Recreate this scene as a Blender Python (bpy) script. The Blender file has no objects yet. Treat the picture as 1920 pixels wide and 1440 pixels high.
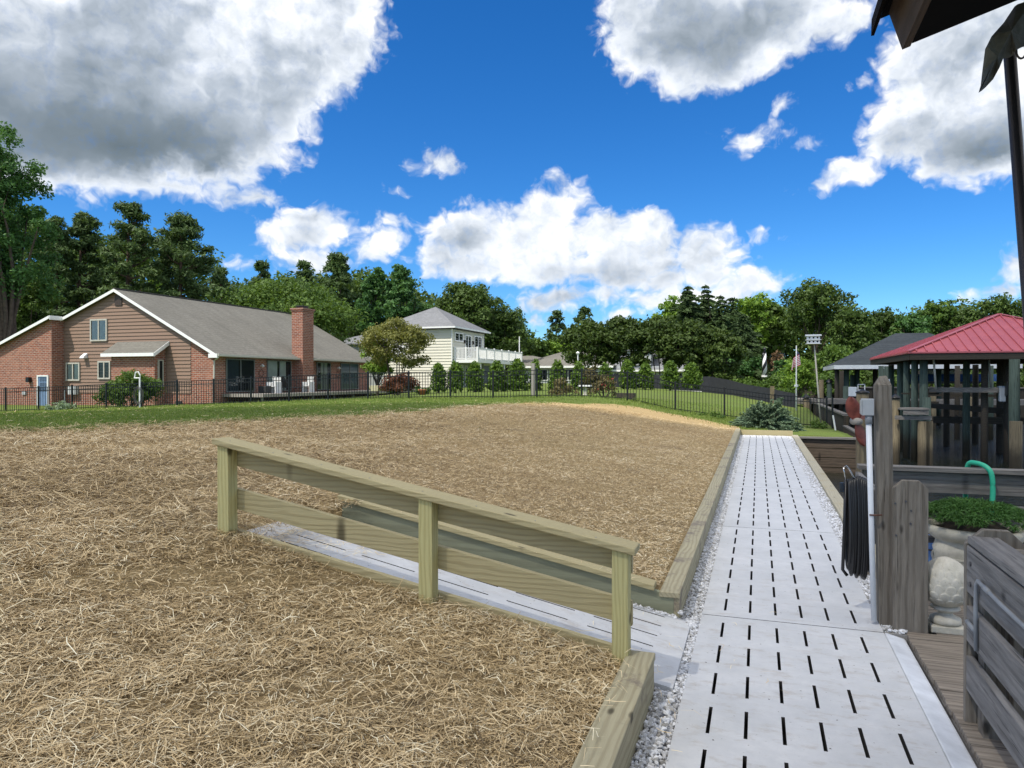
import bpy, bmesh, math, random
import numpy as np
from math import radians as RAD, sin, cos, pi, atan2, sqrt
from mathutils import Vector
rng = np.random.default_rng(7)
random.seed(7)
SC = bpy.context.scene
COL = SC.collection
# ------------------------------------------------------------------ camera
HEAD = RAD(18.9)                      # the camera looks 18.9 deg left of the walkway direction (+Y)
FOC, CX, HZ, CAMZ = 1350.0, 960.0, 712.0, 1.7
CA, SA = cos(HEAD), sin(HEAD)
cd = bpy.data.cameras.new('camera'); cam = bpy.data.objects.new('camera', cd); COL.objects.link(cam)
cam.location = (0, 0, CAMZ)
cam.rotation_euler = (RAD(90) - math.atan(8/1350), 0, HEAD)
cd.sensor_width = 36.0; cd.lens = 36.0*FOC/1920; cd.clip_start = 0.05; cd.clip_end = 3000
SC.camera = cam
# ------------------------------------------------------------------ light
SUN_EL, SUN_AZ = RAD(56), RAD(-148)   # azimuth measured from +Y towards +X : sun behind the camera's left shoulder
SUND = Vector((sin(SUN_AZ)*cos(SUN_EL), cos(SUN_AZ)*cos(SUN_EL), sin(SUN_EL)))
sl = bpy.data.lights.new('sun', 'SUN'); sun = bpy.data.objects.new('sun', sl); COL.objects.link(sun)
sl.energy = 3.5; sl.angle = RAD(0.5); sl.color = (1.0, 0.945, 0.85)
sun.location = (0, 0, 60)
sun.rotation_euler = SUND.to_track_quat('Z', 'Y').to_euler()
SC.view_settings.view_transform = 'Standard'
SC.view_settings.look = 'None'
SC.view_settings.gamma = 1.0
SC.view_settings.exposure = 0.56
SC.render.engine = 'CYCLES'
SC.cycles.max_bounces = 6; SC.cycles.transparent_max_bounces = 8
SC.cycles.diffuse_bounces = 3; SC.cycles.glossy_bounces = 3; SC.cycles.caustics_reflective = False
SC.cycles.use_denoising = True

# photo pixel -> world point, at a chosen depth / plane
def ray(px, py):
    t = (px-CX)/FOC
    return (t*CA - SA, t*SA + CA, (HZ-py)/FOC)
def PZ(px, py, Z):
    r = ray(px, py); return Vector((r[0]*Z, r[1]*Z, CAMZ + r[2]*Z))
def PY(px, py, Y):
    r = ray(px, py); return PZ(px, py, Y/r[1])
def PX(px, py, X):
    r = ray(px, py); return PZ(px, py, X/r[0])
def PG(px, py, z=0.0):
    r = ray(px, py); return PZ(px, py, (z-CAMZ)/r[2])
def topix(x, y, z):
    Zc = -x*SA + y*CA; Xc = x*CA + y*SA
    return CX + Xc/Zc*FOC, HZ - (z-CAMZ)/Zc*FOC, Zc

# ------------------------------------------------------------------ node helper
class NT:
    def __init__(s, tree): s.t = tree
    def n(s, typ, ins=None, **kw):
        nd = s.t.nodes.new(typ)
        for k, v in kw.items(): setattr(nd, k, v)
        if ins:
            for k, v in ins.items(): s.set(nd.inputs[k], v)
        return nd
    def set(s, sock, v):
        if isinstance(v, bpy.types.NodeSocket): s.t.links.new(v, sock)
        elif isinstance(v, bpy.types.Node): s.t.links.new(v.outputs[0], sock)
        else:
            try: sock.default_value = v
            except Exception:
                sock.default_value = (*v, 1.0) if len(v) == 3 else v[:3]
    def m(s, op, a, b=None, c=None, clamp=False):
        nd = s.t.nodes.new('ShaderNodeMath'); nd.operation = op; nd.use_clamp = clamp
        s.set(nd.inputs[0], a)
        if b is not None: s.set(nd.inputs[1], b)
        if c is not None: s.set(nd.inputs[2], c)
        return nd.outputs[0]
    def v(s, op, a, b=None, c=None):
        nd = s.t.nodes.new('ShaderNodeVectorMath'); nd.operation = op
        s.set(nd.inputs[0], a)
        if b is not None: s.set(nd.inputs[1], b)
        if c is not None: s.set(nd.inputs[2], c)
        return nd.outputs['Value'] if op in ('LENGTH', 'DOT_PRODUCT') else nd.outputs[0]
    def noise(s, vec, scale, detail=4, rough=.55, dist=0.0, out=0):
        nd = s.n('ShaderNodeTexNoise', {'Vector': vec, 'Scale': scale, 'Detail': detail, 'Roughness': rough, 'Distortion': dist})
        return nd.outputs[out]
    def mix(s, f, a, b, mode='MIX'):
        nd = s.t.nodes.new('ShaderNodeMix'); nd.data_type = 'RGBA'; nd.blend_type = mode
        s.set(nd.inputs[0], f); s.set(nd.inputs[6], a); s.set(nd.inputs[7], b)
        return nd.outputs[2]
    def ss(s, x, a, b):
        nd = s.n('ShaderNodeMapRange', {'Value': x, 'From Min': a, 'From Max': b}, interpolation_type='SMOOTHSTEP')
        return nd.outputs[0]
    def lin(s, x, a, b, c=0., d=1.):
        nd = s.n('ShaderNodeMapRange', {'Value': x, 'From Min': a, 'From Max': b, 'To Min': c, 'To Max': d})
        return nd.outputs[0]
    def ramp(s, x, stops):
        nd = s.n('ShaderNodeValToRGB', {'Fac': x}); cr = nd.color_ramp
        while len(cr.elements) > 1: cr.elements.remove(cr.elements[-1])
        cr.elements[0].position = stops[0][0]; cr.elements[0].color = (*stops[0][1], 1)
        for p, c in stops[1:]:
            e = cr.elements.new(p); e.color = (*c, 1)
        return nd.outputs[0]
    def sep(s, v):
        nd = s.n('ShaderNodeSeparateXYZ', {0: v}); return nd.outputs
    def comb(s, x, y, z=0.0):
        return s.n('ShaderNodeCombineXYZ', {0: x, 1: y, 2: z}).outputs[0]
def newmat(name):
    m = bpy.data.materials.new(name); m.use_nodes = True
    t = m.node_tree; t.nodes.clear()
    N = NT(t); out = N.n('ShaderNodeOutputMaterial')
    return m, N, out
def finish(N, out, col, rough=.7, bump=None, bdist=.01, bstr=1.0, metal=0., spec=.5, extra=None):
    b = N.n('ShaderNodeBsdfPrincipled', {'Base Color': col, 'Roughness': rough, 'Metallic': metal, 'Specular IOR Level': spec})
    if bump is not None:
        N.set(b.inputs['Normal'], N.n('ShaderNodeBump', {'Height': bump, 'Distance': bdist, 'Strength': bstr}).outputs[0])
    if extra:
        for k, v in extra.items(): N.set(b.inputs[k], v)
    N.set(out.inputs[0], b.outputs[0]); return b
MATS = {}
def plain(name, col, rough=.6, metal=0., var=.12, scale=6., bump=0.0, spec=.5):
    if name in MATS: return MATS[name]
    m, N, out = newmat(name)
    p = N.n('ShaderNodeNewGeometry').outputs['Position']
    f = N.noise(p, scale, 5, .6)
    c = N.mix(N.lin(f, .3, .7), tuple(x*(1-var) for x in col), tuple(min(1, x*(1+var)) for x in col))
    finish(N, out, c, rough, N.noise(p, scale*8, 3) if bump else None, bump or .01, 1, metal, spec)
    MATS[name] = m; return m

# ------------------------------------------------------------------ world: sky and clouds laid out by azimuth / elevation
def azel(px, py):
    r = ray(px, py); return (atan2(r[0], r[1])*180/pi, atan2(r[2], sqrt(r[0]**2+r[1]**2))*180/pi)
# cloud lobes: centre azimuth, elevation, half widths in degrees (read off the photograph once)
def build_world():
    w = bpy.data.worlds.new('World'); SC.world = w; w.use_nodes = True
    t = w.node_tree; t.nodes.clear(); N = NT(t)
    sky = N.n('ShaderNodeTexSky', sky_type='NISHITA', sun_disc=False, sun_elevation=SUN_EL, sun_rotation=SUN_AZ,
              altitude=600, air_density=1.0, dust_density=0.0, ozone_density=5.0)
    d = N.v('NORMALIZE', N.n('ShaderNodeTexCoord').outputs['Generated'])
    x, y, z = N.sep(d)[0:3]
    az = N.m('MULTIPLY', N.m('ARCTAN2', x, y), 180/pi)
    el = N.m('MULTIPLY', N.m('ARCSINE', z), 180/pi)
    ae = N.comb(az, el, 0.0)
    L = [  # px, py, half widths in degrees
      (120,60,14,8),(330,40,14,8),(520,40,9,6),(620,30,4.6,4.6),(250,200,13,5.5),(430,170,7.4,5),(90,200,12,6),(380,280,6.0,3.2),(560,110,3.8,3.8),(290,290,8,2.4),
      (310,350,7.5,1.3),(210,320,5,1.0),(470,375,4.6,1.0),(130,340,3,.6),
      (1240,40,5.6,4.2),(1330,80,7.2,4.0),(1200,95,3.4,3.0),(1440,40,6,3.4),(1560,40,5,1.9),(1420,110,3.4,1.8),
      (1790,130,5.5,5.5),(1760,220,5,3.4),(1860,230,6.5,4.2),(1690,260,3.4,1.9),(1600,320,2.9,1.35),(1545,345,1.8,.9),(1900,60,7,6),(1680,190,2.2,1.4),
      (1040,398,3.3,3.0),(1000,440,4.4,3.0),(880,440,4.6,2.7),(1110,440,4.0,2.3),(1205,450,4.0,2.9),(1170,495,6.2,2.3),(900,495,5.0,1.9),(1320,470,3.4,2.5),(1330,505,3.8,1.9),(1010,495,6.2,2.2),(1250,520,3.5,1.6),
      (1040,558,4.3,1.5),(1130,552,3.6,1.2),(1240,562,4.6,1.5),(1395,532,3.8,1.7),(1330,556,4.6,1.4),(1000,596,1.9,.9),(1180,590,3,1.0),
      (590,428,3.7,2.2),(540,450,2.6,2.1),(575,480,4.4,1.5),(725,455,2.5,1.4),(735,415,1.9,1.1),(700,478,2.2,1.1),(820,480,2.6,1.6),(690,430,1.5,.8),(760,480,2,.9),
      (818,308,2.4,1.4),(748,354,1.4,.75),(875,384,2.1,.85),(440,492,1.2,.7),
      (1398,266,2.5,1.1),(1472,250,1.4,1.0),(1469,203,1.3,.8),(1416,445,2.2,.75),(1625,153,1.9,.8),(1520,270,1.2,.7),
      (1905,495,1.9,1.6),(1895,535,2.8,1.0),(1825,548,1.5,.8)]
    D = [  # shaded undersides: px, py, half widths, strength
      (230,270,13,4.6,1.0),(60,230,8,4.5,.75),(400,320,5.5,2.2,.9),(180,120,9,3.4,.42),(330,70,4,2.5,.2),(560,190,3.5,2.5,.25),(330,340,4,.7,.5),
      (1330,85,6.5,3.6,.72),(1240,105,4,2.6,.55),(1430,70,3.2,2.0,.3),
      (1870,285,5.2,2.2,.8),(1770,275,3.2,1.3,.4),
      (1160,525,5.4,1.1,.55),(900,515,4.6,1.0,.45),(1020,522,5.0,1.1,.5),(1330,530,2.2,.9,.4),(600,465,3.0,1.0,.3),(870,455,2,.6,.2),(1240,575,3.2,.6,.4),(1180,470,1.6,.6,.22)]
    cuts = [-29.8, -16.5, 3.6]            # azimuths that split the picture's sky into four sectors
    lob = [(*azel(px, py), rx, ry) for px, py, rx, ry in L]
    dlob = [(*azel(px, py), rx, ry, k) for px, py, rx, ry, k in D]
    # wind-torn warp shared by every sector
    g = bpy.data.node_groups.new('cloud_warp', 'ShaderNodeTree')
    g.interface.new_socket('P', in_out='INPUT', socket_type='NodeSocketVector')
    g.interface.new_socket('Q', in_out='OUTPUT', socket_type='NodeSocketVector')
    g.interface.new_socket('B', in_out='OUTPUT', socket_type='NodeSocketFloat')
    g.interface.new_socket('R', in_out='OUTPUT', socket_type='NodeSocketFloat')
    G = NT(g); gi = G.n('NodeGroupInput'); go = G.n('NodeGroupOutput'); P = gi.outputs[0]
    wv = G.n('ShaderNodeTexNoise', {'Vector': P, 'Scale': .30, 'Detail': 3, 'Roughness': .6}).outputs['Color']
    wv = G.v('MULTIPLY', G.v('SUBTRACT', wv, (.5, .5, .5)), (3.0, 2.0, 0))
    Q = G.v('ADD', P, wv)
    G.set(go.inputs[0], G.v('MULTIPLY', Q, (1, 1, 0)))
    def fluff(Pv):
        n1 = G.noise(Pv, .42, 8, .60)
        vo = G.n('ShaderNodeTexVoronoi', {'Vector': G.v('MULTIPLY', Pv, (1, 1.3, 1)), 'Scale': .62, 'Detail': 2, 'Roughness': .55, 'Lacunarity': 2.3, 'Smoothness': .7}, feature='SMOOTH_F1').outputs['Distance']
        return G.m('ADD', G.m('MULTIPLY', G.m('SUBTRACT', n1, .5), 3.4), G.m('MULTIPLY', G.m('SUBTRACT', .46, vo), 1.25))
    b0 = fluff(Q); b1 = fluff(G.v('ADD', Q, (-.42, .62, 0)))
    l0 = G.noise(Q, .17, 3, .5); l1 = G.noise(G.v('ADD', Q, (-1.2, 1.7, 0)), .17, 3, .5)
    G.set(go.inputs[1], b0)
    G.set(go.inputs[2], G.m('ADD', G.m('MULTIPLY', G.m('SUBTRACT', b0, b1), .6), G.m('MULTIPLY', G.m('SUBTRACT', l0, l1), 6.0)))
    gw = t.nodes.new('ShaderNodeGroup'); gw.node_tree = g; N.set(gw.inputs[0], ae)
    Q, Bf, R = gw.outputs[0:3]
    skyc = N.n('ShaderNodeHueSaturation', {'Hue': .499, 'Saturation': 1.28, 'Value': 1.0, 'Color': sky.outputs[0]}).outputs[0]
    skyc = N.mix(1.0, skyc, (.62, .87, 1.08), 'MULTIPLY')
    # scattered cloud over the rest of the sky (cheap), fading out at the borders of the detailed part
    cn = N.noise(N.v('MULTIPLY', d, (1, 1, 1.6)), 3.2, 4, .6)
    ca = N.m('MULTIPLY', N.ss(N.m('ADD', cn, N.m('MULTIPLY', N.ss(el, 25, 60), .12)), .43, .56), N.ss(el, 2, 12))
    ca = N.m('MULTIPLY', ca, N.m('SUBTRACT', 1.0, N.m('MULTIPLY', N.m('SUBTRACT', 1.0, N.ss(N.m('ABSOLUTE', N.m('ADD', az, 22)), 52, 66)), N.m('SUBTRACT', 1.0, N.ss(el, 46, 56)))))
    plain_bg = N.n('ShaderNodeBackground', {'Color': N.mix(ca, skyc, (8.6, 8.7, 8.9, 1)), 'Strength': .10})
    wisp = N.noise(ae, .9, 5, .7)
    def sector(a0, a1):
        cur = None
        for a_, e_, rx, ry in lob:
            if a_+rx+3.5 < a0 or a_-rx-3.5 > a1: continue
            q = N.v('MULTIPLY_ADD', Q, (1/rx, 1/ry, 0), (-a_/rx, -e_/ry, 0))
            s_ = min(rx, ry*1.6)
            l = N.m('MULTIPLY_ADD', N.v('LENGTH', q), -s_, s_)
            cur = l if cur is None else N.m('SMOOTH_MAX', cur, l, .5)
        f0 = N.m('ADD', cur, Bf)
        # far below the lobes nothing: keep stray fluff away
        dk = None
        for a_, e_, rx, ry, k in dlob:
            if a_+rx*1.5 < a0 or a_-rx*1.5 > a1: continue
            q = N.v('MULTIPLY_ADD', Q, (1/rx, 1/ry, 0), (-a_/rx, -e_/ry, 0))
            l = N.m('MULTIPLY_ADD', N.v('LENGTH', q), -k*.85, k*1.15)
            dk = N.m('MAXIMUM', l, 0.0) if dk is None else N.m('SMOOTH_MAX', dk, l, .25)
        alpha = N.m('MULTIPLY', N.ss(f0, -.35, 1.25), N.lin(wisp, .25, .5, .78, 1.0), clamp=True)
        thick = N.ss(f0, .2, 3.6)
        lum = N.m('ADD', .865, N.m('MULTIPLY', N.m('MULTIPLY', R, N.m('SUBTRACT', 1.0, N.m('MINIMUM', N.m('MULTIPLY', dk, .75), .8))), .17))
        lum = N.m('SUBTRACT', lum, N.m('MULTIPLY', N.m('MULTIPLY', dk, thick), .64))
        lum = N.m('SUBTRACT', lum, N.m('MULTIPLY', thick, .07))
        col = N.ramp(lum, [(0.0, (.13, .17, .20)), (.3, (.22, .27, .32)), (.6, (.46, .52, .60)), (.82, (.78, .83, .90)), (.95, (1., 1., 1.))])
        sc = t.nodes.new('ShaderNodeVectorMath'); sc.operation = 'SCALE'; N.set(sc.inputs[0], col); sc.inputs['Scale'].default_value = 7.7
        fin = N.mix(alpha, skyc, sc.outputs[0])
        return N.n('ShaderNodeBackground', {'Color': fin, 'Strength': .10})
    def msh(f, a, b):
        nd = N.n('ShaderNodeMixShader', {0: f}); N.set(nd.inputs[1], a.outputs[0]); N.set(nd.inputs[2], b.outputs[0]); return nd
    sec = [sector(-62, cuts[0]), sector(cuts[0], cuts[1]), sector(cuts[1], cuts[2]), sector(cuts[2], 24)]
    l = msh(N.m('GREATER_THAN', az, cuts[0]), sec[0], sec[1])
    r = msh(N.m('GREATER_THAN', az, cuts[2]), sec[2], sec[3])
    cl = msh(N.m('GREATER_THAN', az, cuts[1]), l, r)
    # clouds exist between azimuth -75..30 and from the horizon up; elsewhere the sky is clear (nested so the costly part is skipped)
    box = N.m('MULTIPLY', N.m('MULTIPLY', N.m('GREATER_THAN', az, -75), N.m('LESS_THAN', az, 30)), N.m('MULTIPLY', N.m('GREATER_THAN', el, -.5), N.m('LESS_THAN', el, 46)))
    fin = msh(box, plain_bg, cl)
    o = N.n('ShaderNodeOutputWorld'); N.set(o.inputs[0], fin.outputs[0])
    w.cycles.sampling_method = 'MANUAL'; w.cycles.sample_map_resolution = 256
build_world()

# ------------------------------------------------------------------ mesh builder
def smooth_path(pts, n=5):
    pts = [Vector(p) for p in pts]; out = []
    for i in range(len(pts)-1):
        a, b, c, d = pts[max(i-1, 0)], pts[i], pts[i+1], pts[min(i+2, len(pts)-1)]
        for k in range(n):
            t = k/n; out.append(.5*((2*b)+(c-a)*t+(2*a-5*b+4*c-d)*t*t+(3*b-a-3*c+d)*t**3))
    return out+[pts[-1]]
class MB:
    def __init__(s): s.v = []; s.f = []; s.mi = []; s.cur = 0
    def add(s, vs, fs):
        b = len(s.v); s.v += [tuple(p) for p in vs]
        for f in fs: s.f.append(tuple(b+i for i in f)); s.mi.append(s.cur)
        return s
    def box(s, a, b):
        x0, y0, z0 = a; x1, y1, z1 = b
        return s.add([(x0,y0,z0),(x1,y0,z0),(x1,y1,z0),(x0,y1,z0),(x0,y0,z1),(x1,y0,z1),(x1,y1,z1),(x0,y1,z1)],
                     [(0,3,2,1),(4,5,6,7),(0,1,5,4),(1,2,6,5),(2,3,7,6),(3,0,4,7)])
    def hexa(s, p):  # 8 points: bottom loop ccw, top loop ccw
        return s.add(p, [(0,3,2,1),(4,5,6,7),(0,1,5,4),(1,2,6,5),(2,3,7,6),(3,0,4,7)])
    def beam(s, p0, p1, w, h, up=(0,0,1)):
        p0 = Vector(p0); p1 = Vector(p1); d = (p1-p0).normalized(); up = Vector(up)
        r = d.cross(up); r = r.normalized() if r.length > 1e-6 else Vector((1,0,0)); u = r.cross(d)
        r = r*w/2; u = u*h/2
        return s.add([p0-r-u, p0+r-u, p0+r+u, p0-r+u, p1-r-u, p1+r-u, p1+r+u, p1-r+u],
                     [(0,1,2,3),(4,7,6,5),(0,4,5,1),(1,5,6,2),(2,6,7,3),(3,7,4,0)])
    def tube(s, pts, rad, n=10, caps=True):
        pts = [Vector(p) for p in pts]; m = len(pts)
        if not hasattr(rad, '__len__'): rad = [rad]*m
        vs = []; ref = Vector((.13, .31, .94))
        for i, p in enumerate(pts):
            d = (pts[min(i+1, m-1)] - pts[max(i-1, 0)]).normalized()
            if abs(d.dot(ref)) > .97: ref2 = Vector((1, 0, 0))
            else: ref2 = ref
            a = d.cross(ref2).normalized(); b = d.cross(a)
            ref = ref2
            for k in range(n):
                t = 2*pi*k/n; vs.append(p + (a*cos(t) + b*sin(t))*rad[i])
        fs = []
        for i in range(m-1):
            for k in range(n):
                k2 = (k+1) % n
                fs.append((i*n+k, i*n+k2, (i+1)*n+k2, (i+1)*n+k))
        if caps: fs.append(tuple(range(n-1, -1, -1))); fs.append(tuple((m-1)*n+k for k in range(n)))
        return s.add(vs, fs)
    def cyl(s, p0, p1, r, r1=None, n=12): return s.tube([p0, p1], [r, r if r1 is None else r1], n)
    def lathe(s, prof, c=(0,0,0), n=24, cap=True):
        vs = []; fs = []; m = len(prof)
        for r, z in prof:
            for k in range(n):
                t = 2*pi*k/n; vs.append((c[0]+r*cos(t), c[1]+r*sin(t), c[2]+z))
        for i in range(m-1):
            for k in range(n):
                k2 = (k+1) % n; fs.append((i*n+k, i*n+k2, (i+1)*n+k2, (i+1)*n+k))
        if cap: fs.append(tuple(range(n-1, -1, -1))); fs.append(tuple((m-1)*n+k for k in range(n)))
        return s.add(vs, fs)
    def prism(s, poly, ax, a0, a1):   # poly in the other two axes, extruded along ax from a0 to a1
        n = len(poly)
        def mk(p, a):
            return {0: (a, p[0], p[1]), 1: (p[0], a, p[1]), 2: (p[0], p[1], a)}[ax]
        vs = [mk(p, a0) for p in poly] + [mk(p, a1) for p in poly]
        fs = [tuple(range(n)), tuple(range(2*n-1, n-1, -1))]
        for i in range(n):
            j = (i+1) % n; fs.append((i, i+n, j+n, j))
        return s.add(vs, fs)
    def build(s, name, mat, parent=None, smooth=False, bevel=0.0, fix=True, origin=None):
        me = bpy.data.meshes.new(name)
        off = Vector((0, 0, 0))
        if parent is not None:
            q = parent
            while q.parent is not None: q = q.parent
            off = Vector(q.location)
        if origin is not None: off = Vector(origin)
        vs = [(p[0]-off.x, p[1]-off.y, p[2]-off.z) for p in s.v]
        me.from_pydata(vs, [], s.f)
        for mm in (mat if isinstance(mat, (list, tuple)) else [mat]): me.materials.append(mm)
        if isinstance(mat, (list, tuple)): me.polygons.foreach_set('material_index', s.mi)
        if fix:
            bm = bmesh.new(); bm.from_mesh(me); bmesh.ops.recalc_face_normals(bm, faces=bm.faces); bm.to_mesh(me); bm.free()
        if smooth: me.polygons.foreach_set('use_smooth', [True]*len(me.polygons))
        me.update()
        o = bpy.data.objects.new(name, me); COL.objects.link(o)
        if parent is not None: o.parent = parent
        else: o.location = off
        if bevel:
            b = o.modifiers.new('bevel', 'BEVEL'); b.width = bevel; b.segments = 2; b.limit_method = 'ANGLE'; b.angle_limit = RAD(40)
        return o
def tag(o, label=None, cat=None, group=None, kind=None):
    if label: o['label'] = label
    if cat: o['category'] = cat
    if group: o['group'] = group
    if kind: o['kind'] = kind
    return o
def thing(name, label, cat, loc=(0,0,0), group=None):
    o = bpy.data.objects.new(name, None); COL.objects.link(o); o.location = loc; o.empty_display_size = .2
    return tag(o, label, cat, group)
def copy_tree(root, loc=None, rz=None, scale=None, label=None):
    r = root.copy(); COL.objects.link(r)
    if loc is not None: r.location = loc
    if rz is not None: r.rotation_euler = (0, 0, rz)
    if scale is not None: r.scale = scale
    if label: r['label'] = label
    for ch in list(root.children):
        c = ch.copy(); COL.objects.link(c); c.parent = r
        for gch in list(ch.children):
            d = gch.copy(); COL.objects.link(d); d.parent = c
    return r
def quads_mesh(name, V, mat, attr=None, nper=4, smooth=False):
    """V: (n, nper, 3) array of polygons; attr: dict name-> per-polygon float"""
    n = V.shape[0]; me = bpy.data.meshes.new(name)
    me.vertices.add(n*nper); me.loops.add(n*nper); me.polygons.add(n)
    me.vertices.foreach_set('co', V.reshape(-1).astype(np.float32))
    me.loops.foreach_set('vertex_index', np.arange(n*nper, dtype=np.int32))
    me.polygons.foreach_set('loop_start', np.arange(0, n*nper, nper, dtype=np.int32))
    me.polygons.foreach_set('loop_total', np.full(n, nper, dtype=np.int32))
    if attr:
        for k, a in attr.items():
            at = me.attributes.new(k, 'FLOAT', 'FACE'); at.data.foreach_set('value', a.astype(np.float32))
    me.materials.append(mat); me.update(calc_edges=True)
    return me
# ------------------------------------------------------------------ materials
def wood(name, axis, c0, c1, rough=.75, freq=70, knots=True, gray=0.0, stain=None, wet=0):
    """grain runs along axis; c0 light, c1 dark"""
    if name in MATS: return MATS[name]
    m, N, out = newmat(name)
    P = N.n('ShaderNodeTexCoord').outputs['Object']
    x, y, z = N.sep(P)[0:3]
    al, u, v = {0: (x, y, z), 1: (y, x, z), 2: (z, x, y)}[axis]
    st = N.comb(N.m('MULTIPLY', al, .9), N.m('MULTIPLY', u, 4.5), N.m('MULTIPLY', v, 4.5))
    big = N.noise(st, 1.0, 3, .55)
    ring = N.m('ADD', N.m('ADD', N.m('MULTIPLY', u, 1.0), N.m('MULTIPLY', v, .75)), N.m('MULTIPLY', big, .13))
    w = N.m('SINE', N.m('MULTIPLY', ring, freq*2.6))
    w = N.ss(w, -.4, 1.0)
    fs = N.comb(N.m('MULTIPLY', al, 5), N.m('MULTIPLY', u, 190), N.m('MULTIPLY', v, 190))
    fine = N.noise(fs, 1.0, 4, .7)
    big2 = N.noise(P, 1.7, 4, .6)
    f = N.m('ADD', N.m('MULTIPLY', w, .34), N.m('MULTIPLY', fine, .70))
    f = N.lin(f, .15, .95)
    col = N.mix(f, c0, c1)
    col = N.mix(N.lin(big2, .35, .7, 0, .5), col, tuple(a*.72 for a in c0))
    if knots:
        vp = N.comb(N.m('MULTIPLY', al, 3.4), N.m('MULTIPLY', u, 7.5), N.m('MULTIPLY', v, .9 if axis == 0 else 4.0))
        vo = N.n('ShaderNodeTexVoronoi', {'Vector': vp, 'Scale': 1.0}).outputs
        kk = N.m('LESS_THAN', N.sep(vo['Color'])[0], .5)
        k = N.m('MULTIPLY', N.m('SUBTRACT', 1.0, N.ss(vo['Distance'], .07, .17)), kk)
        col = N.mix(N.m('MULTIPLY', k, .85), col, tuple(a*.22 for a in c1))
    if gray:
        ck = N.noise(N.comb(N.m('MULTIPLY', al, 1.6), N.m('MULTIPLY', u, 60), N.m('MULTIPLY', v, 60)), 1.0, 3, .6)
        col = N.mix(N.m('MULTIPLY', N.ss(ck, .60, .68), .85), col, tuple(a*.25 for a in c1))
        lt = N.noise(N.comb(N.m('MULTIPLY', al, 2.5), N.m('MULTIPLY', u, 22), N.m('MULTIPLY', v, 22)), 1.0, 5, .7)
        col = N.mix(N.lin(lt, .45, .75, 0, .55), col, tuple(min(1, a*1.55) for a in c0))
    if wet:
        wz = N.m('ADD', N.sep(N.n('ShaderNodeNewGeometry').outputs['Position'])[2], N.m('MULTIPLY', N.noise(P, 5, 4, .6), .35))
        col = N.mix(N.m('MULTIPLY', N.m('SUBTRACT', 1.0, N.ss(wz, -.35, .1)), .85), col, (.035, .028, .018))
    if stain:
        sn = N.noise(P, 3.1, 6, .7)
        col = N.mix(N.ss(sn, .52, .68), col, stain)
    h = N.m('ADD', N.m('MULTIPLY', fine, .7), N.m('MULTIPLY', w, .3))
    finish(N, out, col, rough, h, .0035 if not gray else .006, .9, spec=.3)
    MATS[name] = m; return m
TW0, TW1 = (.50, .47, .25), (.30, .26, .115)
WX = wood('treated_wood_x', 0, (.52, .45, .25), (.29, .235, .115), freq=100)
WY = wood('treated_wood_y', 1, (.47, .425, .28), (.26, .22, .13), stain=(.20, .165, .13))
WZ = wood('treated_wood_post', 2, (.60, .56, .27), (.36, .30, .12), freq=95)
WW = wood('wall_board_wood', 0, (.30, .315, .215), (.20, .20, .13), freq=45)
GX = wood('weathered_wood_x', 0, (.22, .205, .185), (.085, .075, .065), .85, 60, gray=1)
GY = wood('weathered_wood_y', 1, (.225, .215, .205), (.085, .08, .075), .85, 60, gray=1)
GZ = wood('weathered_wood_z', 2, (.225, .20, .165), (.09, .075, .058), .85, 60, gray=1)
GDK = wood('deck_wood', 0, (.28, .24, .195), (.10, .08, .06), .85, 60, gray=1)

def concrete_mat():
    m, N, out = newmat('slotted_concrete')
    P = N.n('ShaderNodeTexCoord').outputs['Object']
    a = N.noise(P, 2.2, 8, .65); b = N.noise(P, 14, 8, .7); c = N.noise(P, 160, 4, .7)
    col = N.mix(N.lin(a, .35, .65), (.54, .55, .555), (.645, .65, .655))
    col = N.mix(N.lin(b, .35, .7, 0, .5), col, (.48, .495, .52))
    # smeared mud and straw dust, most of it near the ramp and by the camera
    st = N.n('ShaderNodeMapping', {'Vector': P, 'Scale': (3.0, 6.5, 1)}).outputs[0]
    mud = N.noise(st, 1.6, 8, .74)
    y = N.sep(P)[1]
    near = N.m('SUBTRACT', 1.0, N.ss(y, 3.2, 9.5))
    k = N.m('MULTIPLY', N.ss(mud, .50, .66), N.m('ADD', N.m('MULTIPLY', near, .42), .02))
    col = N.mix(k, col, (.37, .315, .25))
    bl = N.noise(P, 5.5, 7, .75); col = N.mix(N.m('MULTIPLY', N.ss(bl, .56, .70), .10), col, (.40, .385, .36))
    sp = N.noise(P, 42, 2, .5); col = N.mix(N.ss(sp, .70, .76), col, (.13, .12, .11))
    h = N.m('ADD', N.m('MULTIPLY', b, .3), N.m('MULTIPLY', c, .35))
    finish(N, out, col, .8, h, .004, .6, spec=.35)
    return m
CONC = concrete_mat()
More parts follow.
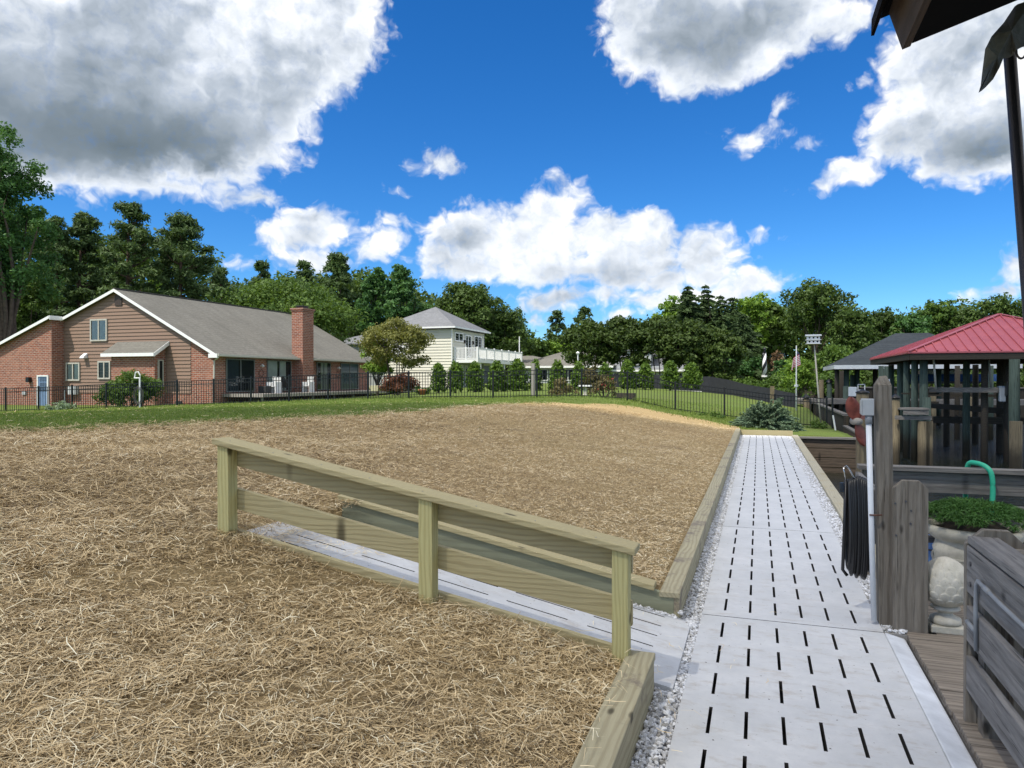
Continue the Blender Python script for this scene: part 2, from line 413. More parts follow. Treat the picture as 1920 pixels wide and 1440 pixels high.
def ground_mat():
    m, N, out = newmat('yard_ground')
    P = N.n('ShaderNodeNewGeometry').outputs['Position']
    sm = N.n('ShaderNodeAttribute', attribute_name='straw').outputs['Fac']
    n0 = N.noise(P, .9, 6, .65); n1 = N.noise(P, 5, 8, .7)
    sx = N.n('ShaderNodeMapping', {'Vector': P, 'Scale': (34, 150, 34)}).outputs[0]
    sy = N.n('ShaderNodeMapping', {'Vector': P, 'Rotation': (0, 0, .9), 'Scale': (150, 34, 34)}).outputs[0]
    fa = N.noise(sx, 1, 5, .75); fb = N.noise(sy, 1, 5, .75)
    fib = N.m('MAXIMUM', fa, fb)
    straw = N.ramp(N.lin(fib, .42, .78), [(0, (.15, .10, .048)), (.3, (.44, .32, .155)), (.6, (.68, .53, .275)), (1, (.86, .73, .44))])
    big = N.noise(P, .35, 5, .6)
    straw = N.mix(N.lin(big, .35, .65, 0, .4), straw, (.46, .315, .16))
    dirt = N.mix(n1, (.10, .075, .055), (.19, .15, .12))
    bare = N.ss(n0, .60, .70)
    straw = N.mix(N.m('MULTIPLY', bare, .45), straw, dirt)
    g1 = N.noise(P, 28, 6, .8); g2 = N.noise(P, .5, 5, .6); g3 = N.noise(P, 3.5, 5, .7)
    grass = N.ramp(N.lin(g1, .3, .7), [(0, (.04, .075, .014)), (.45, (.115, .175, .032)), (1, (.23, .285, .07))])
    grass = N.mix(N.lin(g2, .35, .68, 0, .6), grass, (.12, .135, .04))
    grass = N.mix(N.lin(g3, .52, .75, 0, .35), grass, (.21, .19, .09))
    e = N.m('ADD', sm, N.m('MULTIPLY', N.m('SUBTRACT', N.noise(P, 1.6, 8, .75), .5), .85))
    k = N.ss(e, .42, .58)
    col = N.mix(k, grass, straw)
    h = N.m('ADD', N.m('MULTIPLY', fib, .6), N.m('MULTIPLY', g1, .5))
    finish(N, out, col, .9, h, .05, .9, spec=.15)
    return m
GROUND = ground_mat()
def foliage(name, c_dark, c_light, trans=.25, rough=.6):
    if name in MATS: return MATS[name]
    m, N, out = newmat(name)
    a = N.n('ShaderNodeAttribute', attribute_name='tint').outputs['Fac']
    oi = N.n('ShaderNodeObjectInfo').outputs['Random']
    f = N.m('ADD', a, N.m('MULTIPLY', N.m('SUBTRACT', oi, .5), .15))
    col = N.mix(f, c_dark, c_light)
    b = N.n('ShaderNodeBsdfPrincipled', {'Base Color': col, 'Roughness': rough, 'Specular IOR Level': .25})
    tr = N.n('ShaderNodeBsdfTranslucent', {'Color': N.mix(.5, col, (c_light[0]*1.5, c_light[1]*1.5, c_light[2]*.6))})
    mx = N.n('ShaderNodeMixShader', {0: trans}); N.set(mx.inputs[1], b.outputs[0]); N.set(mx.inputs[2], tr.outputs[0])
    N.set(out.inputs[0], mx.outputs[0]); MATS[name] = m; return m

# ------------------------------------------------------------------ terrain
CP = [(-.62,5.4,.17),(-.62,8,.17),(-.62,12,.17),(-.62,16,.17),(-.62,20,.17),(-.62,23,.17),
      (-.7,3.85,.17),(-1.5,3.85,.33),(-2.2,3.85,.45),(-3.3,3.9,.66),(-1.2,5.3,.30),(-2.2,5.35,.50),(-3.2,5.4,.70),
      (-4.2,4.6,.78),(-5.5,4,.85),(-9,5,.98),(-.7,2.6,.17),(-.7,1.0,.17),(-.7,-2,.17),(-2,2.2,.36),(-3.4,2.2,.58),(-2.2,.5,.36),(-5,1,.72),(-9,0,.85),(-5,-4,.7),
      (-4.9,28.4,.88),(-10,27.7,.94),(-16,26.9,.87),(-22.5,26,.60),(-27.9,25.2,.40),(-33,24.5,.20),(-3.1,28.7,.50),(-1.28,28.9,.25),(1.5,29.3,-.07),(2.6,29.4,-.12),
      (-3,9,.50),(-6,9,.82),(-10,10,.95),(-3,15,.50),(-6,16,.86),(-10,18,.98),(-2.3,22,.40),(-5,22,.80),(-15,18,.85),(-22,18,.62),(-30,16,.4),(-14,9,.95),(-20,8,.8),
      (-1,24.5,.14),(.9,24.5,.02),(2.8,24.5,-.02),
      (-29,33,.35),(-40,32,.15),(-29,50,.5),(-25,57,.95),(-15,45,1.0),(-8,42,1.0),(-8,60,1.05),(0,40,.45),(2.5,40,-.05),(2.5,55,.1),(-3,50,.8),(-60,40,.3),(-50,10,.3),
      (-40,80,1.2),(0,90,1.2),(40,90,1.0),(80,80,1.0),(-80,90,1.2),(20,70,.9)]
CPA = np.array(CP, float)
def _tps(r): 
    return np.where(r > 1e-9, r*r*np.log(np.maximum(r, 1e-9)), 0.)
_n = len(CPA); _S = 10.
_r = np.sqrt(((CPA[:, None, :2]-CPA[None, :, :2])**2).sum(-1))/_S
_A = np.zeros((_n+3, _n+3)); _A[:_n, :_n] = _tps(_r)+np.eye(_n)*2e-4
_A[:_n, _n] = 1; _A[:_n, _n+1:] = CPA[:, :2]/_S; _A[_n:, :_n] = _A[:_n, _n:].T
_w = np.linalg.solve(_A, np.concatenate([CPA[:, 2], [0, 0, 0]]))
def land(X, Y):
    X = np.asarray(X, float); Y = np.asarray(Y, float); sh = X.shape
    x = X.ravel(); y = Y.ravel()
    xc = np.clip(x, -75, 75); yc = np.clip(y, -6, 90)
    out = np.zeros(len(x))
    for i in range(0, len(x), 20000):
        q = np.stack([xc[i:i+20000], yc[i:i+20000]], 1)
        r = np.sqrt(((q[:, None]-CPA[None, :, :2])**2).sum(-1))/_S
        out[i:i+20000] = _tps(r)@_w[:_n] + _w[_n] + (q/_S)@_w[_n+1:]
    out = np.clip(out, -.4, 1.6)
    # small lumps
    out += .018*np.sin(x*2.3+1.1*np.sin(y*1.7))*np.sin(y*2.9+.7*np.sin(x*2.1))*(np.abs(x+.6) > .5)
    return out.reshape(sh)
def landz(x, y): return float(land(np.array([x]), np.array([y]))[0])
def ground_hit(px, py):
    r = ray(px, py); z0 = 2.0
    for k in range(900):
        Zc = z0*1.006
        x, y = r[0]*Zc, r[1]*Zc
        if CAMZ + r[2]*Zc < landz(x, y): return Vector((x, y, landz(x, y)))
        z0 = Zc
        if Zc > 120: break
    return Vector((r[0]*30, r[1]*30, landz(r[0]*30, r[1]*30)))
WATER = -1.05
# straw / lawn boundary as read along the photograph, turned into distances on the ground
_bpx = [-300, 0, 150, 350, 520, 700, 800, 860, 960, 1130, 1200, 1270, 1330, 1385, 1410, 1600]
_bpy = [815, 812, 806, 796, 786, 778, 770, 763, 757.5, 757.5, 764, 778, 790, 800, 840, 900]
_bd = []
for _x, _y in zip(_bpx, _bpy):
    h_ = ground_hit(_x, _y); _bd.append(topix(*h_)[2])
def straw_mask(x, y):
    Zc = -x*SA + y*CA; Xc = x*CA + y*SA
    px = CX + Xc/np.maximum(Zc, .3)*FOC
    b = np.interp(px, _bpx, _bd)
    d = (b - Zc)
    return np.clip(.5 + d/3.0, 0, 1)*np.where(Zc < .3, 1, 1)
def in_land(x, y):
    """dry ground"""
    a = (y < 23.3) & (x < -.53)
    b = (y >= 23.3) & (y < 62) & (x < 3.0)
    c = (y >= 62)
    return a | b | c
def ramp_z(x): return .196*(-.5 - x)
def axis(segs):
    out = []
    for a, b, st in segs:
        out += list(np.arange(a, b-1e-6, st))
    out.append(segs[-1][1]); return np.array(out)
def build_ground():
    xs = np.concatenate([axis([(-400,-80,20),(-80,-34,2),(-34,-12,.5),(-12,-.75,.2)]), [-.70,-.62,-.56,-.5301,-.53], axis([(-.3,3.0,.3)])[:-1], [3.0,3.02,3.2,4.5], axis([(8,60,6)]), axis([(80,400,20)])])
    ys = np.concatenate([axis([(-60,-6,6),(-6,-1,1),(-1,3.85,.2)])[:-1], [3.9,3.955,3.96,4.1,4.4,4.7,5.0,5.19,5.22,5.3], axis([(5.5,14,.25),(14,23.2,.35)])[:-1], [23.1,23.29,23.3,23.5], axis([(24,34,.4),(34,61.5,1.5)])[:-1], [61.9,62,62.3,63], axis([(64,100,4),(100,900,50)])])
    X, Y = np.meshgrid(xs, ys, indexing='ij')
    Z = land(X, Y)
    ok = in_land(X, Y)
    Z = np.where(ok, Z, -2.6)
    # under the ramp and under the walkway the soil sits lower
    rmp = (X > -3.45) & (X <= -.53) & (Y >= 3.96) & (Y <= 5.19)
    Z = np.where(rmp, np.minimum(Z, ramp_z(X)-.14), Z)
    bar = (Y < 23.3) & (X >= -.5301) & (X < .97)
    Z = np.where(bar, -.09, Z)
    far = np.clip((np.hypot(X, Y)-120)/300, 0, 1); Z = Z + far*3
    S = straw_mask(X, Y)
    nx, ny = X.shape
    me = bpy.data.meshes.new('ground')
    V = np.stack([X, Y, Z], -1).reshape(-1, 3)
    i = np.arange(nx-1)[:, None]*ny + np.arange(ny-1)[None]
    F = np.stack([i, i+ny, i+ny+1, i+1], -1).reshape(-1, 4)
    me.vertices.add(len(V)); me.loops.add(len(F)*4); me.polygons.add(len(F))
    me.vertices.foreach_set('co', V.reshape(-1)); me.loops.foreach_set('vertex_index', F.reshape(-1).astype(np.int32))
    me.polygons.foreach_set('loop_start', np.arange(0, len(F)*4, 4)); me.polygons.foreach_set('loop_total', np.full(len(F), 4))
    me.polygons.foreach_set('use_smooth', np.ones(len(F), bool))
    at = me.attributes.new('straw', 'FLOAT', 'POINT'); at.data.foreach_set('value', S.reshape(-1).astype(np.float32))
    me.materials.append(GROUND); me.update(calc_edges=True)
    o = bpy.data.objects.new('ground', me); COL.objects.link(o); tag(o, kind='structure')
build_ground()
def build_water():
    m, N, out = newmat('creek_water')
    P = N.n('ShaderNodeNewGeometry').outputs['Position']
    st = N.n('ShaderNodeMapping', {'Vector': P, 'Rotation': (0, 0, -.33), 'Scale': (1.0, 2.6, 1)}).outputs[0]
    h = N.m('ADD', N.noise(st, 1.6, 4, .55, .6), N.m('MULTIPLY', N.noise(st, 7, 3, .5), .25))
    finish(N, out, (.012, .016, .010), .04, h, .16, 1.0, spec=.5, extra={'IOR': 1.33})
    b = MB(); b.add([(1.1,-60,WATER),(300,-60,WATER),(300,62.2,WATER),(1.1,62.2,WATER)], [(0,1,2,3)])
    tag(b.build('water', m), kind='structure')
build_water()

# ------------------------------------------------------------------ walkway with real slots
W0, W1 = -.385, .80
SLOT_DARK = plain('slot_shade', (.035, .032, .03), .9)  # deep slot shade painted into the wall colour; seam bottoms share it
def slotted(name, xs_slots, sw, rows, x0, x1, y0, y1, zf, th, mat, swap=False, tilt=None, seams=()):
    """sheet with open slots; xs_slots centre lines, rows list of (a,b)"""
    xb = [x0]
    for c in xs_slots: xb += [c-sw/2, c+sw/2]
    xb.append(x1)
    yb = sorted(set([y0, y1] + [v for r in rows for v in r] + [v for s_ in seams for v in (s_-.005, s_+.005)]))
    b = MB()
    def P(x, y, dz=0):
        if swap: x, y = y, x
        return (x, y, zf(x, y)+dz)
    for i in range(len(xb)-1):
        for j in range(len(yb)-1):
            ym = (yb[j]+yb[j+1])/2
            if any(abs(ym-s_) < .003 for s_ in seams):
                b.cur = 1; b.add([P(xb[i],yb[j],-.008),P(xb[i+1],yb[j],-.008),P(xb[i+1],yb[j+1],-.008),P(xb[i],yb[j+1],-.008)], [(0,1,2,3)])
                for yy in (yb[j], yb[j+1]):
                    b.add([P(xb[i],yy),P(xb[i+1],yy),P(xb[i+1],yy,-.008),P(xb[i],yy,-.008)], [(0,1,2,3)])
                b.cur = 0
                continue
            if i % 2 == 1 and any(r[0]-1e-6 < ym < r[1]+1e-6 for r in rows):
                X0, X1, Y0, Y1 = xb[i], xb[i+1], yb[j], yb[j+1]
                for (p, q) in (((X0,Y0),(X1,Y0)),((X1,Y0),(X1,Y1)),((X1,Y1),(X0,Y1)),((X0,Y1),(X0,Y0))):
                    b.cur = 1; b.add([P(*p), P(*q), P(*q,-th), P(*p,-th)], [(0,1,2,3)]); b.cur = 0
                continue
            b.add([P(xb[i],yb[j]),P(xb[i+1],yb[j]),P(xb[i+1],yb[j+1]),P(xb[i],yb[j+1])], [(0,1,2,3)])
    # outer sides
    for (p, q) in (((x0,y0),(x1,y0)),((x1,y0),(x1,y1)),((x1,y1),(x0,y1)),((x0,y1),(x0,y0))):
        b.add([P(*p), P(*q), P(*q,-th), P(*p,-th)], [(0,1,2,3)])
    return b.build(name, [mat, SLOT_DARK], fix=False)
def build_walk():
    W = W1-W0
    cols = [W0 + .155 + k*(W-.31)/5 for k in range(6)]
    rows = []; seams = []; scores = []
    Lp = 3.32
    s0 = 8.70 - 4*Lp
    for k in range(0, 9):
        a = s0 + k*Lp; seams.append(a)
        for r in range(7):
            y = a + .14 + r*.457
            if y > -3.9 and y+.30 < 23.0: rows.append((y, y+.295))
    seams = [s_ for s_ in seams if -4 < s_ < 23]
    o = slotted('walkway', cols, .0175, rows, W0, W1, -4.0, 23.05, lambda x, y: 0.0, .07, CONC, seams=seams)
    tag(o, kind='structure')
    # dark bed seen through the slots
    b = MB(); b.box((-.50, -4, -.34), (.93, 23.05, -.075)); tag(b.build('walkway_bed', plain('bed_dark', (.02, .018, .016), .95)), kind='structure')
    # ramp: slots run across, along X
    yc = [4.02 + .12 + k*.195 for k in range(6)]
    rr = []
    x = -.62
    while x-.43 > -3.4:
        rr.append((x-.42, x)); x -= .55
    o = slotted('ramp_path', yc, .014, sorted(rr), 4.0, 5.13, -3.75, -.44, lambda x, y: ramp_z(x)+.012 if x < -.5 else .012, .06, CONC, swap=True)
    tag(o, kind='structure')
build_walk()
# ------------------------------------------------------------------ gravel (individual stones)
def stones(name, P, size, mat, label):
    n = len(P); phi = (1+5**.5)/2
    ico = np.array([(-1,phi,0),(1,phi,0),(-1,-phi,0),(1,-phi,0),(0,-1,phi),(0,1,phi),(0,-1,-phi),(0,1,-phi),(phi,0,-1),(phi,0,1),(-phi,0,-1),(-phi,0,1)])/1.9
    tri = np.array([(0,11,5),(0,5,1),(0,1,7),(0,7,10),(0,10,11),(1,5,9),(5,11,4),(11,10,2),(10,7,6),(7,1,8),(3,9,4),(3,4,2),(3,2,6),(3,6,8),(3,8,9),(4,9,5),(2,4,11),(6,2,10),(8,6,7),(9,8,1)])
    V = ico[None]*(1+rng.uniform(-.35, .35, (n, 12, 1)))
    V = V*rng.uniform(.55, 1.2, (n, 1, 3))
    a = rng.uniform(0, 2*pi, n); ca, sa = np.cos(a), np.sin(a)
    x = V[..., 0]*ca[:, None]-V[..., 1]*sa[:, None]; y = V[..., 0]*sa[:, None]+V[..., 1]*ca[:, None]
    V = np.stack([x, y, V[..., 2]*.75], -1)*size[:, None, None] + P[:, None, :]
    T = V[:, tri, :].reshape(-1, 3, 3)
    tint = np.repeat(rng.uniform(0, 1, n), 20)
    me = quads_mesh(name, T, mat, {'tint': tint}, 3)
    o = bpy.data.objects.new(name, me); COL.objects.link(o); tag(o, label, 'gravel', kind='stuff'); return o
def stone_mat():
    m, N, out = newmat('white_gravel')
    a = N.n('ShaderNodeAttribute', attribute_name='tint').outputs['Fac']
    col = N.ramp(a, [(0, (.30, .285, .26)), (.25, (.50, .50, .50)), (.6, (.66, .67, .69)), (1, (.82, .83, .85))])
    finish(N, out, col, .8, spec=.3); return m
STONE = stone_mat()
def gravel():
    def strip(x0, x1, y0, y1, n, s, z):
        P = np.stack([rng.uniform(x0, x1, n), rng.uniform(y0, y1, n), z + rng.uniform(-.004, .012, n)], 1)
        return P, rng.uniform(.5, 1.25, n)*s
    S = []
    for (a, b, n, s) in ((1.0, 4.05, 2600, .012), (5.1, 9, 3600, .0125), (9, 15, 4200, .015), (15, 23, 4200, .017)):
        S.append(strip(-.525, -.385, a, b, n, s, -.018))
    for (a, b, n, s) in ((5.45, 9, 3600, .0125), (9, 15, 4200, .015), (15, 23, 4200, .017)):
        S.append(strip(.80, .955, a, b, n, s, -.018))
    S.append(strip(-.525, .95, 22.95, 23.22, 1200, .016, -.01))
    S.append(strip(-.60, -.40, 5.05, 5.2, 500, .012, -.002))
    S.append(strip(-1.15, -.5, 5.13, 5.19, 350, .011, .06))
    S.append(strip(-.53, -.42, 3.0, 3.98, 500, .015, .0)); S.append(strip(-.44, -.385, 3.98, 5.15, 900, .0105, -.012))
    P = np.concatenate([s[0] for s in S]); z = np.concatenate([s[1] for s in S])
    P[:, 2] += np.where((P[:, 0] < -.53) & (P[:, 1] > 5.1), ramp_z(P[:, 0])-.05, 0)
    stones('gravel', P, z, STONE, 'white crushed stone filling the gaps beside the walkway')
    b = MB(); b.box((-.53,-4,-.08),(W0-.003,23.25,-.022)); b.box((W1+.003,5.44,-.08),(.955,23.25,-.022)); b.box((W0-.003,23.055,-.08),(W1+.003,23.25,-.022))
    tag(b.build('gravel_bed', plain('gravel_bed', (.30, .29, .27), .95, scale=60)), kind='structure')
gravel()

# ------------------------------------------------------------------ timber edging
def edging():
    # walkway-side retaining wall
    t = thing('retaining_wall', 'long low timber retaining wall with flat cap along the straw side of the walkway', 'retaining wall', (-.56, 14, 0))
    b = MB(); b.box((-.565, 5.19, -.1), (-.527, 23.3, .155)); b.build('board', WY, t, bevel=.003)
    b = MB()
    ys = [5.17, 8.85, 12.5, 16.2, 19.9, 23.3]
    for i in range(5): b.box((-.665+.004*(i % 2), ys[i]+.002, .157), (-.522+.003*(i % 2), ys[i+1]-.002, .195))
    b.build('cap', WY, t, bevel=.004)
    # ramp-side wall, sloping
    t = thing('retaining_wall', 'short sloping timber wall on the uphill side of the ramp behind the handrail', 'retaining wall', (-2, 5.2, 0))
    b = MB()
    x0, x1 = -3.27, -.565
    def zz(x): return .16 + .212*(-.5-x)
    b.hexa([(x0,5.19,zz(x0)-.30),(x1,5.19,-.06),(x1,5.228,-.06),(x0,5.228,zz(x0)-.30),(x0,5.19,zz(x0)-.04),(x1,5.19,zz(x1)-.005),(x1,5.228,zz(x1)-.005),(x0,5.228,zz(x0)-.04)])
    b.build('board', WW, t, bevel=.003)
    b = MB(); b.hexa([(x0-.02,5.155,zz(x0)-.038),(-.70,5.155,zz(-.70)-.003),(-.70,5.30,zz(-.70)-.003),(x0-.02,5.30,zz(x0)-.038),(x0-.02,5.155,zz(x0)),(-.70,5.155,zz(-.70)+.035),(-.70,5.30,zz(-.70)+.035),(x0-.02,5.30,zz(x0))])
    b.build('cap', WX, t, bevel=.004)
    # near block beside the ramp mouth
    t = thing('retaining_wall', 'thick timber edging with muddy cap running from the ramp mouth towards the viewer', 'retaining wall', (-.6, 2, 0))
    b = MB(); b.box((-.57, -3, -.1), (-.532, 3.93, .178)); b.box((-.68, 3.89, -.1), (-.57, 3.93, .178)); b.build('board', WY, t, bevel=.004)
    b = MB(); b.box((-.675, -3, .18), (-.527, 3.945, .218)); b.build('cap', WY, t, bevel=.005)
    # walkway end board and beam on the water side
    t = thing('end_board', 'upright timber board closing the far end of the walkway', 'edging board', (.2, 23.3, 0))
    b = MB(); b.box((-.55, 23.28, -.15), (.98, 23.32, .16)); b.build('board', WX, t)
    t = thing('bulkhead', 'pale timber bulkhead beam along the water side of the walkway', 'bulkhead', (1.05, 14, 0))
    wy = wood('cap_wood', 1, (.50, .46, .34), (.36, .32, .22), stain=(.40, .33, .19))
    b = MB(); 
    for a, c in ((5.6, 9.6), (9.604, 13.9), (13.904, 18.2), (18.204, 23.4)): b.box((.958, a, -.09), (1.125, c, .035))
    b.build('cap', wy, t, bevel=.006)
    b = MB(); b.box((.985, -3, -2.4), (1.07, 23.4, -.092)); b.build('sheeting', GZ, t)
edging()

# ------------------------------------------------------------------ handrail beside the ramp
def handrail():
    Y0 = 3.93
    t = thing('handrail', 'new pale green timber handrail with three posts and a flat sloping cap beside the ramp', 'handrail', (-2, Y0, .3))
    S = .186
    def capz(x): return .80 + S*(-.62 - x)
    posts = []
    for px, pyb, Z in ((426, 1022, 4.85), (803, 1128, 4.33), (1165.5, 1238, 3.90)):
        p = PY(px, pyb, Y0-.045); posts.append((p.x, p.z))
    for x, zb in posts:
        b = MB(); h = .0445
        zt = capz(x)-.038
        # top cut to the slope
        b.hexa([(x-h,Y0-.089,zb-.25),(x+h,Y0-.089,zb-.25),(x+h,Y0,zb-.25),(x-h,Y0,zb-.25),
                (x-h,Y0-.089,zt+S*h),(x+h,Y0-.089,zt-S*h),(x+h,Y0,zt-S*h),(x-h,Y0,zt+S*h)])
        b.build('post', WZ, t, bevel=.004)
    xa, xb = posts[0][0]-.05, posts[2][0]+.05
    def slab(y0, y1, za, zb_, name, mat, xe0=xa, xe1=xb, bev=.004):
        b = MB(); b.hexa([(xe0,y0,capz(xe0)+za),(xe1,y0,capz(xe1)+za),(xe1,y1,capz(xe1)+za),(xe0,y1,capz(xe0)+za),
                          (xe0,y0,capz(xe0)+zb_),(xe1,y0,capz(xe1)+zb_),(xe1,y1,capz(xe1)+zb_),(xe0,y1,capz(xe0)+zb_)])
        return b.build(name, mat, t, bevel=bev)
    slab(Y0-.112, Y0+.055, -.036, .002, 'cap', WX, xa-.02, xb+.035, .006)
    slab(Y0+.002, Y0+.040, -.168, -.040, 'upper_board', WX)
    slab(Y0+.002, Y0+.040, -.456, -.318, 'lower_board', WX)
    slab(Y0+.004, Y0+.045, -.85, -.595, 'kick_board', WX, xa, -.72)
    for x in np.arange(xa+.08, xb, .35):
        b = MB(); b.cyl((x, Y0-.085+.03*((x*7) % 1), capz(x)+.0), (x, Y0-.085+.03*((x*7) % 1), capz(x)+.0035), .005, n=6); b.build('screw_head', plain('screw', (.35, .35, .33), .4, .8), t)
handrail()

# ------------------------------------------------------------------ straw, loose blades
def straw_mat():
    m, N, out = newmat('straw_blades')
    a = N.n('ShaderNodeAttribute', attribute_name='tint').outputs['Fac']
    col = N.ramp(a, [(0, (.085, .055, .028)), (.18, (.27, .185, .08)), (.45, (.60, .44, .225)), (.75, (.84, .68, .41)), (1, (.97, .90, .66))])
    finish(N, out, col, .6, spec=.35); return m
def blades(P, L, Wd, lift, tint, name, mat, bend=.15, nrm_jit=1.0):
    n = len(P)
    a = rng.uniform(0, 2*pi, n)
    d = np.stack([np.cos(a), np.sin(a), lift], 1)
    s = np.stack([-np.sin(a), np.cos(a), rng.uniform(-.5, .5, n)*nrm_jit], 1)
    bend_v = s*(rng.uniform(-bend, bend, n)*L)[:, None]
    p0 = P - d*(L/2)[:, None]; p2 = P + d*(L/2)[:, None]; p1 = P + bend_v + np.array([0, 0, 1])*(rng.uniform(0, .12, n)*L)[:, None]
    w = s*(Wd/2)[:, None]
    A = np.stack([p0-w, p1-w, p1+w, p0+w], 1); B = np.stack([p1-w, p2-w*.6, p2+w*.6, p1+w], 1)
    V = np.concatenate([A, B]); T = np.concatenate([tint, tint])
    me = quads_mesh(name, V, mat, {'tint': T}); o = bpy.data.objects.new(name, me); COL.objects.link(o); return o
def sample_view(n, Zmin, Zmax, pw, pxa=-60, pxb=1420):
    """points spread over the ground in front, denser nearby"""
    u = rng.uniform(0, 1, n); Z = (Zmin**pw + u*(Zmax**pw-Zmin**pw))**(1/pw)
    px = rng.uniform(pxa, pxb, n); t = (px-CX)/FOC
    return Z*(t*CA-SA), Z*(t*SA+CA)
from itertools import product
def straw():
    X, Y = sample_view(860000, 1.6, 30, .55, -700)
    ok = (X < -.56) & (Y < 23.2) & ~((X > -3.05-.5*rng.uniform(0,1,len(X))**3) & (X < -.5) & (Y > 3.90) & (Y < 5.30))
    ok &= ~((Y < 3.96) & (X > -.69))
    ok &= straw_mask(X, Y) + rng.normal(0, .22, len(X)) > .5
    ok &= ~((Y > 5.2) & (X > -.68))
    # bare spots
    bare = np.sin(X*1.7+2*np.sin(Y*.9))*np.sin(Y*2.1+1.5*np.sin(X*1.3))
    ok &= ~((bare > .80) & (rng.uniform(0, 1, len(X)) < .6))
    X, Y = X[ok], Y[ok]; n = len(X)
    D = np.hypot(X, Y)
    Z = land(X, Y)
    rm = (X > -3.6) & (X < -3.0) & (Y > 3.96) & (Y < 5.19)
    Z = np.where(rm, np.maximum(Z, ramp_z(X)+.015), Z)
    clump = .5+.5*np.sin(X*6+3*np.sin(Y*4))*np.sin(Y*7+2*np.sin(X*5))
    L = rng.gamma(3.2, .0155, n) + .014
    L = np.where((Y > 5.3) & (X > -3.5-.3*(Y-5)), L*.62, L)
    L = np.where(X < -3.6, L*1.35, L)
    Wd = rng.uniform(.0012, .0033, n)*(1+.08*D)
    lift = rng.normal(0, .16, n) + .10
    patch = np.sin(X*.55+1.3*np.sin(Y*.33))*np.sin(Y*.41+1.1*np.sin(X*.47)) + .5*np.sin(X*1.9+Y*1.1)*np.sin(Y*1.6-X*.7)
    tint = np.clip(rng.beta(2.0, 2.3, n) + .16*(clump-.5) + .11*patch, 0, 1)
    Zp = Z + .008 + rng.uniform(0, .03, n)*(.4+clump) + np.abs(lift)*L*.3
    P = np.stack([X, Y, Zp], 1)
    o = blades(P, L, Wd, lift, tint, 'straw', straw_mat()); tag(o, 'loose dry straw mulch covering the bare yard', 'straw', kind='stuff')
    # a few strands on the ramp, walkway and caps
    P = []
    for (xa, xb, ya, yb, n, zf) in ((-3.3, -2.6, 4.0, 5.1, 500, ramp_z), (-1.3, -.5, 4.1, 5.1, 14, ramp_z), (-.5, .1, 2.4, 5.4, 16, lambda x: 0), (.1, .9, 2.3, 7, 6, lambda x: 0),
                                    (-.68, -.6, 1.5, 3.9, 40, lambda x: .215), (-.5, -.4, 1.5, 3.9, 16, lambda x: 0), (-3.2, -.8, 5.2, 5.3, 30, lambda x: .165+.196*(-.5-x))):
        for k in range(n):
            x = random.uniform(xa, xb) if n != 500 else xa + (xb-xa)*random.random()**2.2
            P.append((x, random.uniform(ya, yb), zf(x)+.02+random.uniform(0, .012)))
    P = np.array(P); n = len(P)
    o = blades(P, rng.uniform(.04, .14, n), rng.uniform(.0022, .004, n), rng.normal(0, .05, n), rng.uniform(.45, 1, n), 'straw', MATS.get('sb') or straw_mat(), .3)
    tag(o, 'stray straw strands scattered over the concrete ramp and boards', 'straw', kind='stuff')
straw()
def lawn():
    m = foliage('grass_blades', (.07, .13, .02), (.27, .335, .08), .3)
    X, Y = sample_view(190000, 10, 34, .8, -450, 1440)
    ok = in_land(X, Y) & (straw_mask(X, Y) + rng.normal(0, .13, len(X)) < .52) & (X < 2.9)
    ok |= in_land(X, Y) & (straw_mask(X, Y) < .9) & (rng.uniform(0, 1, len(X)) < .10)
    X, Y = X[ok], Y[ok]; n = len(X); Z = land(X, Y)
    # rougher grass along the foot of the fence
    h = rng.uniform(.02, .05, n); fy = 28.4 + np.where(X > -4.9, .133, .139)*(X+4.9)
    tall = (np.abs(Y-fy+.1) < .35) & (rng.uniform(0, 1, n) < .7); h = np.where(tall, h*rng.uniform(1, 4.0, n), h)
    slope = (X > -5) & (X < 3) & (Y > 23) & (Y < 28.8); h = np.where(slope, h*1.8, h)
    a = rng.uniform(0, 2*pi, n); w = rng.uniform(.008, .018, n)
    s = np.stack([np.cos(a), np.sin(a), np.zeros(n)], 1)*w[:, None]
    tip = np.stack([rng.normal(0, .4, n)*h, rng.normal(0, .4, n)*h, h], 1)
    P = np.stack([X, Y, Z-.004], 1)
    V = np.stack([P-s, P+s, P+tip], 1)
    pat = .5+.5*np.sin(X*.8+2*np.sin(Y*.5))*np.sin(Y*1.1+np.sin(X*.7))
    t = np.clip(rng.uniform(.1, .9, n)*.7+.3*pat, 0, 1)
    me = quads_mesh('grass', V, m, {'tint': t}, 3); o = bpy.data.objects.new('grass', me); COL.objects.link(o)
    tag(o, 'mown green lawn grass between the straw and the black fence', 'grass', kind='stuff')
lawn()
# ------------------------------------------------------------------ leaves
def unit(n):
    d = rng.normal(0, 1, (n, 3)); return d/np.linalg.norm(d, axis=1)[:, None]
def leaf_quads(name, P, size, mat, tint=None, out=None, asp=1.6, along=None, up=.35):
    """leaf-sized rhombi at P; out = outward direction for loose facing"""
    n = len(P); nr = unit(n)
    if out is not None: nr = nr*.9 + out*.7
    nr[:, 2] += up; nr /= np.linalg.norm(nr, axis=1)[:, None]
    a = along if along is not None else unit(n)
    s = np.cross(nr, a); s /= np.maximum(np.linalg.norm(s, axis=1), 1e-6)[:, None]; l = np.cross(s, nr)
    if along is not None: l = a
    sz = (np.asarray(size)*rng.uniform(.6, 1.3, n))[:, None]*.5
    V = np.stack([P-l*sz*asp**.5*1.2, P+s*sz/asp**.5, P+l*sz*asp**.5*1.2, P-s*sz/asp**.5], 1)
    return quads_mesh(name, V, mat, {'tint': tint if tint is not None else rng.uniform(0, 1, n)})
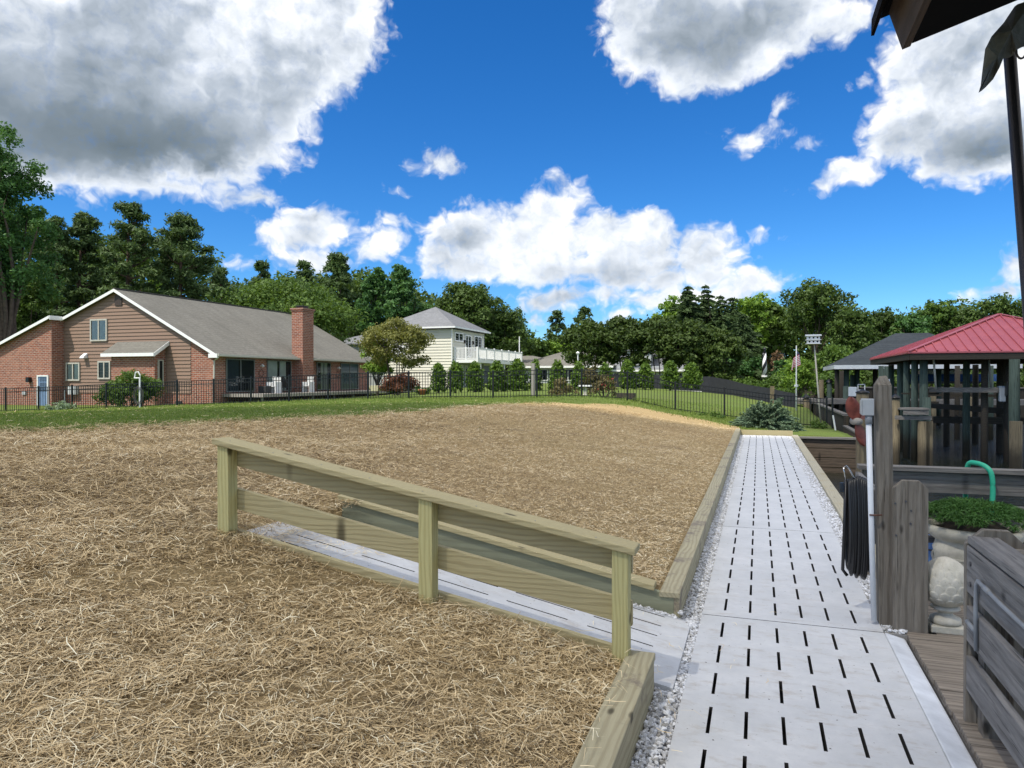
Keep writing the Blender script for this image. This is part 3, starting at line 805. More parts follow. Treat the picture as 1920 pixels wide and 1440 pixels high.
# ------------------------------------------------------------------ shared building materials
def brick_mat(name, c1, c2, mortar):
    m, N, out = newmat(name)
    g = N.n('ShaderNodeNewGeometry'); P = g.outputs['Position']; x, y, z = N.sep(P)[0:3]
    nx = N.m('ABSOLUTE', N.sep(g.outputs['Normal'])[0]); f = N.m('GREATER_THAN', nx, .6)
    u = N.m('ADD', N.m('MULTIPLY', x, N.m('SUBTRACT', 1.0, f)), N.m('MULTIPLY', y, f))
    v = N.comb(u, z, 0)
    b = N.n('ShaderNodeTexBrick', {'Vector': v, 'Color1': c1, 'Color2': c2, 'Mortar': mortar, 'Scale': 1.0, 'Mortar Size': .016, 'Mortar Smooth': .2, 'Bias': -.1, 'Brick Width': .30, 'Row Height': .108})
    n = N.noise(P, 1.1, 6, .6); n2 = N.noise(N.comb(N.m('MULTIPLY', u, 4.2), N.m('MULTIPLY', z, 12.0)), 1.0, 2, .6)
    col = N.mix(N.lin(n2, .35, .7, 0, .55), b.outputs[0], (c1[0]*.45, c1[1]*.45, c1[2]*.5))
    col = N.mix(N.lin(n, .4, .75, 0, .35), col, (.42, .24, .17))
    finish(N, out, col, .9, b.outputs['Fac'], -.008, .8, spec=.2); return m
BRICK = brick_mat('red_brick', (.37, .125, .072), (.17, .055, .04), (.43, .36, .30))
BRICK2 = brick_mat('orange_brick', (.42, .16, .08), (.34, .12, .07), (.36, .28, .2))
def siding_mat(name, c):
    m, N, out = newmat(name)
    P = N.n('ShaderNodeNewGeometry').outputs['Position']
    n = N.noise(P, .9, 6, .65); s = N.noise(N.n('ShaderNodeMapping', {'Vector': P, 'Scale': (2, 2, 40)}).outputs[0], 1, 4, .6)
    col = N.mix(N.lin(n, .35, .7, 0, .35), c, tuple(a*.8 for a in c)); col = N.mix(N.lin(s, .45, .75, 0, .3), col, tuple(min(1, a*1.15) for a in c))
    finish(N, out, col, .65, spec=.3); return m
BSID = siding_mat('brown_siding', (.25, .165, .12)); WSID = siding_mat('cream_siding', (.66, .64, .53)); GSID = siding_mat('grey_siding', (.40, .42, .42))
def shingle_mat(name, c):
    m, N, out = newmat(name)
    P = N.n('ShaderNodeNewGeometry').outputs['Position']; x, y, z = N.sep(P)[0:3]
    a = N.noise(P, .45, 6, .65); b_ = N.noise(N.comb(N.m('MULTIPLY', x, 5), N.m('MULTIPLY', y, 5), N.m('MULTIPLY', z, 11)), 1, 4, .8); c_ = N.noise(P, 26, 3, .7)
    st = N.noise(N.comb(N.m('MULTIPLY', x, .35), N.m('MULTIPLY', y, 1.8), 0), 1, 5, .6)
    row = N.m('FRACT', N.m('MULTIPLY', z, 7.2))
    col = N.mix(N.lin(b_, .3, .7), tuple(k*.72 for k in c), tuple(k*1.25 for k in c))
    col = N.mix(N.lin(a, .4, .7, 0, .45), col, tuple(k*.66 for k in c)); col = N.mix(N.lin(st, .45, .72, 0, .45), col, tuple(k*.58 for k in c))
    col = N.mix(N.m('MULTIPLY', N.m('LESS_THAN', row, .16), .35), col, tuple(k*.45 for k in c))
    finish(N, out, col, .93, c_, .02, .6, spec=.15); return m
SHB = shingle_mat('brown_shingles', (.18, .172, .15)); SHG = shingle_mat('grey_shingles', (.21, .215, .225)); SHD = shingle_mat('slate_shingles', (.085, .095, .10))
WHT = plain('white_paint', (.80, .80, .78), .45, var=.05); TRIM = plain('tan_trim', (.42, .39, .33), .6); BLK = plain('black_metal', (.012, .012, .013), .35, .3)
DARKIN = plain('dark_interior', (.018, .022, .024), .8); CURT = plain('curtain_cloth', (.66, .68, .62), .9, scale=2); CURTW = plain('white_curtain', (.75, .76, .76), .9)
def glass_mat():
    m, N, out = newmat('window_glass')
    tr = N.n('ShaderNodeBsdfTransparent', {'Color': (.84, .88, .88)}); gl = N.n('ShaderNodeBsdfGlossy', {'Color': (.8, .85, .9), 'Roughness': .02})
    fr = N.n('ShaderNodeFresnel', {'IOR': 1.5}); mx = N.n('ShaderNodeMixShader', {0: fr.outputs[0]})
    N.set(mx.inputs[1], tr.outputs[0]); N.set(mx.inputs[2], gl.outputs[0]); N.set(out.inputs[0], mx.outputs[0]); return m
GLASS = glass_mat()
def P3(face, pos, a, d, z):       # face 'y': wall looks to -Y at Y=pos ; 'x': wall looks to +X at X=pos ; d = distance proud
    return (a, pos-d, z) if face == 'y' else (pos+d, a, z)
def wbox(b, face, pos, a0, a1, z0, z1, d0, d1):
    p, q = P3(face, pos, a0, d0, z0), P3(face, pos, a1, d1, z1)
    b.box(tuple(min(p[i], q[i]) for i in range(3)), tuple(max(p[i], q[i]) for i in range(3)))
def window(t, face, pos, a0, a1, z0, z1, fmat, name='window', mull=1, hm=0, fw=.07, curtain=None, part=(0, 1), door=False):
    """frame (the part) with pane and curtain as its sub-parts"""
    b = MB()
    wbox(b, face, pos, a0, a1, z1-fw, z1, .003, .075); wbox(b, face, pos, a0, a1, z0, z0+fw, .003, .085)
    wbox(b, face, pos, a0, a0+fw, z0+fw, z1-fw, .003, .075); wbox(b, face, pos, a1-fw, a1, z0+fw, z1-fw, .003, .075)
    for k in range(1, mull+1):
        c = a0+(a1-a0)*k/(mull+1); wbox(b, face, pos, c-fw*.45, c+fw*.45, z0+fw, z1-fw, .004, .07)
    for k in range(1, hm+1):
        c = z0+(z1-z0)*k/(hm+1); wbox(b, face, pos, a0+fw, a1-fw, c-.012, c+.012, .03, .066)
    f = b.build(name, fmat, t)
    b = MB(); b.add([P3(face,pos,a0+fw,.043,z0+fw), P3(face,pos,a1-fw,.043,z0+fw), P3(face,pos,a1-fw,.043,z1-fw), P3(face,pos,a0+fw,.043,z1-fw)], [(0,1,2,3)]); b.build('pane', GLASS, f, fix=False)
    b = MB(); wbox(b, face, pos, a0+fw, a1-fw, z0+fw, z1-fw, .004, .010); b.build('interior', DARKIN, f)
    if curtain:
        for (c0, c1) in part:
            b = MB(); n = 24; s0 = a0+fw+(a1-a0-2*fw)*c0; s1 = a0+fw+(a1-a0-2*fw)*c1
            for k in range(n):
                u0, u1 = s0+(s1-s0)*k/n, s0+(s1-s0)*(k+1)/n
                d0_, d1_ = .016+.014*(k % 2), .016+.014*((k+1) % 2)
                b.add([P3(face,pos,u0,d0_,z0+fw), P3(face,pos,u1,d1_,z0+fw), P3(face,pos,u1,d1_,z1-fw), P3(face,pos,u0,d0_,z1-fw)], [(0,1,2,3)])
            b.build('curtain', curtain, f)
    return f
def laps(b, face, pos, z0, z1, lo, hi, h=.21, d=.045):
    z = z0
    while z < z1:
        zt = min(z+h, z1)
        a0, a1 = lo(z), hi(z); c0, c1 = lo(zt), hi(zt)
        if a1-a0 > .05:
            b.add([P3(face,pos,a0,d,z),P3(face,pos,a1,d,z),P3(face,pos,c1,.004,zt),P3(face,pos,c0,.004,zt)], [(0,1,2,3)])
            b.add([P3(face,pos,a0,.002,z),P3(face,pos,a1,.002,z),P3(face,pos,a1,d,z),P3(face,pos,a0,d,z)], [(0,1,2,3)])
        z += h
# ------------------------------------------------------------------ brick house
def brick_house():
    t = thing('brick_house', 'long red brick house with brown sided gable and grey-brown roof behind the fence', 'house', (-36, 40, .3))
    GY_, RX, FY = 32.9, -29.0, 50.0
    zb = -.6
    def roofz(x):
        if x > -36: return 7.08 - .53*(x+36)
        if x > -40.3: return 7.08 + .386*(x+36)
        return 5.50 + .37*(x+40.3)
    # walls: brick core
    b = MB()
    b.prism([(-40.3,zb),(RX,zb),(RX,roofz(RX)-.12),(-36,6.95),(-40.3,roofz(-40.29)-.12)], 1, GY_, FY)
    b.prism([(-49,zb),(-40.31,zb),(-40.31,5.36),(-49,roofz(-49)-.12)], 1, 32.07, 45)
    b.build('brick_wall', BRICK, t)
    b = MB()
    laps(b, 'y', GY_, .92, 6.93, lambda z: max(-40.28, -36-(6.93-z)/.386), lambda z: min(-30.6, -36+(6.93-z)/.53))
    b.add([(-40.28,GY_-.002,.92),(-30.6,GY_-.002,.92),(-30.6,GY_-.03,.92),(-40.28,GY_-.03,.92)], [(0,1,2,3)])
    b.build('siding', BSID, t, fix=False)
    # roof slabs
    def slab(b, xa, xb, y0, y1, th=.10):
        za, zb_ = roofz(xa), roofz(xb)
        b.hexa([(xa,y0,za-th),(xb,y0,zb_-th),(xb,y1,zb_-th),(xa,y1,za-th),(xa,y0,za),(xb,y0,zb_),(xb,y1,zb_),(xa,y1,za)])
    rf = MB(); slab(rf, -36, -28.55, 32.62, 50.3); slab(rf, -40.299, -36.0, 32.62, 50.3)
    za = 5.50; rf.hexa([(-49.3,31.8,za-3.33-.1),(-40.15,31.8,za-.05),(-40.15,45.2,za-.05),(-49.3,45.2,za-3.33-.1),(-49.3,31.8,za-3.33),(-40.15,31.8,za+.055),(-40.15,45.2,za+.055),(-49.3,45.2,za-3.33)])
    roof = rf.build('roof', SHB, t)
    b = MB(); b.box((-36.10, 32.60, 7.075), (-35.90, 50.32, 7.12)); b.build('ridge_cap', plain('ridge_dark', (.09, .08, .07), .9), roof)
    # white rake boards
    b = MB()
    def rake(xa, xb, y, za, zb_, w=.17):
        b.hexa([(xa,y-.03,za-w-.02),(xb,y-.03,zb_-w-.02),(xb,y,zb_-w-.02),(xa,y,za-w-.02),(xa,y-.03,za-.015),(xb,y-.03,zb_-.015),(xb,y,zb_-.015),(xa,y,za-.015)])
    rake(-36, -28.55, 32.615, roofz(-36), roofz(-28.55)); rake(-40.25, -36.002, 32.615, roofz(-40.25), roofz(-36.002))
    rake(-49.3, -40.15, 31.795, 2.17, 5.555); b.box((-40.149, 31.8, 5.30), (-40.10, 32.62, 5.55))
    b.box((-29.1, 32.58, 2.93), (-28.50, 32.70, 3.16))
    b.build('rake_board', WHT, t)
    b = MB(); b.box((-28.549, 32.62, 3.02), (-28.42, 40.18, 3.14)); b.box((-28.549, 41.42, 3.02), (-28.42, 50.3, 3.14)); b.build('gutter', plain('gutter_cream', (.50, .47, .40), .5), t)
    b = MB(); b.box((-28.55, 32.7, 2.99), (-29.0, 50.2, 3.012)); b.build('soffit', TRIM, t)
    b = MB(); b.tube([(-28.48,32.75,3.03),(-28.70,32.80,2.88),(-28.93,32.85,2.78),(-28.95,32.82,.2)], .045, 8); b.build('downspout', plain('gutter_cream', (.5, .47, .4)), t)
    b = MB(); b.tube([(-28.48,50.2,3.03),(-28.9,50.1,2.8),(-28.93,50.1,.5)], .045, 8); b.build('downspout', plain('gutter_cream', (.5, .47, .4)), t)
    # chimney
    b = MB(); b.box((-29.1,40.2,-.2),(-28.25,41.4,6.2)); b.box((-29.14,40.16,6.2),(-28.21,41.44,6.3)); b.box((-29.18,40.12,6.3),(-28.17,41.48,6.42)); ch = b.build('chimney', BRICK, t)
    b = MB(); b.box((-28.95,40.5,6.42),(-28.45,41.1,6.55)); b.box((-29.0,40.42,6.56),(-28.4,41.18,6.59)); b.build('flue_cap', plain('flue', (.05, .05, .05)), ch)
    # gable openings
    def rect(px0, py0, px1, py1, Y):
        a = PY(px0, py0, Y); c = PY(px1, py1, Y); return a.x, c.x, c.z, a.z
    fm = plain('tan_frame', (.45, .43, .37), .55)
    a0, a1, z0, z1 = rect(171.5, 599, 203, 639.5, GY_); window(t, 'y', GY_-.03, a0, a1, z0, z1, fm, curtain=CURTW, part=((.02,.46),(.54,.98)), fw=.09)
    a0, a1, z0, z1 = rect(126, 680, 151.5, 714, GY_); window(t, 'y', GY_-.03, a0, a1, z0, z1, fm, curtain=CURT, part=((.05,.4),(.6,.95)), fw=.09)
    a0, a1, z0, z1 = rect(185.5, 677, 209, 711, GY_); window(t, 'y', GY_-.03, a0, a1, z0, z1, fm, fw=.09)
    a0, a1, z0, z1 = rect(217.5, 554, 230.5, 573, GY_)
    b = MB(); wbox(b, 'y', GY_, a0, a1, z0, z1, .03, .08)
    b.build('gable_vent', plain('vent_brown', (.045, .028, .02)), t)
    b = MB(); p = PY(162, 668, GY_); b.hexa([(p.x-.16,GY_-.35,p.z-.12),(p.x+.16,GY_-.35,p.z-.12),(p.x+.16,GY_-.04,p.z-.12),(p.x-.16,GY_-.04,p.z-.12),(p.x-.14,GY_-.28,p.z+.0),(p.x+.14,GY_-.28,p.z),(p.x+.14,GY_-.04,p.z+.18),(p.x-.14,GY_-.04,p.z+.18)]); b.build('vent_hood', WHT, t)
    # front bay with its own little roof
    b = MB(); b.box((-35.6, 32.06, zb), (-32.4, 32.869, 3.2)); b.prism([(32.06,3.2),(32.869,3.2),(32.869,3.72)], 0, -35.6, -32.4); bay = b.build('bay', BRICK, t)
    b = MB(); b.hexa([(-36.0,31.75,3.16),(-32.15,31.75,3.16),(-32.15,32.86,3.86),(-36.0,32.86,3.86),(-36.0,31.75,3.24),(-32.15,31.75,3.24),(-32.15,32.86,3.94),(-36.0,32.86,3.94)]); b.build('bay_roof', SHB, bay)
    b = MB(); b.box((-36.03,31.71,3.03),(-32.12,31.749,3.22)); b.hexa([(-32.149,31.75,3.0),(-32.11,31.75,3.0),(-32.11,32.86,3.70),(-32.149,32.86,3.70),(-32.149,31.75,3.22),(-32.11,31.75,3.22),(-32.11,32.86,3.92),(-32.149,32.86,3.92)]); b.build('fascia', WHT, bay)
    window(t, 'x', -32.4, 32.28, 32.66, 1.3, 2.85, fm, mull=0)
    # wing door, lamp
    a0, a1, z0, z1 = rect(73, 706, 90, 768, 32.07)
    b = MB(); wbox(b, 'y', 32.07, a0-.08, a0, z0, z1+.08, .003, .08); wbox(b, 'y', 32.07, a1, a1+.08, z0, z1+.08, .003, .08); wbox(b, 'y', 32.07, a0, a1, z1, z1+.08, .003, .08)
    d = b.build('door', WHT, t)
    b = MB(); wbox(b, 'y', 32.07, a0+.002, a1-.002, z0, z1-.002, .004, .04); b.build('door_leaf', plain('blue_door', (.16, .24, .38), .5), d)
    b = MB()
    for i in range(3):
        for j in range(3): wbox(b, 'y', 32.07, a0+.12+i*.2, a0+.28+i*.2, z1-.30-j*.3, z1-.06-j*.3, .042, .05)
    b.build('door_lights', plain('door_glass', (.05, .08, .14), .1), d)
    b = MB(); p = PY(57, 712, 32.07); b.box((p.x-.12, 31.85, p.z-.15), (p.x+.12, 32.06, p.z+.15)); b.build('wall_lamp', BLK, t)
    # foundation vent, meter boxes
    for px0, py0, px1, py1, nm, c in ((110, 724, 124, 740, 'utility_box', (.50, .52, .52)), (42, 733, 49, 740, 'outlet_box', (.45, .46, .46)), (331, 752, 342, 757, 'foundation_vent', (.02, .02, .02))):
        a0, a1, z0, z1 = rect(px0, py0, px1, py1, 32.05 if px0 < 120 else GY_)
        yy = 32.07 if px0 < 90 else GY_-.03
        b = MB(); wbox(b, 'y', yy, a0, a1, z0, z1, .002, .22 if px0 > 90 and px0 < 200 else .06); b.build(nm, plain(nm, c, .5), t)
    p = PY(122, 738, GY_-.1); b = MB(); b.cyl((p.x, GY_-.12, .2), (p.x, GY_-.12, 1.1), .04); b.build('conduit', plain('utility_box', (.5, .52, .52)), t)
    # sliding doors of the long side
    sf = plain('slider_frame', (.16, .17, .16), .5)
    def rx(px0, px1): return PX(px0, 700, RX).y, PX(px1, 700, RX).y
    def slid(px0, px1, cp, m=CURT):
        y0, y1 = rx(px0, px1); window(t, 'x', RX, y0, y1, .98, 2.93, sf, name='sliding_door', mull=1, curtain=m if cp else None, part=cp or (), fw=.06)
    slid(423, 476, ((.0, .44),), plain('dark_curtain', (.05, .07, .08), .9)); slid(500, 545, ((.03, .42), (.52, .80))); slid(593, 619, ((.3, .8),)); slid(638, 671, ((.02, .5), (.55, .98)), plain('blue_curtain', (.16, .22, .24), .9))
    for px in (489, 633):
        y = PX(px, 690, RX).y; b = MB(); b.tube([(RX+.0,y,2.55),(RX+.14,y,2.6),(RX+.2,y,2.5)], [.05,.06,.09], 10); b.build('wall_lamp', WHT, t)
        b = MB()
        for k in range(10):
            a = k/10*2*pi; b.add([(RX+.03,y+.22*cos(a),2.1+.22*sin(a)),(RX+.03,y+.3*cos(a+.3),2.1+.3*sin(a+.3)),(RX+.05,y+.15*cos(a+.6),2.1+.15*sin(a+.6))], [(0,1,2)])
        b.build('wreath', plain('wreath', (.09, .05, .04), .9), t)
brick_house()
def deck_house():
    t = thing('deck', 'low weathered timber deck along the glass doors of the brick house', 'deck', (-27.6, 44, .5))
    b = MB()
    y = 33.6
    while y < 57.0:
        b.box((-28.98, y, .86), (-26.25, y+.135, .90)); y += .145
    b.build('decking', plain('deck_grey', (.22, .20, .18), .85, var=.3, scale=3), t)
    b = MB(); b.box((-26.24, 33.6, .72), (-26.2, 57, .90)); b.box((-29, 33.56, .72), (-26.2, 33.598, .90)); b.build('rim_board', plain('deck_rim', (.30, .27, .24), .8, var=.25), t)
    for yy in np.arange(33.8, 57, 2.4):
        b = MB(); b.box((-26.5, yy, -.1), (-26.4, yy+.1, .72)); b.build('support_post', plain('deck_rim', (.3, .27, .24)), t)
deck_house()
# ------------------------------------------------------------------ black fence
def fence_line(x):
    return 28.4 + (.139 if x < -4.9 else .133)*(x+4.9)
def fence():
    t = thing('picket_fence', 'long black metal picket fence crossing the lawn before the houses', 'fence', (-10, 27.7, .9))
    xs = []
    x = -4.9
    while x > -38: xs.append(x); x -= 1.795
    xs = xs[::-1] + [-4.9+1.83*k for k in range(1, 5)] + [2.62]
    H = 1.13
    def g(x): return float(land(np.array([x]), np.array([fence_line(x)]))[0]) if x < 2.9 else -.12
    for i, x in enumerate(xs):
        y = fence_line(x); z = g(x)
        b = MB(); b.box((x-.032, y-.032, z-.3), (x+.032, y+.032, z+H+.01)); b.prism([(x-.036,z+H+.01),(x+.036,z+H+.01),(x,z+H+.04)], 1, y-.036, y+.036)
        b.build('post', BLK, t)
        if i+1 < len(xs):
            x2 = xs[i+1]; y2 = fence_line(x2); z2 = g(x2)
            if x2-x < .3: continue
            b = MB()
            for hh in (.08, H-.19, H-.03):
                b.beam((x+.032, y, z+hh), (x2-.032, y2, z2+hh), .022, .030)
            n = int(round((x2-x)/.118))
            for k in range(1, n):
                f = k/n; a = x+(x2-x)*f; c = y+(y2-y)*f; zz = z+(z2-z)*f
                b.box((a-.009, c-.009, zz+.02), (a+.009, c+.009, zz+H-.03))
            b.build('picket_panel', BLK, t)
fence()
# ------------------------------------------------------------------ cream two-storey house
def hip(b, x0, x1, y0, y1, z, h, over=.0, th=.12, ridge='y'):
    """hip roof; ridge along given axis"""
    w = min(x1-x0, y1-y0)/2
    if ridge == 'y': r0, r1 = ((x0+x1)/2, y0+w), ((x0+x1)/2, y1-w)
    else: r0, r1 = (x0+w, (y0+y1)/2), (x1-w, (y0+y1)/2)
    b.add([(x0,y0,z),(x1,y0,z),(x1,y1,z),(x0,y1,z),(r0[0],r0[1],z+h),(r1[0],r1[1],z+h),(x0,y0,z-th),(x1,y0,z-th),(x1,y1,z-th),(x0,y1,z-th)],
          ([(0,1,4),(1,2,5,4),(2,3,5),(3,0,4,5)] if ridge == 'y' else [(0,1,5,4),(1,2,5),(2,3,4,5),(3,0,4)]) + [(9,8,7,6),(0,6,7,1),(1,7,8,2),(2,8,9,3),(3,9,6,0)])
def cream_house():
    t = thing('two_storey_house', 'cream two-storey house with grey hip roof and white railed balcony beyond the brick house', 'house', (-29, 61, 1))
    X1, Y0, Y1, X0 = -25.0, 57.0, 64.6, -31.6
    b = MB(); b.box((X0, Y0, .3), (X1, Y1, 6.1)); b.build('wall', GSID, t)
    b = MB(); laps(b, 'y', Y0, .8, 6.1, lambda z: X0, lambda z: X1, .25, .055); laps(b, 'x', X1, 3.5, 6.1, lambda z: Y0, lambda z: Y1, .25, .055); b.build('siding', WSID, t, fix=False)
    b = MB(); b.box((X1-.02, Y0-.05, .8), (X1+.05, Y0+.06, 6.1)); b.box((X1+.03, Y1-.1, .8), (X1+.05, Y1, 6.1)); b.build('corner_board', WHT, t)
    b = MB(); hip(b, X0-.5, X1+.5, Y0-.5, Y1+.5, 6.3, 2.15, ridge='x'); b.build('roof', SHG, t)
    b = MB(); b.box((X0-.5, Y0-.54, 6.14), (X1+.54, Y0-.501, 6.28)); b.box((X1+.501, Y0-.5, 6.14), (X1+.54, Y1+.54, 6.28)); b.build('fascia', WHT, t)
    def ry(px): return PX(px, 650, X1).y
    for p0, p1, z0, z1, nm, mu in ((851.5, 867, 5.05, 5.85, 'window', 1), (871, 882, 3.75, 5.75, 'balcony_door', 1), (888, 902, 4.4, 5.8, 'window', 1)):
        window(t, 'x', X1+.03, ry(p0), ry(p1), z0, z1, WHT, name=nm, mull=mu, fw=.11)
    for p in (869.5, 885.5):
        b = MB(); b.box((X1+.03, ry(p)-.06, 4.95), (X1+.18, ry(p)+.06, 5.25)); b.build('wall_lamp', BLK, t)
    for p0, p1 in ((861, 868), (871, 876)):
        window(t, 'x', X1, ry(p0), ry(p1), 1.0, 3.0, WHT, name='window', mull=0, fw=.12)
    b = MB(); b.box((-30.9, 56.86, 3.5), (-29.5, 56.95, 4.9)); b.build('window', WHT, t)
    # rear wing seen left of the small maple
    b = MB(); b.box((-44, 66, .5), (-36.5, 75, 5.4)); b.build('rear_wing', GSID, t)
    b = MB(); hip(b, -44.4, -36.1, 65.6, 75.4, 5.5, 1.4, ridge='x'); b.build('rear_roof', SHG, t)
    window(t, 'x', -36.5, 67.0, 68.4, 3.2, 5.0, WHT, fw=.12)
    # balcony
    BX, BY0, BY1, Z0, Z1 = -22.7, 57.3, 69.5, 3.45, 4.45
    b = MB(); b.box((X1+.06, BY0, Z0-.28), (BX, Y1, Z0)); b.box((X1-2, Y1+.01, Z0-.28), (BX, BY1, Z0)); bal = b.build('balcony', WHT, t)
    b = MB()
    def run(p, q, n, posts):
        for hh in (.08, .98): b.beam((p[0], p[1], Z0+hh), (q[0], q[1], Z0+hh), .07, .06)
        for k in range(n+1):
            f = k/n; b.box((p[0]+(q[0]-p[0])*f-.022, p[1]+(q[1]-p[1])*f-.022, Z0+.1), (p[0]+(q[0]-p[0])*f+.022, p[1]+(q[1]-p[1])*f+.022, Z0+.96))
        for k in range(posts+1):
            f = k/posts; b.box((p[0]+(q[0]-p[0])*f-.06, p[1]+(q[1]-p[1])*f-.06, Z0), (p[0]+(q[0]-p[0])*f+.06, p[1]+(q[1]-p[1])*f+.06, Z0+1.08))
    run((X1+.12, BY0+.06), (BX-.06, BY0+.06), 17, 2); run((BX-.06, BY0+.2), (BX-.06, BY1), 90, 6)
    b.build('balcony_rail', WHT, bal)
    for y in (58.4, 61.4, 64.6, 69.2):
        b = MB(); b.box((BX-.35, y-.1, .5), (BX-.15, y+.1, Z0-.28)); b.build('balcony_post', WHT, t)
    b = MB(); b.cyl((BX-.1, 68.9, Z0+1.0), (BX-.1, 68.9, Z0+2.6), .05); b.build('pole', WHT, t)
    b = MB(); b.beam((BX-.4, 62.2, 3.1), (BX-.4, 66.8, 1.0), .2, .22); b.build('stair_stringer', WHT, t)
    # patio chair on the balcony
    for y in (61.5, 66.0):
        c = thing('patio_chair', 'pale blue chair on the white balcony, %s' % ('nearer the house doors' if y < 63 else 'towards the far end'), 'chair', (-23.6, y, Z0))
        b = MB(); b.box((-23.9, y-.3, Z0+.35), (-23.3, y+.3, Z0+.42)); b.build('seat', plain('aqua', (.25, .5, .52), .5), c)
        b = MB(); b.hexa([(-23.95,y-.3,Z0+.42),(-23.9,y-.3,Z0+.42),(-23.9,y+.3,Z0+.42),(-23.95,y+.3,Z0+.42),(-24.1,y-.3,Z0+1.05),(-24.05,y-.3,Z0+1.05),(-24.05,y+.3,Z0+1.05),(-24.1,y+.3,Z0+1.05)]); b.build('backrest', MATS['aqua'], c)
        for sx in (-23.87, -23.35):
            for sy in (y-.27, y+.27):
                b = MB(); b.box((sx-.02, sy-.02, Z0), (sx+.02, sy+.02, Z0+.35)); b.build('leg', MATS['aqua'], c)
cream_house()
def simple_houses():
    # low grey house
    t = thing('low_house', 'low grey house with wide hip roof right of the white balcony', 'house', (-22, 86, 1))
    Q = 8.6
    b = MB(); b.box((-24-Q, 82, .5), (-6-Q, 94, 3.6)); b.build('wall', GSID, t)
    b = MB(); hip(b, -18.4-Q, -6.5-Q, 79.0, 91, 3.3, 2.2, ridge='x'); b.build('roof', SHB, t)
    b = MB(); hip(b, -28-Q, -14-Q, 84, 94, 3.6, 1.2, ridge='x'); b.build('rear_roof', SHB, t)
    b = MB(); b.box((-18.3-Q, 78.94, 3.05), (-6.6-Q, 78.99, 3.28)); b.build('fascia', WHT, t)
    b = MB(); b.box((-17.8-Q, 79.6, .5), (-7-Q, 81.9, 3.1)); b.build('front_wall', GSID, t)
    for x in (-15.5-Q, -12.5-Q, -9-Q):
        window(t, 'y', 79.6, x, x+1.2, 1.6, 2.9, WHT)
    # house half hidden by the dark trees
    t = thing('grey_house', 'pale grey house half hidden behind the row of dark multi-stemmed trees', 'house', (-10, 84, 1))
    b = MB(); b.box((-17, 80, .5), (-3, 90, 3.2)); b.build('wall', GSID, t)
    b = MB(); b.hexa([(-17.5,79.4,2.7),(-2.5,79.4,2.7),(-2.5,85,4.6),(-17.5,85,4.6),(-17.5,79.4,2.85),(-2.5,79.4,2.85),(-2.5,85,4.75),(-17.5,85,4.75)]); b.hexa([(-17.5,85.02,4.6),(-2.5,85.02,4.6),(-2.5,90.5,2.7),(-17.5,90.5,2.7),(-17.5,85.02,4.75),(-2.5,85.02,4.75),(-2.5,90.5,2.85),(-17.5,90.5,2.85)]); b.build('roof', SHG, t)
    b = MB(); b.box((-17.5, 79.35, 2.6), (-2.5, 79.39, 2.8)); b.build('fascia', WHT, t)
    b = MB(); b.box((-13.8, 79.8, 3.3), (-11.2, 81.5, 4.9)); d = b.build('dormer', GSID, t)
    b = MB(); b.prism([(-14.1,4.9),(-10.9,4.9),(-12.5,5.7)], 1, 79.5, 84); b.build('dormer_roof', SHG, d)
    window(t, 'y', 79.8, -13.2, -11.8, 3.6, 4.7, WHT)
    for x in (-16, -9, -6): window(t, 'y', 80, x, x+1.3, 1.4, 2.5, WHT)
    # flat roofed brick house up the far bank
    t = thing('flat_roof_house', 'small orange brick house with a flat grey roof among the far trees', 'house', (13, 98, 3))
    a = PZ(1424, 650, 100); c = PZ(1457, 650, 100)
    x0, x1, y = a.x, c.x+.6, (a.y+c.y)/2
    z1 = PZ(1440, 648, 100).z; 
    b = MB(); b.box((x0, y, 1.0), (x1, y+7, z1-1.9)); b.build('brick_wall', BRICK2, t)
    b = MB(); b.box((x0+.01, y+.01, z1-1.9), (x1-.01, y+6.9, z1-.2)); b.build('upper_wall', GSID, t)
    b = MB(); b.box((x0-.8, y-.8, z1-.2), (x1+.5, y+7.5, z1+.1)); b.build('roof', plain('flat_roof', (.35, .35, .33)), t)
    for k in range(3):
        s = x0+.3+k*1.1; window(t, 'y', y, s, s+.9, z1-1.8, z1-1.0, BLK, mull=0, fw=.05)
simple_houses()
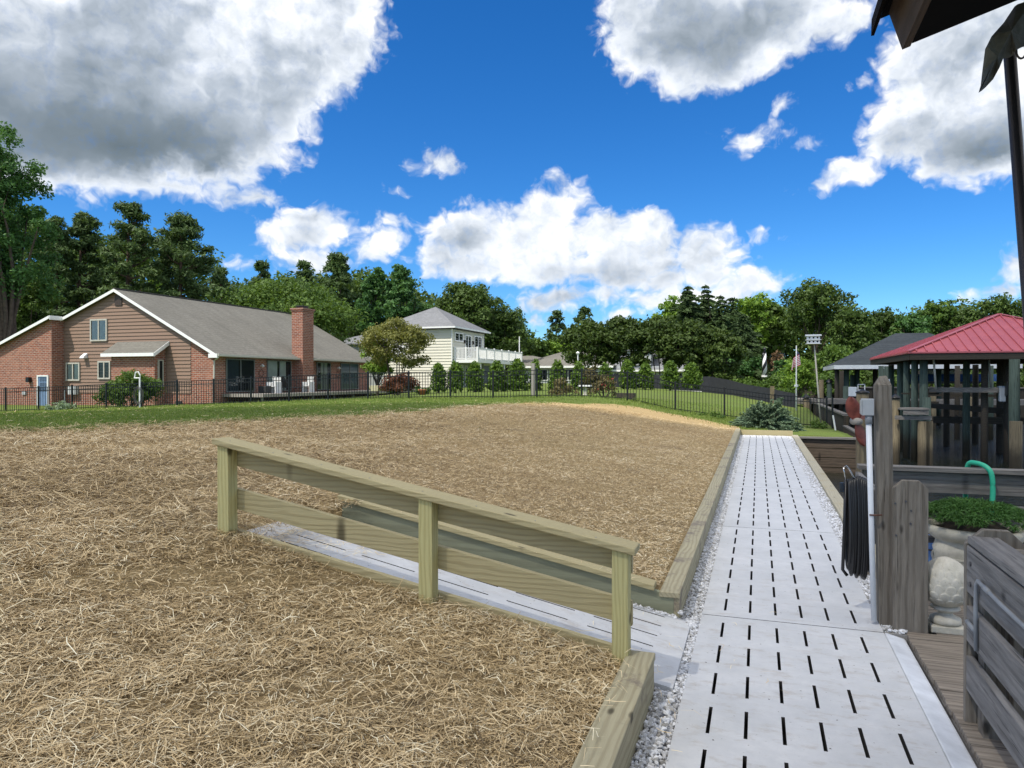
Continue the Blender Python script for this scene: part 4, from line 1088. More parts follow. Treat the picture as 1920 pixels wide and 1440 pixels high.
# ------------------------------------------------------------------ unseen cloud meshes, added behind the viewer to shade near ground and boathouses
def shade_cloud():
    m, N, out = newmat('cloud')
    d_ = N.n('ShaderNodeBsdfDiffuse', {'Color': (.9, .9, .9)}); tr = N.n('ShaderNodeBsdfTransparent', {'Color': (.62, .62, .62)})
    lw = N.n('ShaderNodeLayerWeight', {'Blend': .35}).outputs['Facing']
    edge = N.n('ShaderNodeBsdfTransparent', {'Color': (1, 1, 1)})
    m1 = N.n('ShaderNodeMixShader', {0: .80}); N.set(m1.inputs[1], d_.outputs[0]); N.set(m1.inputs[2], tr.outputs[0])
    m2 = N.n('ShaderNodeMixShader', {0: N.ss(lw, .35, .8)}); N.set(m2.inputs[1], m1.outputs[0]); N.set(m2.inputs[2], edge.outputs[0]); N.set(out.inputs[0], m2.outputs[0])
    # centre of the shaded ground, pushed towards the sun
    for (cx, cy, ax, ay, rot, sd) in ((-1.5, .2, 34, 21.5, HEAD, 1.0), (15, 40, 13.5, 25, -.05, 2.2)):
        b = bmesh.new()
        bmesh.ops.create_icosphere(b, subdivisions=5, radius=1)
        for v in b.verts:
            p = v.co.copy()
            k = 1 + .10*sin(p.x*5+sd)*sin(p.y*6) + .06*sin(p.x*13)*sin(p.y*11+p.z*9+sd)+.03*sin(p.x*31+p.y*27)
            v.co = Vector((p.x*ax*k, p.y*ay*k, p.z*9*k*(1.3 if p.z > 0 else .5)))
        me = bpy.data.meshes.new('cloud'); b.to_mesh(me); b.free(); me.materials.append(m)
        me.polygons.foreach_set('use_smooth', [True]*len(me.polygons))
        o = bpy.data.objects.new('cloud', me); COL.objects.link(o); o.location = Vector((cx, cy, 0)) + SUND*190; o.rotation_euler = (0, 0, rot); tag(o, kind='structure')
shade_cloud()
# ------------------------------------------------------------------ dock on the right
DZ = -.015
def near_dock():
    t = thing('dock', 'weathered plank dock right of the walkway, under the stone finial and planter', 'dock', (2.5, 3, 0))
    b = MB(); y = -2.0; k = 0
    while y < 7.15:
        x0 = .945 if y < 5.5 else 1.13
        b.box((x0+random.uniform(0, .012), y, DZ-.038), (5.2, y+.132, DZ+random.uniform(-.002, .002))); y += .139; k += 1
    b.build('decking', GDK, t, bevel=.004)
    b = MB(); b.box((.95, -2, -.30), (.99, 5.5, DZ-.04)); b.box((1.13, 7.10, -.3), (5.2, 7.15, DZ-.04)); b.build('rim_joist', GY, t)
    for x in (1.4, 3.2, 5.0):
        for yy in (-1, 3.0, 7.0):
            b = MB(); b.cyl((x, yy, -2.6), (x, yy, DZ-.04), .12, n=12); b.build('piling', GZ, t)
    # concrete ledge between walkway and dock
    b = MB(); b.hexa([(.808,-3,-.15),(.936,-3,-.15),(.936,5.42,-.15),(.808,5.42,-.15),(.808,-3,-.006),(.936,-3,-.040),(.936,5.42,-.040),(.808,5.42,-.006)])
    o = b.build('concrete_ledge', plain('trowelled_concrete', (.66, .69, .74), .55, var=.2, scale=5), bevel=.012); tag(o, kind='structure')
near_dock()
def clipboard(b, x0, x1, y0, y1, z0, z1, c=.06):
    b.prism([(x0,z0),(x1,z0),(x1,z1-c),(x1-c,z1),(x0+c,z1),(x0,z1-c)], 1, y0, y1)
def dock_rails():
    # railing running towards the viewer
    t = thing('dock_railing', 'grey weathered dock railing with side boards and a pipe at the lower right', 'railing', (1.02, 2, 0))
    X = 1.0
    b = MB(); clipboard(b, .982, 1.245, 4.135, 4.175, -.1, .955, .075); b.build('end_board', GZ, t, bevel=.004)
    b = MB(); b.box((.988, 0, .885), (1.12, 4.13, .922)); b.build('cap', GY, t, bevel=.004)
    for z0, z1 in ((.645, .875), (.40, .575), (.155, .325)):
        b = MB(); b.box((.984, 0, z0), (1.018, 4.13, z1)); b.build('side_board', GY, t, bevel=.004)
    for y in (4.03, 2.2, .6):
        b = MB(); b.box((1.022, y-.045, -.2), (1.11, y+.045, .88)); b.build('post', GZ, t, bevel=.004)
    b = MB(); b.box((1.12, 3.9, -.2), (1.21, 3.99, .9)); b.build('post', GZ, t, bevel=.004)
    b = MB(); b.tube([(.975,3.92,.42),(.972,3.92,.62),(.970,3.90,.735),(.966,3.86,.765),(.964,3.5,.757),(.962,1.0,.75)], .0095, 10); b.cyl((.965,3.76,.763),(.965,3.68,.761),.013,n=10)
    b.build('conduit', plain('grey_pvc', (.24, .255, .27), .5), t, smooth=True)
    b = MB(); b.cyl((.972,4.06,.515),(.972,3.93,.51),.011,n=10); b.build('pipe_stub', MATS['grey_pvc'], t, smooth=True)
    b = MB()
    for z, y in ((.80, 4.05), (.70, 4.05), (.50, 4.04)): b.cyl((.977, y, z), (.985, y, z), .012, n=8)
    b.build('bolt_head', plain('bolt', (.10, .10, .11), .5, .6), t)
    # far railing across the dock
    t = thing('dock_railing', 'weathered horizontal dock railing behind the planter, with a green hose over it', 'railing', (2.5, 6.9, 0))
    b = MB(); b.box((.82, 6.84, .925), (5.2, 6.98, .963)); b.build('cap', GX, t, bevel=.004)
    for z0, z1 in ((.745, .915), (.50, .66), (.22, .38)):
        b = MB(); b.box((1.0, 6.90, z0), (5.2, 6.94, z1)); b.build('side_board', GX, t, bevel=.003)
    b = MB(); b.box((.80, 5.75, .70), (.84, 6.9, .90)); b.build('return_board', GY, t, bevel=.003)
    for x in (.86, 2.9, 4.9):
        b = MB(); b.box((x, 6.945, -.2), (x+.09, 7.035, .93)); b.build('post', GZ, t)
    # green hose over it
    p = PY(1853, 905, 6.8); r = .021
    o = MB(); xs = p.x
    o.tube(smooth_path([(xs-.10,7.05,.62),(xs-.10,7.03,.85),(xs-.09,7.0,.985),(xs-.05,6.93,1.005),(xs+.0,6.86,.985),(xs+.03,6.82,.93),(xs+.035,6.80,.80),(xs+.02,6.77,.66),(xs-.01,6.7,.52),(xs-.05,6.5,.40),(xs-.1,6.35,.25),(xs+.1,6.2,.02)]), .020, 10)
    h = o.build('garden_hose', plain('green_hose', (.02, .38, .22), .4, var=.03), smooth=True); tag(h, 'bright green garden hose looped over the far dock railing above the planter', 'hose')
    # corner piling post with pipe
    t = thing('dock_post', 'tall grey weathered square post with pointed top at the walkway edge', 'post', (.88, 5.62, 0))
    s = .052; lx, ly = .855, 5.62; tx = .822
    b = MB()
    b.hexa([(lx-s,ly-s,-.4),(lx+s,ly-s,-.4),(lx+s,ly+s,-.4),(lx-s,ly+s,-.4),(tx-s,ly-s,1.66),(tx+s,ly-s,1.66),(tx+s,ly+s,1.66),(tx-s,ly+s,1.66)])
    b.add([(tx-s,ly-s,1.66),(tx+s,ly-s,1.66),(tx+s,ly+s,1.66),(tx-s,ly+s,1.66),(tx-.025,ly-.02,1.725),(tx+.025,ly-.02,1.73),(tx+.02,ly+.03,1.72),(tx-.02,ly+.03,1.715)], [(0,1,5,4),(1,2,6,5),(2,3,7,6),(3,0,4,7),(4,5,6,7)])
    b.build('post', GZ, t, bevel=.006)
    pv = plain('white_pvc', (.72, .74, .76), .4, var=.03)
    c = thing('electric_conduit', 'white plastic conduit with a grey junction box on the tall square post', 'conduit', (.77, 5.5, 0))
    b = MB(); q0 = PZ(1640, 1165, 5.0); q1 = PZ(1629, 795, 5.0)
    b.cyl(q0, q1, .0185, n=12); b.build('pipe', pv, c, smooth=True)
    b = MB(); b.cyl(q1, q1+Vector((0,0,.06)), .024, n=12); b.build('coupling', plain('grey_pvc', (.33, .35, .37)), c, smooth=True)
    b = MB(); z0 = q1.z+.06; b.box((q1.x-.045, q1.y-.03, z0), (q1.x+.03, q1.y+.05, z0+.115)); b.build('junction_box', plain('box_grey', (.42, .44, .45), .45), c, bevel=.004)
    b = MB(); b.box((q1.x-.050, q1.y-.034, z0+.01), (q1.x-.0455, q1.y+.054, z0+.105)); b.build('box_cover', MATS['box_grey'], c)
    b = MB(); z = PZ(1636, 965, 5.0); b.tube([z+Vector((-.02,-.022,0)), z+Vector((.02,-.024,0)), z+Vector((.06,.0,0))], .006, 6); b.build('strap', plain('rust', (.10, .04, .025), .8), c)
    c = thing('conduit_pipe', 'short white plastic pipe clamped behind the tall square post', 'conduit', (.95, 5.66, 1.4))
    b = MB(); q0 = PZ(1667, 795, 5.3); q1 = PZ(1663.5, 716, 5.3); b.cyl(q0, q1, .0135, n=12); b.build('pipe', pv, c, smooth=True)
    b = MB(); b.cyl(q1, q1+Vector((0,0,.02)), .018, n=12); b.cyl(q0, q0+Vector((0,0,.02)), .017, n=12); b.build('collar', pv, c)
    # wide clipped board
    t = thing('gate_board', 'wide weathered board with clipped top corners standing next to the tall post', 'post', (.98, 5.55, 0))
    x0, x1 = PY(1676, 1100, 5.50).x, PY(1742, 1100, 5.50).x
    b = MB(); clipboard(b, x0, x1, 5.50, 5.545, -.15, 1.015, .055); b.build('board', GZ, t, bevel=.005)
    for px, py in ((1699, 940), (1679, 944), (1709, 958), (1708, 982), (1681, 1004)):
        q = PY(px, py, 5.5); b = MB(); b.cyl((q.x, 5.493, q.z), (q.x, 5.502, q.z), .007, n=8); b.build('bolt_head', MATS['bolt'], t)
    b = MB(); b.box((x0-.05, 5.60, -.15), (x0+.06, 5.69, .80)); b.build('back_post', GZ, t)
dock_rails()
def hose_coil():
    t = thing('hose_coil', 'black garden hose hanging in a long coil on a chrome hook by the walkway', 'hose', (.72, 5.5, .8))
    b = MB(); pts = []
    c = PZ(1610, 990, 5.25)
    n = 11
    for k in range(n):
        f = k/(n-1)
        off = (f-.5)*.155 + random.uniform(-.006, .006); rh = .37 + random.uniform(-.05, .03) - .05*abs(f-.4); top = .36-.02*abs(f-.5)*3
        for j in range(20):
            a = pi/2 + 2*pi*j/20
            w = .055*(1-.45*max(0, sin(a)))
            pts.append(c + Vector((CA*(off+.155/n*j/20*0+.010*cos(a)) , SA*off - w*cos(a)*1.2 + random.uniform(-.003, .003), (top if sin(a) > 0 else rh+.02)*sin(a)+.02)))
    # smooth
    P = [pts[0]] + [(pts[i-1]+pts[i]*2+pts[i+1])/4 for i in range(1, len(pts)-1)] + [pts[-1]]
    b.tube(P, .0125, 8); b.build('hose', plain('black_rubber', (.018, .018, .019), .38, var=.1), t, smooth=True)
    b = MB(); p = c + Vector((-.085, -.02, .35))
    b.tube([p, p+Vector((-.01,-.01,-.35)), p+Vector((-.02,0,-.66)), p+Vector((.01,0,-.70))], .0125, 8); b.build('hose_end', MATS['black_rubber'], t, smooth=True)
    b = MB(); b.tube([p+Vector((.0,-.02,.0)), p+Vector((-.015,-.03,.05)), p+Vector((-.02,-.03,.09)), p+Vector((.0,-.02,.105)), p+Vector((.02,-.02,.08)), p+Vector((.05,.0,.02)), p+Vector((.1,.03,.0))], .005, 8); b.build('hook', plain('chrome', (.6, .6, .6), .2, 1.0), t, smooth=True)
    b = MB(); q = p+Vector((-.03,-.02,-.02)); 
    for k in range(9): b.cyl(q+Vector((0,0,-.008*k)), q+Vector((0,0,-.008*k-.005)), .016, n=10)
    b.build('spray_handle', MATS['black_rubber'], t)
hose_coil()
STONEW = None
def stone_ornament_mat():
    m, N, out = newmat('cast_stone')
    P = N.n('ShaderNodeNewGeometry').outputs['Position']
    a = N.noise(P, 9, 6, .7); b_ = N.noise(P, 70, 4, .7)
    col = N.mix(N.lin(a, .35, .7), (.60, .57, .49), (.40, .38, .31)); col = N.mix(N.ss(b_, .62, .72), col, (.20, .19, .16))
    finish(N, out, col, .85, N.noise(P, 120, 4, .7), .003, .7); return m
CAST = stone_ornament_mat()
def finial():
    c = PG(1774, 1181, DZ); cx, cy = c.x, c.y
    t = thing('garden_finial', 'cream cast stone pineapple finial on a square foot on the dock', 'finial', (cx, cy, DZ))
    b = MB(); b.box((cx-.105, cy-.105, DZ), (cx+.105, cy+.105, DZ+.045)); b.build('plinth', CAST, t, bevel=.006)
    prof = [(.085,.045),(.098,.06),(.095,.085),(.062,.10),(.045,.112),(.045,.125),(.07,.135),(.092,.15),(.088,.162),(.06,.172)]
    b = MB(); b.lathe(prof, (cx, cy, DZ), 28); b.build('pedestal', CAST, t, smooth=True)
    # scaled body
    b = MB(); nz, nt = 104, 208; vs = []; fs = []
    H0, H1 = .165, .50
    rows = 7
    for i in range(nz+1):
        f = i/nz; z = H0 + (H1-H0)*f
        r = .160*(max(0., 1-abs((f-.36)/.64)**2.3)**.62 if f > .36 else (1-((.36-f)/.36)**2.2*.62))
        if f >= .999: r = .002
        for k in range(nt):
            th = 2*pi*k/nt
            rr = f*rows; ri = math.floor(rr); n_ = 14; d = 0.0
            for q_ in (ri, ri-1):
                if q_ < 0: continue
                t_ = (rr-q_)/1.55; e = abs((th/(2*pi)*n_ + .5*(q_ % 2)) % 1.0 - .5)*2
                if e < .97*sqrt(max(0, 1-t_**3)) and t_ < .98: d = max(d, .013*(.15+.85*t_)*(1-.35*e*e))
            d = d*(1-.7*max(0, (f-.6)/.4)) - .003
            vs.append((cx+(r+d)*cos(th), cy+(r+d)*sin(th), DZ+z))
    for i in range(nz):
        for k in range(nt):
            k2 = (k+1) % nt; fs.append((i*nt+k, i*nt+k2, (i+1)*nt+k2, (i+1)*nt+k))
    b.add(vs, fs); b.build('pineapple', CAST, t, smooth=True)
finial()
def planter():
    c = PZ(1829, 1000, 5.75); cx, cy = c.x, c.y; top = PZ(1829, 985, 5.75).z
    t = thing('planter_urn', 'large cream cast stone planter with lattice panels behind the finial', 'planter', (cx, cy, DZ))
    R = .365
    n = 40; b = MB(); vs = []; fs = []
    def sq(th, r, k): # rounded square radius
        c_, s_ = abs(cos(th)), abs(sin(th)); return r/((c_**k+s_**k)**(1/k))
    prof = [(.235,DZ,8),(.24,DZ+.05,8),(.22,DZ+.07,8),(.262,top-.30,7),(.275,top-.20,6),(.285,top-.17,5),(.27,top-.15,5),(.27,top-.13,4),(.255,top-.115,4),(.29,top-.10,3),(.335,top-.07,2.4),(.352,top-.035,2.2),(.345,top-.005,2.2),(.315,top,2.2),(.30,top-.05,2.2)]
    for r, z, k in prof:
        for j in range(n):
            th = 2*pi*j/n; q = sq(th, r, k); a = th-HEAD*.9
            vs.append((cx+q*cos(a), cy+q*sin(a), z))
    for i in range(len(prof)-1):
        for j in range(n):
            j2 = (j+1) % n; fs.append((i*n+j, i*n+j2, (i+1)*n+j2, (i+1)*n+j))
    fs.append(tuple(range(n-1, -1, -1))); b.add(vs, fs); b.build('urn', CAST, t, smooth=True)
    # lattice relief panels on the faces
    for q in range(4):
        a = q*pi/2 - HEAD*.9 - pi/2
        N_ = Vector((cos(a), sin(a), 0)); T_ = Vector((-sin(a), cos(a), 0)); C_ = Vector((cx, cy, 0))
        b = MB(); zb, zt = DZ+.12, top-.24
        def pt(u, z): return C_ + N_*(.222+.04*(z-DZ-.07)/(top-.3-DZ-.07)+.008) + T_*u + Vector((0,0,z))
        for (p, r_) in (((-.14,zb),(.14,zb)),((-.14,zt),(.14,zt)),((-.14,zb),(-.14,zt)),((.14,zb),(.14,zt)),((-.14,zb),(.14,(zb+zt)/2)),((.14,zb),(-.14,(zb+zt)/2)),((-.14,(zb+zt)/2),(.14,zt)),((.14,(zb+zt)/2),(-.14,zt)),((0,zb),(.14,(zb+zt)/4+zb*.75)),((0,zb),(-.14,(zb+zt)/4+zb*.75))):
            b.beam(pt(*p), pt(*r_), .016, .016, N_)
        b.build('lattice', CAST, t)
    # soil + grassy plant
    b = MB(); b.lathe([(.30, top-.06), (.15, top+.03), (.01, top+.06)], (cx, cy, 0), 20); b.build('soil', plain('soil', (.03, .022, .015), .95), t)
    n = 8000; th = rng.uniform(0, 2*pi, n); r = np.sqrt(rng.uniform(0, 1, n))*.33
    base = np.stack([cx+r*np.cos(th), cy+r*np.sin(th), top-.01+.17*np.sqrt(np.maximum(0, 1-(r/.36)**2))*rng.uniform(.5, 1, n)], 1)
    g = rng.integers(0, 260, n); gt = rng.uniform(0, 2*pi, 260); gr = np.sqrt(rng.uniform(0, 1, 260))*.395
    gc = np.stack([cx+gr*np.cos(gt), cy+gr*np.sin(gt), top-.005+.17*np.sqrt(np.maximum(0, 1-(gr/.41)**2))], 1)
    base = gc[g] + rng.normal(0, .008, (n, 3))
    d = rng.normal(0, 1, (n, 3)); d[:, 2] = np.abs(d[:, 2])*.8+.1; d += np.stack([np.cos(gt[g])*gr[g]*2.5, np.sin(gt[g])*gr[g]*2.5, np.zeros(n)], 1); d /= np.linalg.norm(d, axis=1)[:, None]
    L = rng.uniform(.035, .085, n); s = np.cross(d, rng.normal(0, 1, (n, 3))); s /= np.linalg.norm(s, axis=1)[:, None]
    w = .0032; p0 = base; p1 = base+d*(L*.55)[:, None]; p2 = base+d*(L)[:, None]; p2[:, 2] -= L*.35
    A = np.stack([p0-s*w, p0+s*w, p1+s*w, p1-s*w], 1); B = np.stack([p1-s*w, p1+s*w, p2+s*.0006, p2-s*.0006], 1)
    tn = np.clip(rng.beta(2, 2.5, n), 0, 1)
    me = quads_mesh('plant', np.concatenate([A, B]), foliage('grassy_plant', (.018, .06, .014), (.10, .22, .05), .2), {'tint': np.concatenate([tn, tn])})
    me.transform(__import__('mathutils').Matrix.Translation(-Vector((cx, cy, DZ))))
    o = bpy.data.objects.new('grassy_plant', me); COL.objects.link(o); o.location = (cx, cy, DZ); tag(o, 'low mound of dark green grassy leaves growing in the stone planter', 'plant')
    # blue slatted crate behind the board
    a_, c_ = PZ(1668, 1060, 6.1), PZ(1757, 1060, 6.1); zt = PZ(1712, 1014, 6.1).z
    t = thing('plastic_crate', 'light blue slatted plastic crate mostly hidden behind the wide clipped board', 'crate', (a_.x, a_.y, DZ))
    bl = plain('blue_plastic', (.17, .33, .72), .45); b = MB()
    zz = DZ
    while zz < zt-.01:
        for (x0, y0, x1, y1) in ((a_.x, a_.y, c_.x, a_.y+.02), (a_.x, a_.y+.36, c_.x, a_.y+.38), (a_.x, a_.y+.021, a_.x+.02, a_.y+.359), (c_.x-.02, a_.y+.021, c_.x, a_.y+.359)): b.box((x0, y0, zz), (x1, y1, min(zz+.085, zt)))
        zz += .10
    for (x, y) in ((a_.x+.03, a_.y+.03), (c_.x-.03, a_.y+.03), (a_.x+.03, a_.y+.35), (c_.x-.03, a_.y+.35)): b.box((x-.0095, y-.0095, DZ), (x+.0095, y+.0095, zt-.002))
    b.build('slatted_side', bl, t)
    b = MB(); b.box((a_.x+.021, a_.y+.021, DZ+.01), (c_.x-.021, a_.y+.359, DZ+.03)); b.build('base', bl, t)
planter()
# ------------------------------------------------------------------ own boathouse roof corner, rag and pole above the viewer's right
def near_roof():
    t = thing('roof_corner', 'dark weathered corner of a shed roof overhanging the upper right', 'roof', (1.5, 2, 3.4))
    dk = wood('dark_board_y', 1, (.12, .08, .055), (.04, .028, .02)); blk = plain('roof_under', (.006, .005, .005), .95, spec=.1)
    x0 = .652; z0 = 3.29; S = .31
    def zr(x): return z0 + S*(x-x0)
    # fascia leaning square to the roof
    L = .20; dx, dz = -.30*L, .95*L
    b = MB(); b.hexa([(x0,-1.5,z0),(x0+.035,-1.5,z0+.011),(x0+.035,3.9,z0+.011),(x0,3.9,z0),(x0+dx,-1.5,z0+dz),(x0+dx+.035,-1.5,z0+dz+.011),(x0+dx+.035,3.9,z0+dz+.011),(x0+dx,3.9,z0+dz)])
    b.build('fascia', dk, t)
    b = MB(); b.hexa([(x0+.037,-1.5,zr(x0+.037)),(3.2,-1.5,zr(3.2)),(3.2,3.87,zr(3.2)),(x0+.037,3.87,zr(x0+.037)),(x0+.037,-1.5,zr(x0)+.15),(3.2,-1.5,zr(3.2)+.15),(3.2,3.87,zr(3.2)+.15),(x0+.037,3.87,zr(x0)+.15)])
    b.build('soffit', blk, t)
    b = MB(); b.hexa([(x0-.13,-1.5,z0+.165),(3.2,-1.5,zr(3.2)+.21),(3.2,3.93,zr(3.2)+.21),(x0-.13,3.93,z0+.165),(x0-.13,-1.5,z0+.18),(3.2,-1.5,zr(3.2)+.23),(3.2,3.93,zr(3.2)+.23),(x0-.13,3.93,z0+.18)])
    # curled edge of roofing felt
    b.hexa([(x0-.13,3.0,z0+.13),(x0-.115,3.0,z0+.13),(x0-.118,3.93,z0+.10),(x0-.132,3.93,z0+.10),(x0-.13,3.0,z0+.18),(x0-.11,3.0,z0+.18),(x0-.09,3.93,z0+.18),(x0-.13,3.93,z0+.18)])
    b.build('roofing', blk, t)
    # pole
    p0 = PZ(1887, 95, 3.35); p1 = PZ(1994, 1406, 3.35); p1.z = DZ
    t = thing('metal_pole', 'dark leaning metal pole under the roof corner at the right edge', 'pole', (p1.x, p1.y, DZ))
    b = MB(); b.cyl(p1, p0+Vector((0,0,.1)), .026, n=16); b.build('pole', plain('dark_steel', (.055, .045, .04), .45, .5), t, smooth=True)
    # hanging rag of old canvas
    m, N, out = newmat('old_canvas')
    P = N.n('ShaderNodeNewGeometry').outputs['Position']; a = N.noise(P, 7, 6, .7)
    finish(N, out, N.mix(N.lin(a, .35, .7), (.06, .062, .05), (.15, .15, .125)), .9, N.noise(P, 30, 5, .7), .01, .8)
    out2 = [(1905,10),(1885,40),(1862,66),(1850,90),(1845,130),(1842,158),(1838,172),(1846,165),(1860,150),(1872,128),(1880,108),(1896,106),(1903,95),(1916,88),(1936,80),(1950,30),(1935,0)]
    b = MB(); Zc = 3.28
    pc = [PZ(px, py, Zc + .03*sin(i*1.9)) for i, (px, py) in enumerate(out2)]
    cen = [PZ(1893, 60, 3.22), PZ(1868, 108, 3.25)]
    nrm = Vector((-SA, CA, 0))*.02
    vs = pc + cen + [p+nrm for p in pc] + [p+nrm for p in cen]; k = len(pc); m_ = k+2; fs = []
    for i in range(k):
        j = (i+1) % k; ce = k+1 if 2 <= i < 10 else k
        fs.append((i, j, ce)); fs.append((m_+j, m_+i, m_+ce)); fs.append((i, i+m_, j+m_, j))
    fs.append((2, k+1, k)); fs.append((10, k, k+1)); fs.append((m_+2, m_+k, m_+k+1)); fs.append((m_+10, m_+k+1, m_+k))
    b.add(vs, fs); o = b.build('canvas_rag', m, origin=(pc[0])); tag(o, 'torn grey canvas rag hanging at the top of the leaning metal pole', 'canvas')
    b = MB(); c = PZ(1912, 97, 3.3); R_ = Vector((CA, SA, 0))
    b.tube([c + R_*.022*cos(a) + Vector((0,0,.035*sin(a))) for a in [2*pi*k/16 for k in range(17)]], .005, 6, caps=False)
    o = b.build('metal_ring', plain('dark_steel', (.05, .045, .04)), smooth=True, origin=c); tag(o, 'small dark metal ring hanging beside the canvas rag', 'ring')
near_roof()
# ------------------------------------------------------------------ boathouses
GRN = wood('green_piling', 2, (.075, .105, .085), (.03, .045, .036), .85, 40, knots=False, gray=1, wet=1)
TAN = wood('tan_piling', 2, (.17, .14, .085), (.07, .055, .035), .85, 40, knots=False, gray=1, wet=1)
DKW = wood('dark_wood_x', 0, (.07, .06, .045), (.03, .025, .02), .85, 40, knots=False)
def metal_roof_mat():
    m, N, out = newmat('red_metal_roof')
    P = N.n('ShaderNodeNewGeometry').outputs['Position']
    a = N.noise(P, 1.5, 5, .6)
    finish(N, out, N.mix(N.lin(a, .35, .7), (.50, .12, .13), (.42, .095, .11)), .38, spec=.5); return m
REDM = metal_roof_mat()
def boathouse_red():
    X0, X1, Y0, Y1, E = 4.68, 11.8, 26.76, 35.6, 2.62; H = 1.43; w = (X1-X0)/2
    t = thing('boathouse', 'boathouse with a red ribbed metal hip roof on dark pilings over the water', 'boathouse', (8, 33, WATER))
    b = MB(); hip(b, X0, X1, Y0, Y1, E, H, ridge='y', th=.05)
    # ribs down the two visible slopes
    x = X0+.25
    while x < X1:
        f = min(x-X0, X1-x)/w; b.beam((x, Y0+.0, E+.02), (x, Y0+f*w, E+H*f+.02), .035, .04); x += .30
    y = Y0+.25
    while y < Y1:
        f = min(y-Y0, Y1-y, w)/w; b.beam((X0, y, E+.02), (X0+f*w, y, E+H*f+.02), .035, .04); y += .30
    b.beam((X0, Y0, E+.03), (X0+w, Y0+w, E+H+.03), .14, .03); b.beam((X1, Y0, E+.03), (X0+w, Y0+w, E+H+.03), .14, .03); b.beam((X0+w, Y0+w, E+H+.03), (X0+w, Y1-w, E+H+.03), .14, .03)
    b.build('roof', REDM, t)
    b = MB()
    for (p, q) in (((X0,Y0),(X1,Y0)),((X0,Y1),(X1,Y1)),((X0,Y0),(X0,Y1)),((X1,Y0),(X1,Y1))):
        b.beam((p[0]+.06*(1 if p[0] == X0 else -1), p[1]+.06*(1 if p[1] == Y0 else -1), E-.16), (q[0]+.06*(1 if q[0] == X0 else -1), q[1]+.06*(1 if q[1] == Y0 else -1), E-.16), .05, .20)
    b.build('header_beam', DKW, t)
    b = MB(); 
    for k in range(6): 
        yy = Y0+.8+k*1.4; b.beam((X0+.1, yy, E-.02-.12), (X1-.1, yy, E-.14), .05, .14)
    b.build('rafter', DKW, t)
    def pile(px, pyt, Z, r=.13, zt=None, m=GRN, lean=0):
        p = PZ(px, pyt, Z); r *= .82; b = MB(); b.tube([(p.x+lean, p.y, -2.6), (p.x+lean*.5, p.y, 0.5), (p.x, p.y, zt if zt is not None else p.z)], [r*1.06, r, r*.94], 12); return b.build('piling', m, t, smooth=True)
    for px, Z, r in ((1671, 31.5, .15), (1688, 28, .15), (1700, 25.5, .14), (1715, 24.6, .14), (1732, 24.2, .165), (1652, 34, .15), (1662, 34.6, .14)):
        pile(px, 700, Z, r, E-.27)
    for px, Z, r in ((1775, 30, .14), (1795, 33.4, .14), (1812, 25, .14), (1829, 31, .15), (1846, 24, .13), (1858, 33, .13), (1876, 27, .16), (1890, 24, .15), (1902, 22.8, .19), (1930, 22.5, .16), (1960, 24, .16), (1990, 28, .16)):
        pile(px, 700, Z, r, E-.27, GRN if px in (1858, 1902, 1812) else DKW)
    # lift beams and cross beams
    for a, c, zz, hh in (((1742, 24.5), (1872, 23.5), 1.36, .16), ((1660, 35), (1900, 31), 1.0, .12), ((1745, 30), (1910, 24), .62, .2), ((1690, 25), (1760, 24.6), 1.22, .05), ((1640, 36), (1760, 34), .55, .25), ((1750, 27), (1930, 26), .2, .25)):
        p, q = PZ(a[0], 700, a[1]), PZ(c[0], 700, c[1]); b = MB(); b.beam((p.x, p.y, zz), (q.x, q.y, zz), .14, hh); b.build('cross_beam', GX if zz > 1.3 else DKW, t)
    for (pa, pb) in (((1750, 668), (1755, 730)), ((1853, 665), (1858, 726))):
        p, q = PZ(*pa, 24), PZ(*pb, 24); b = MB(); b.cyl(p, q, .035, n=8); b.build('guide_pole', plain('dirty_pvc', (.42, .40, .34), .5), t, smooth=True)
    # motor box and tank
    p = PZ(1880, 738, 23.5); b = MB(); b.hexa([(p.x-.10,p.y-.1,p.z-.27),(p.x+.07,p.y-.1,p.z-.27),(p.x+.07,p.y+.1,p.z-.27),(p.x-.10,p.y+.1,p.z-.27),(p.x-.13,p.y-.1,p.z+.25),(p.x+.07,p.y-.1,p.z+.25),(p.x+.07,p.y+.1,p.z+.25),(p.x-.13,p.y+.1,p.z+.25)]); b.build('fender', plain('fender', (.36, .40, .44), .5), t, bevel=.03)
    p = PZ(1893, 725, 23.3); b = MB(); b.box((p.x-.12, p.y-.15, p.z-.3), (p.x+.14, p.y+.15, p.z+.16)); b.build('lift_motor', BLK, t, bevel=.03)
    # small platform on tan piles in front
    t = thing('dock_platform', 'small timber landing on tan stained pilings in front of the red boathouse', 'dock', (4.2, 22, WATER))
    for px, pyt, Z, r in ((1679, 747, 21.6, .125), (1729, 790, 21.2, .115), (1741, 790, 21.4, .12), (1905, 790, 20.5, .16), (1738, 745, 21.5, .11)):
        p = PZ(px, pyt, Z); b = MB(); b.tube([(p.x, p.y, -2.6), (p.x, p.y, p.z)], [r*1.05, r], 12); b.build('piling', TAN if px != 1738 else GRN, t, smooth=True)
    p = PZ(1679, 747, 21.6); b = MB(); b.lathe([(.16, 0), (.15, .03), (.10, .06), (.01, .14)], (p.x, p.y, p.z), 16); b.build('piling_cap', BLK, t, smooth=True)
    p, q = PZ(1683, 766, 21.5), PZ(1737, 766, 21.3)
    b = MB(); b.beam((p.x, p.y, p.z), (q.x, q.y, p.z), .7, .05); b.build('decking', GX, t)
    b = MB(); b.beam((p.x+.1, p.y-.3, p.z-.10), (q.x, q.y-.3, p.z-.10), .05, .13); b.beam((p.x-.1, p.y-.2, p.z-.26), (q.x+.1, q.y-.2, p.z-.26), .06, .12); b.build('beam', GX, t)
boathouse_red()
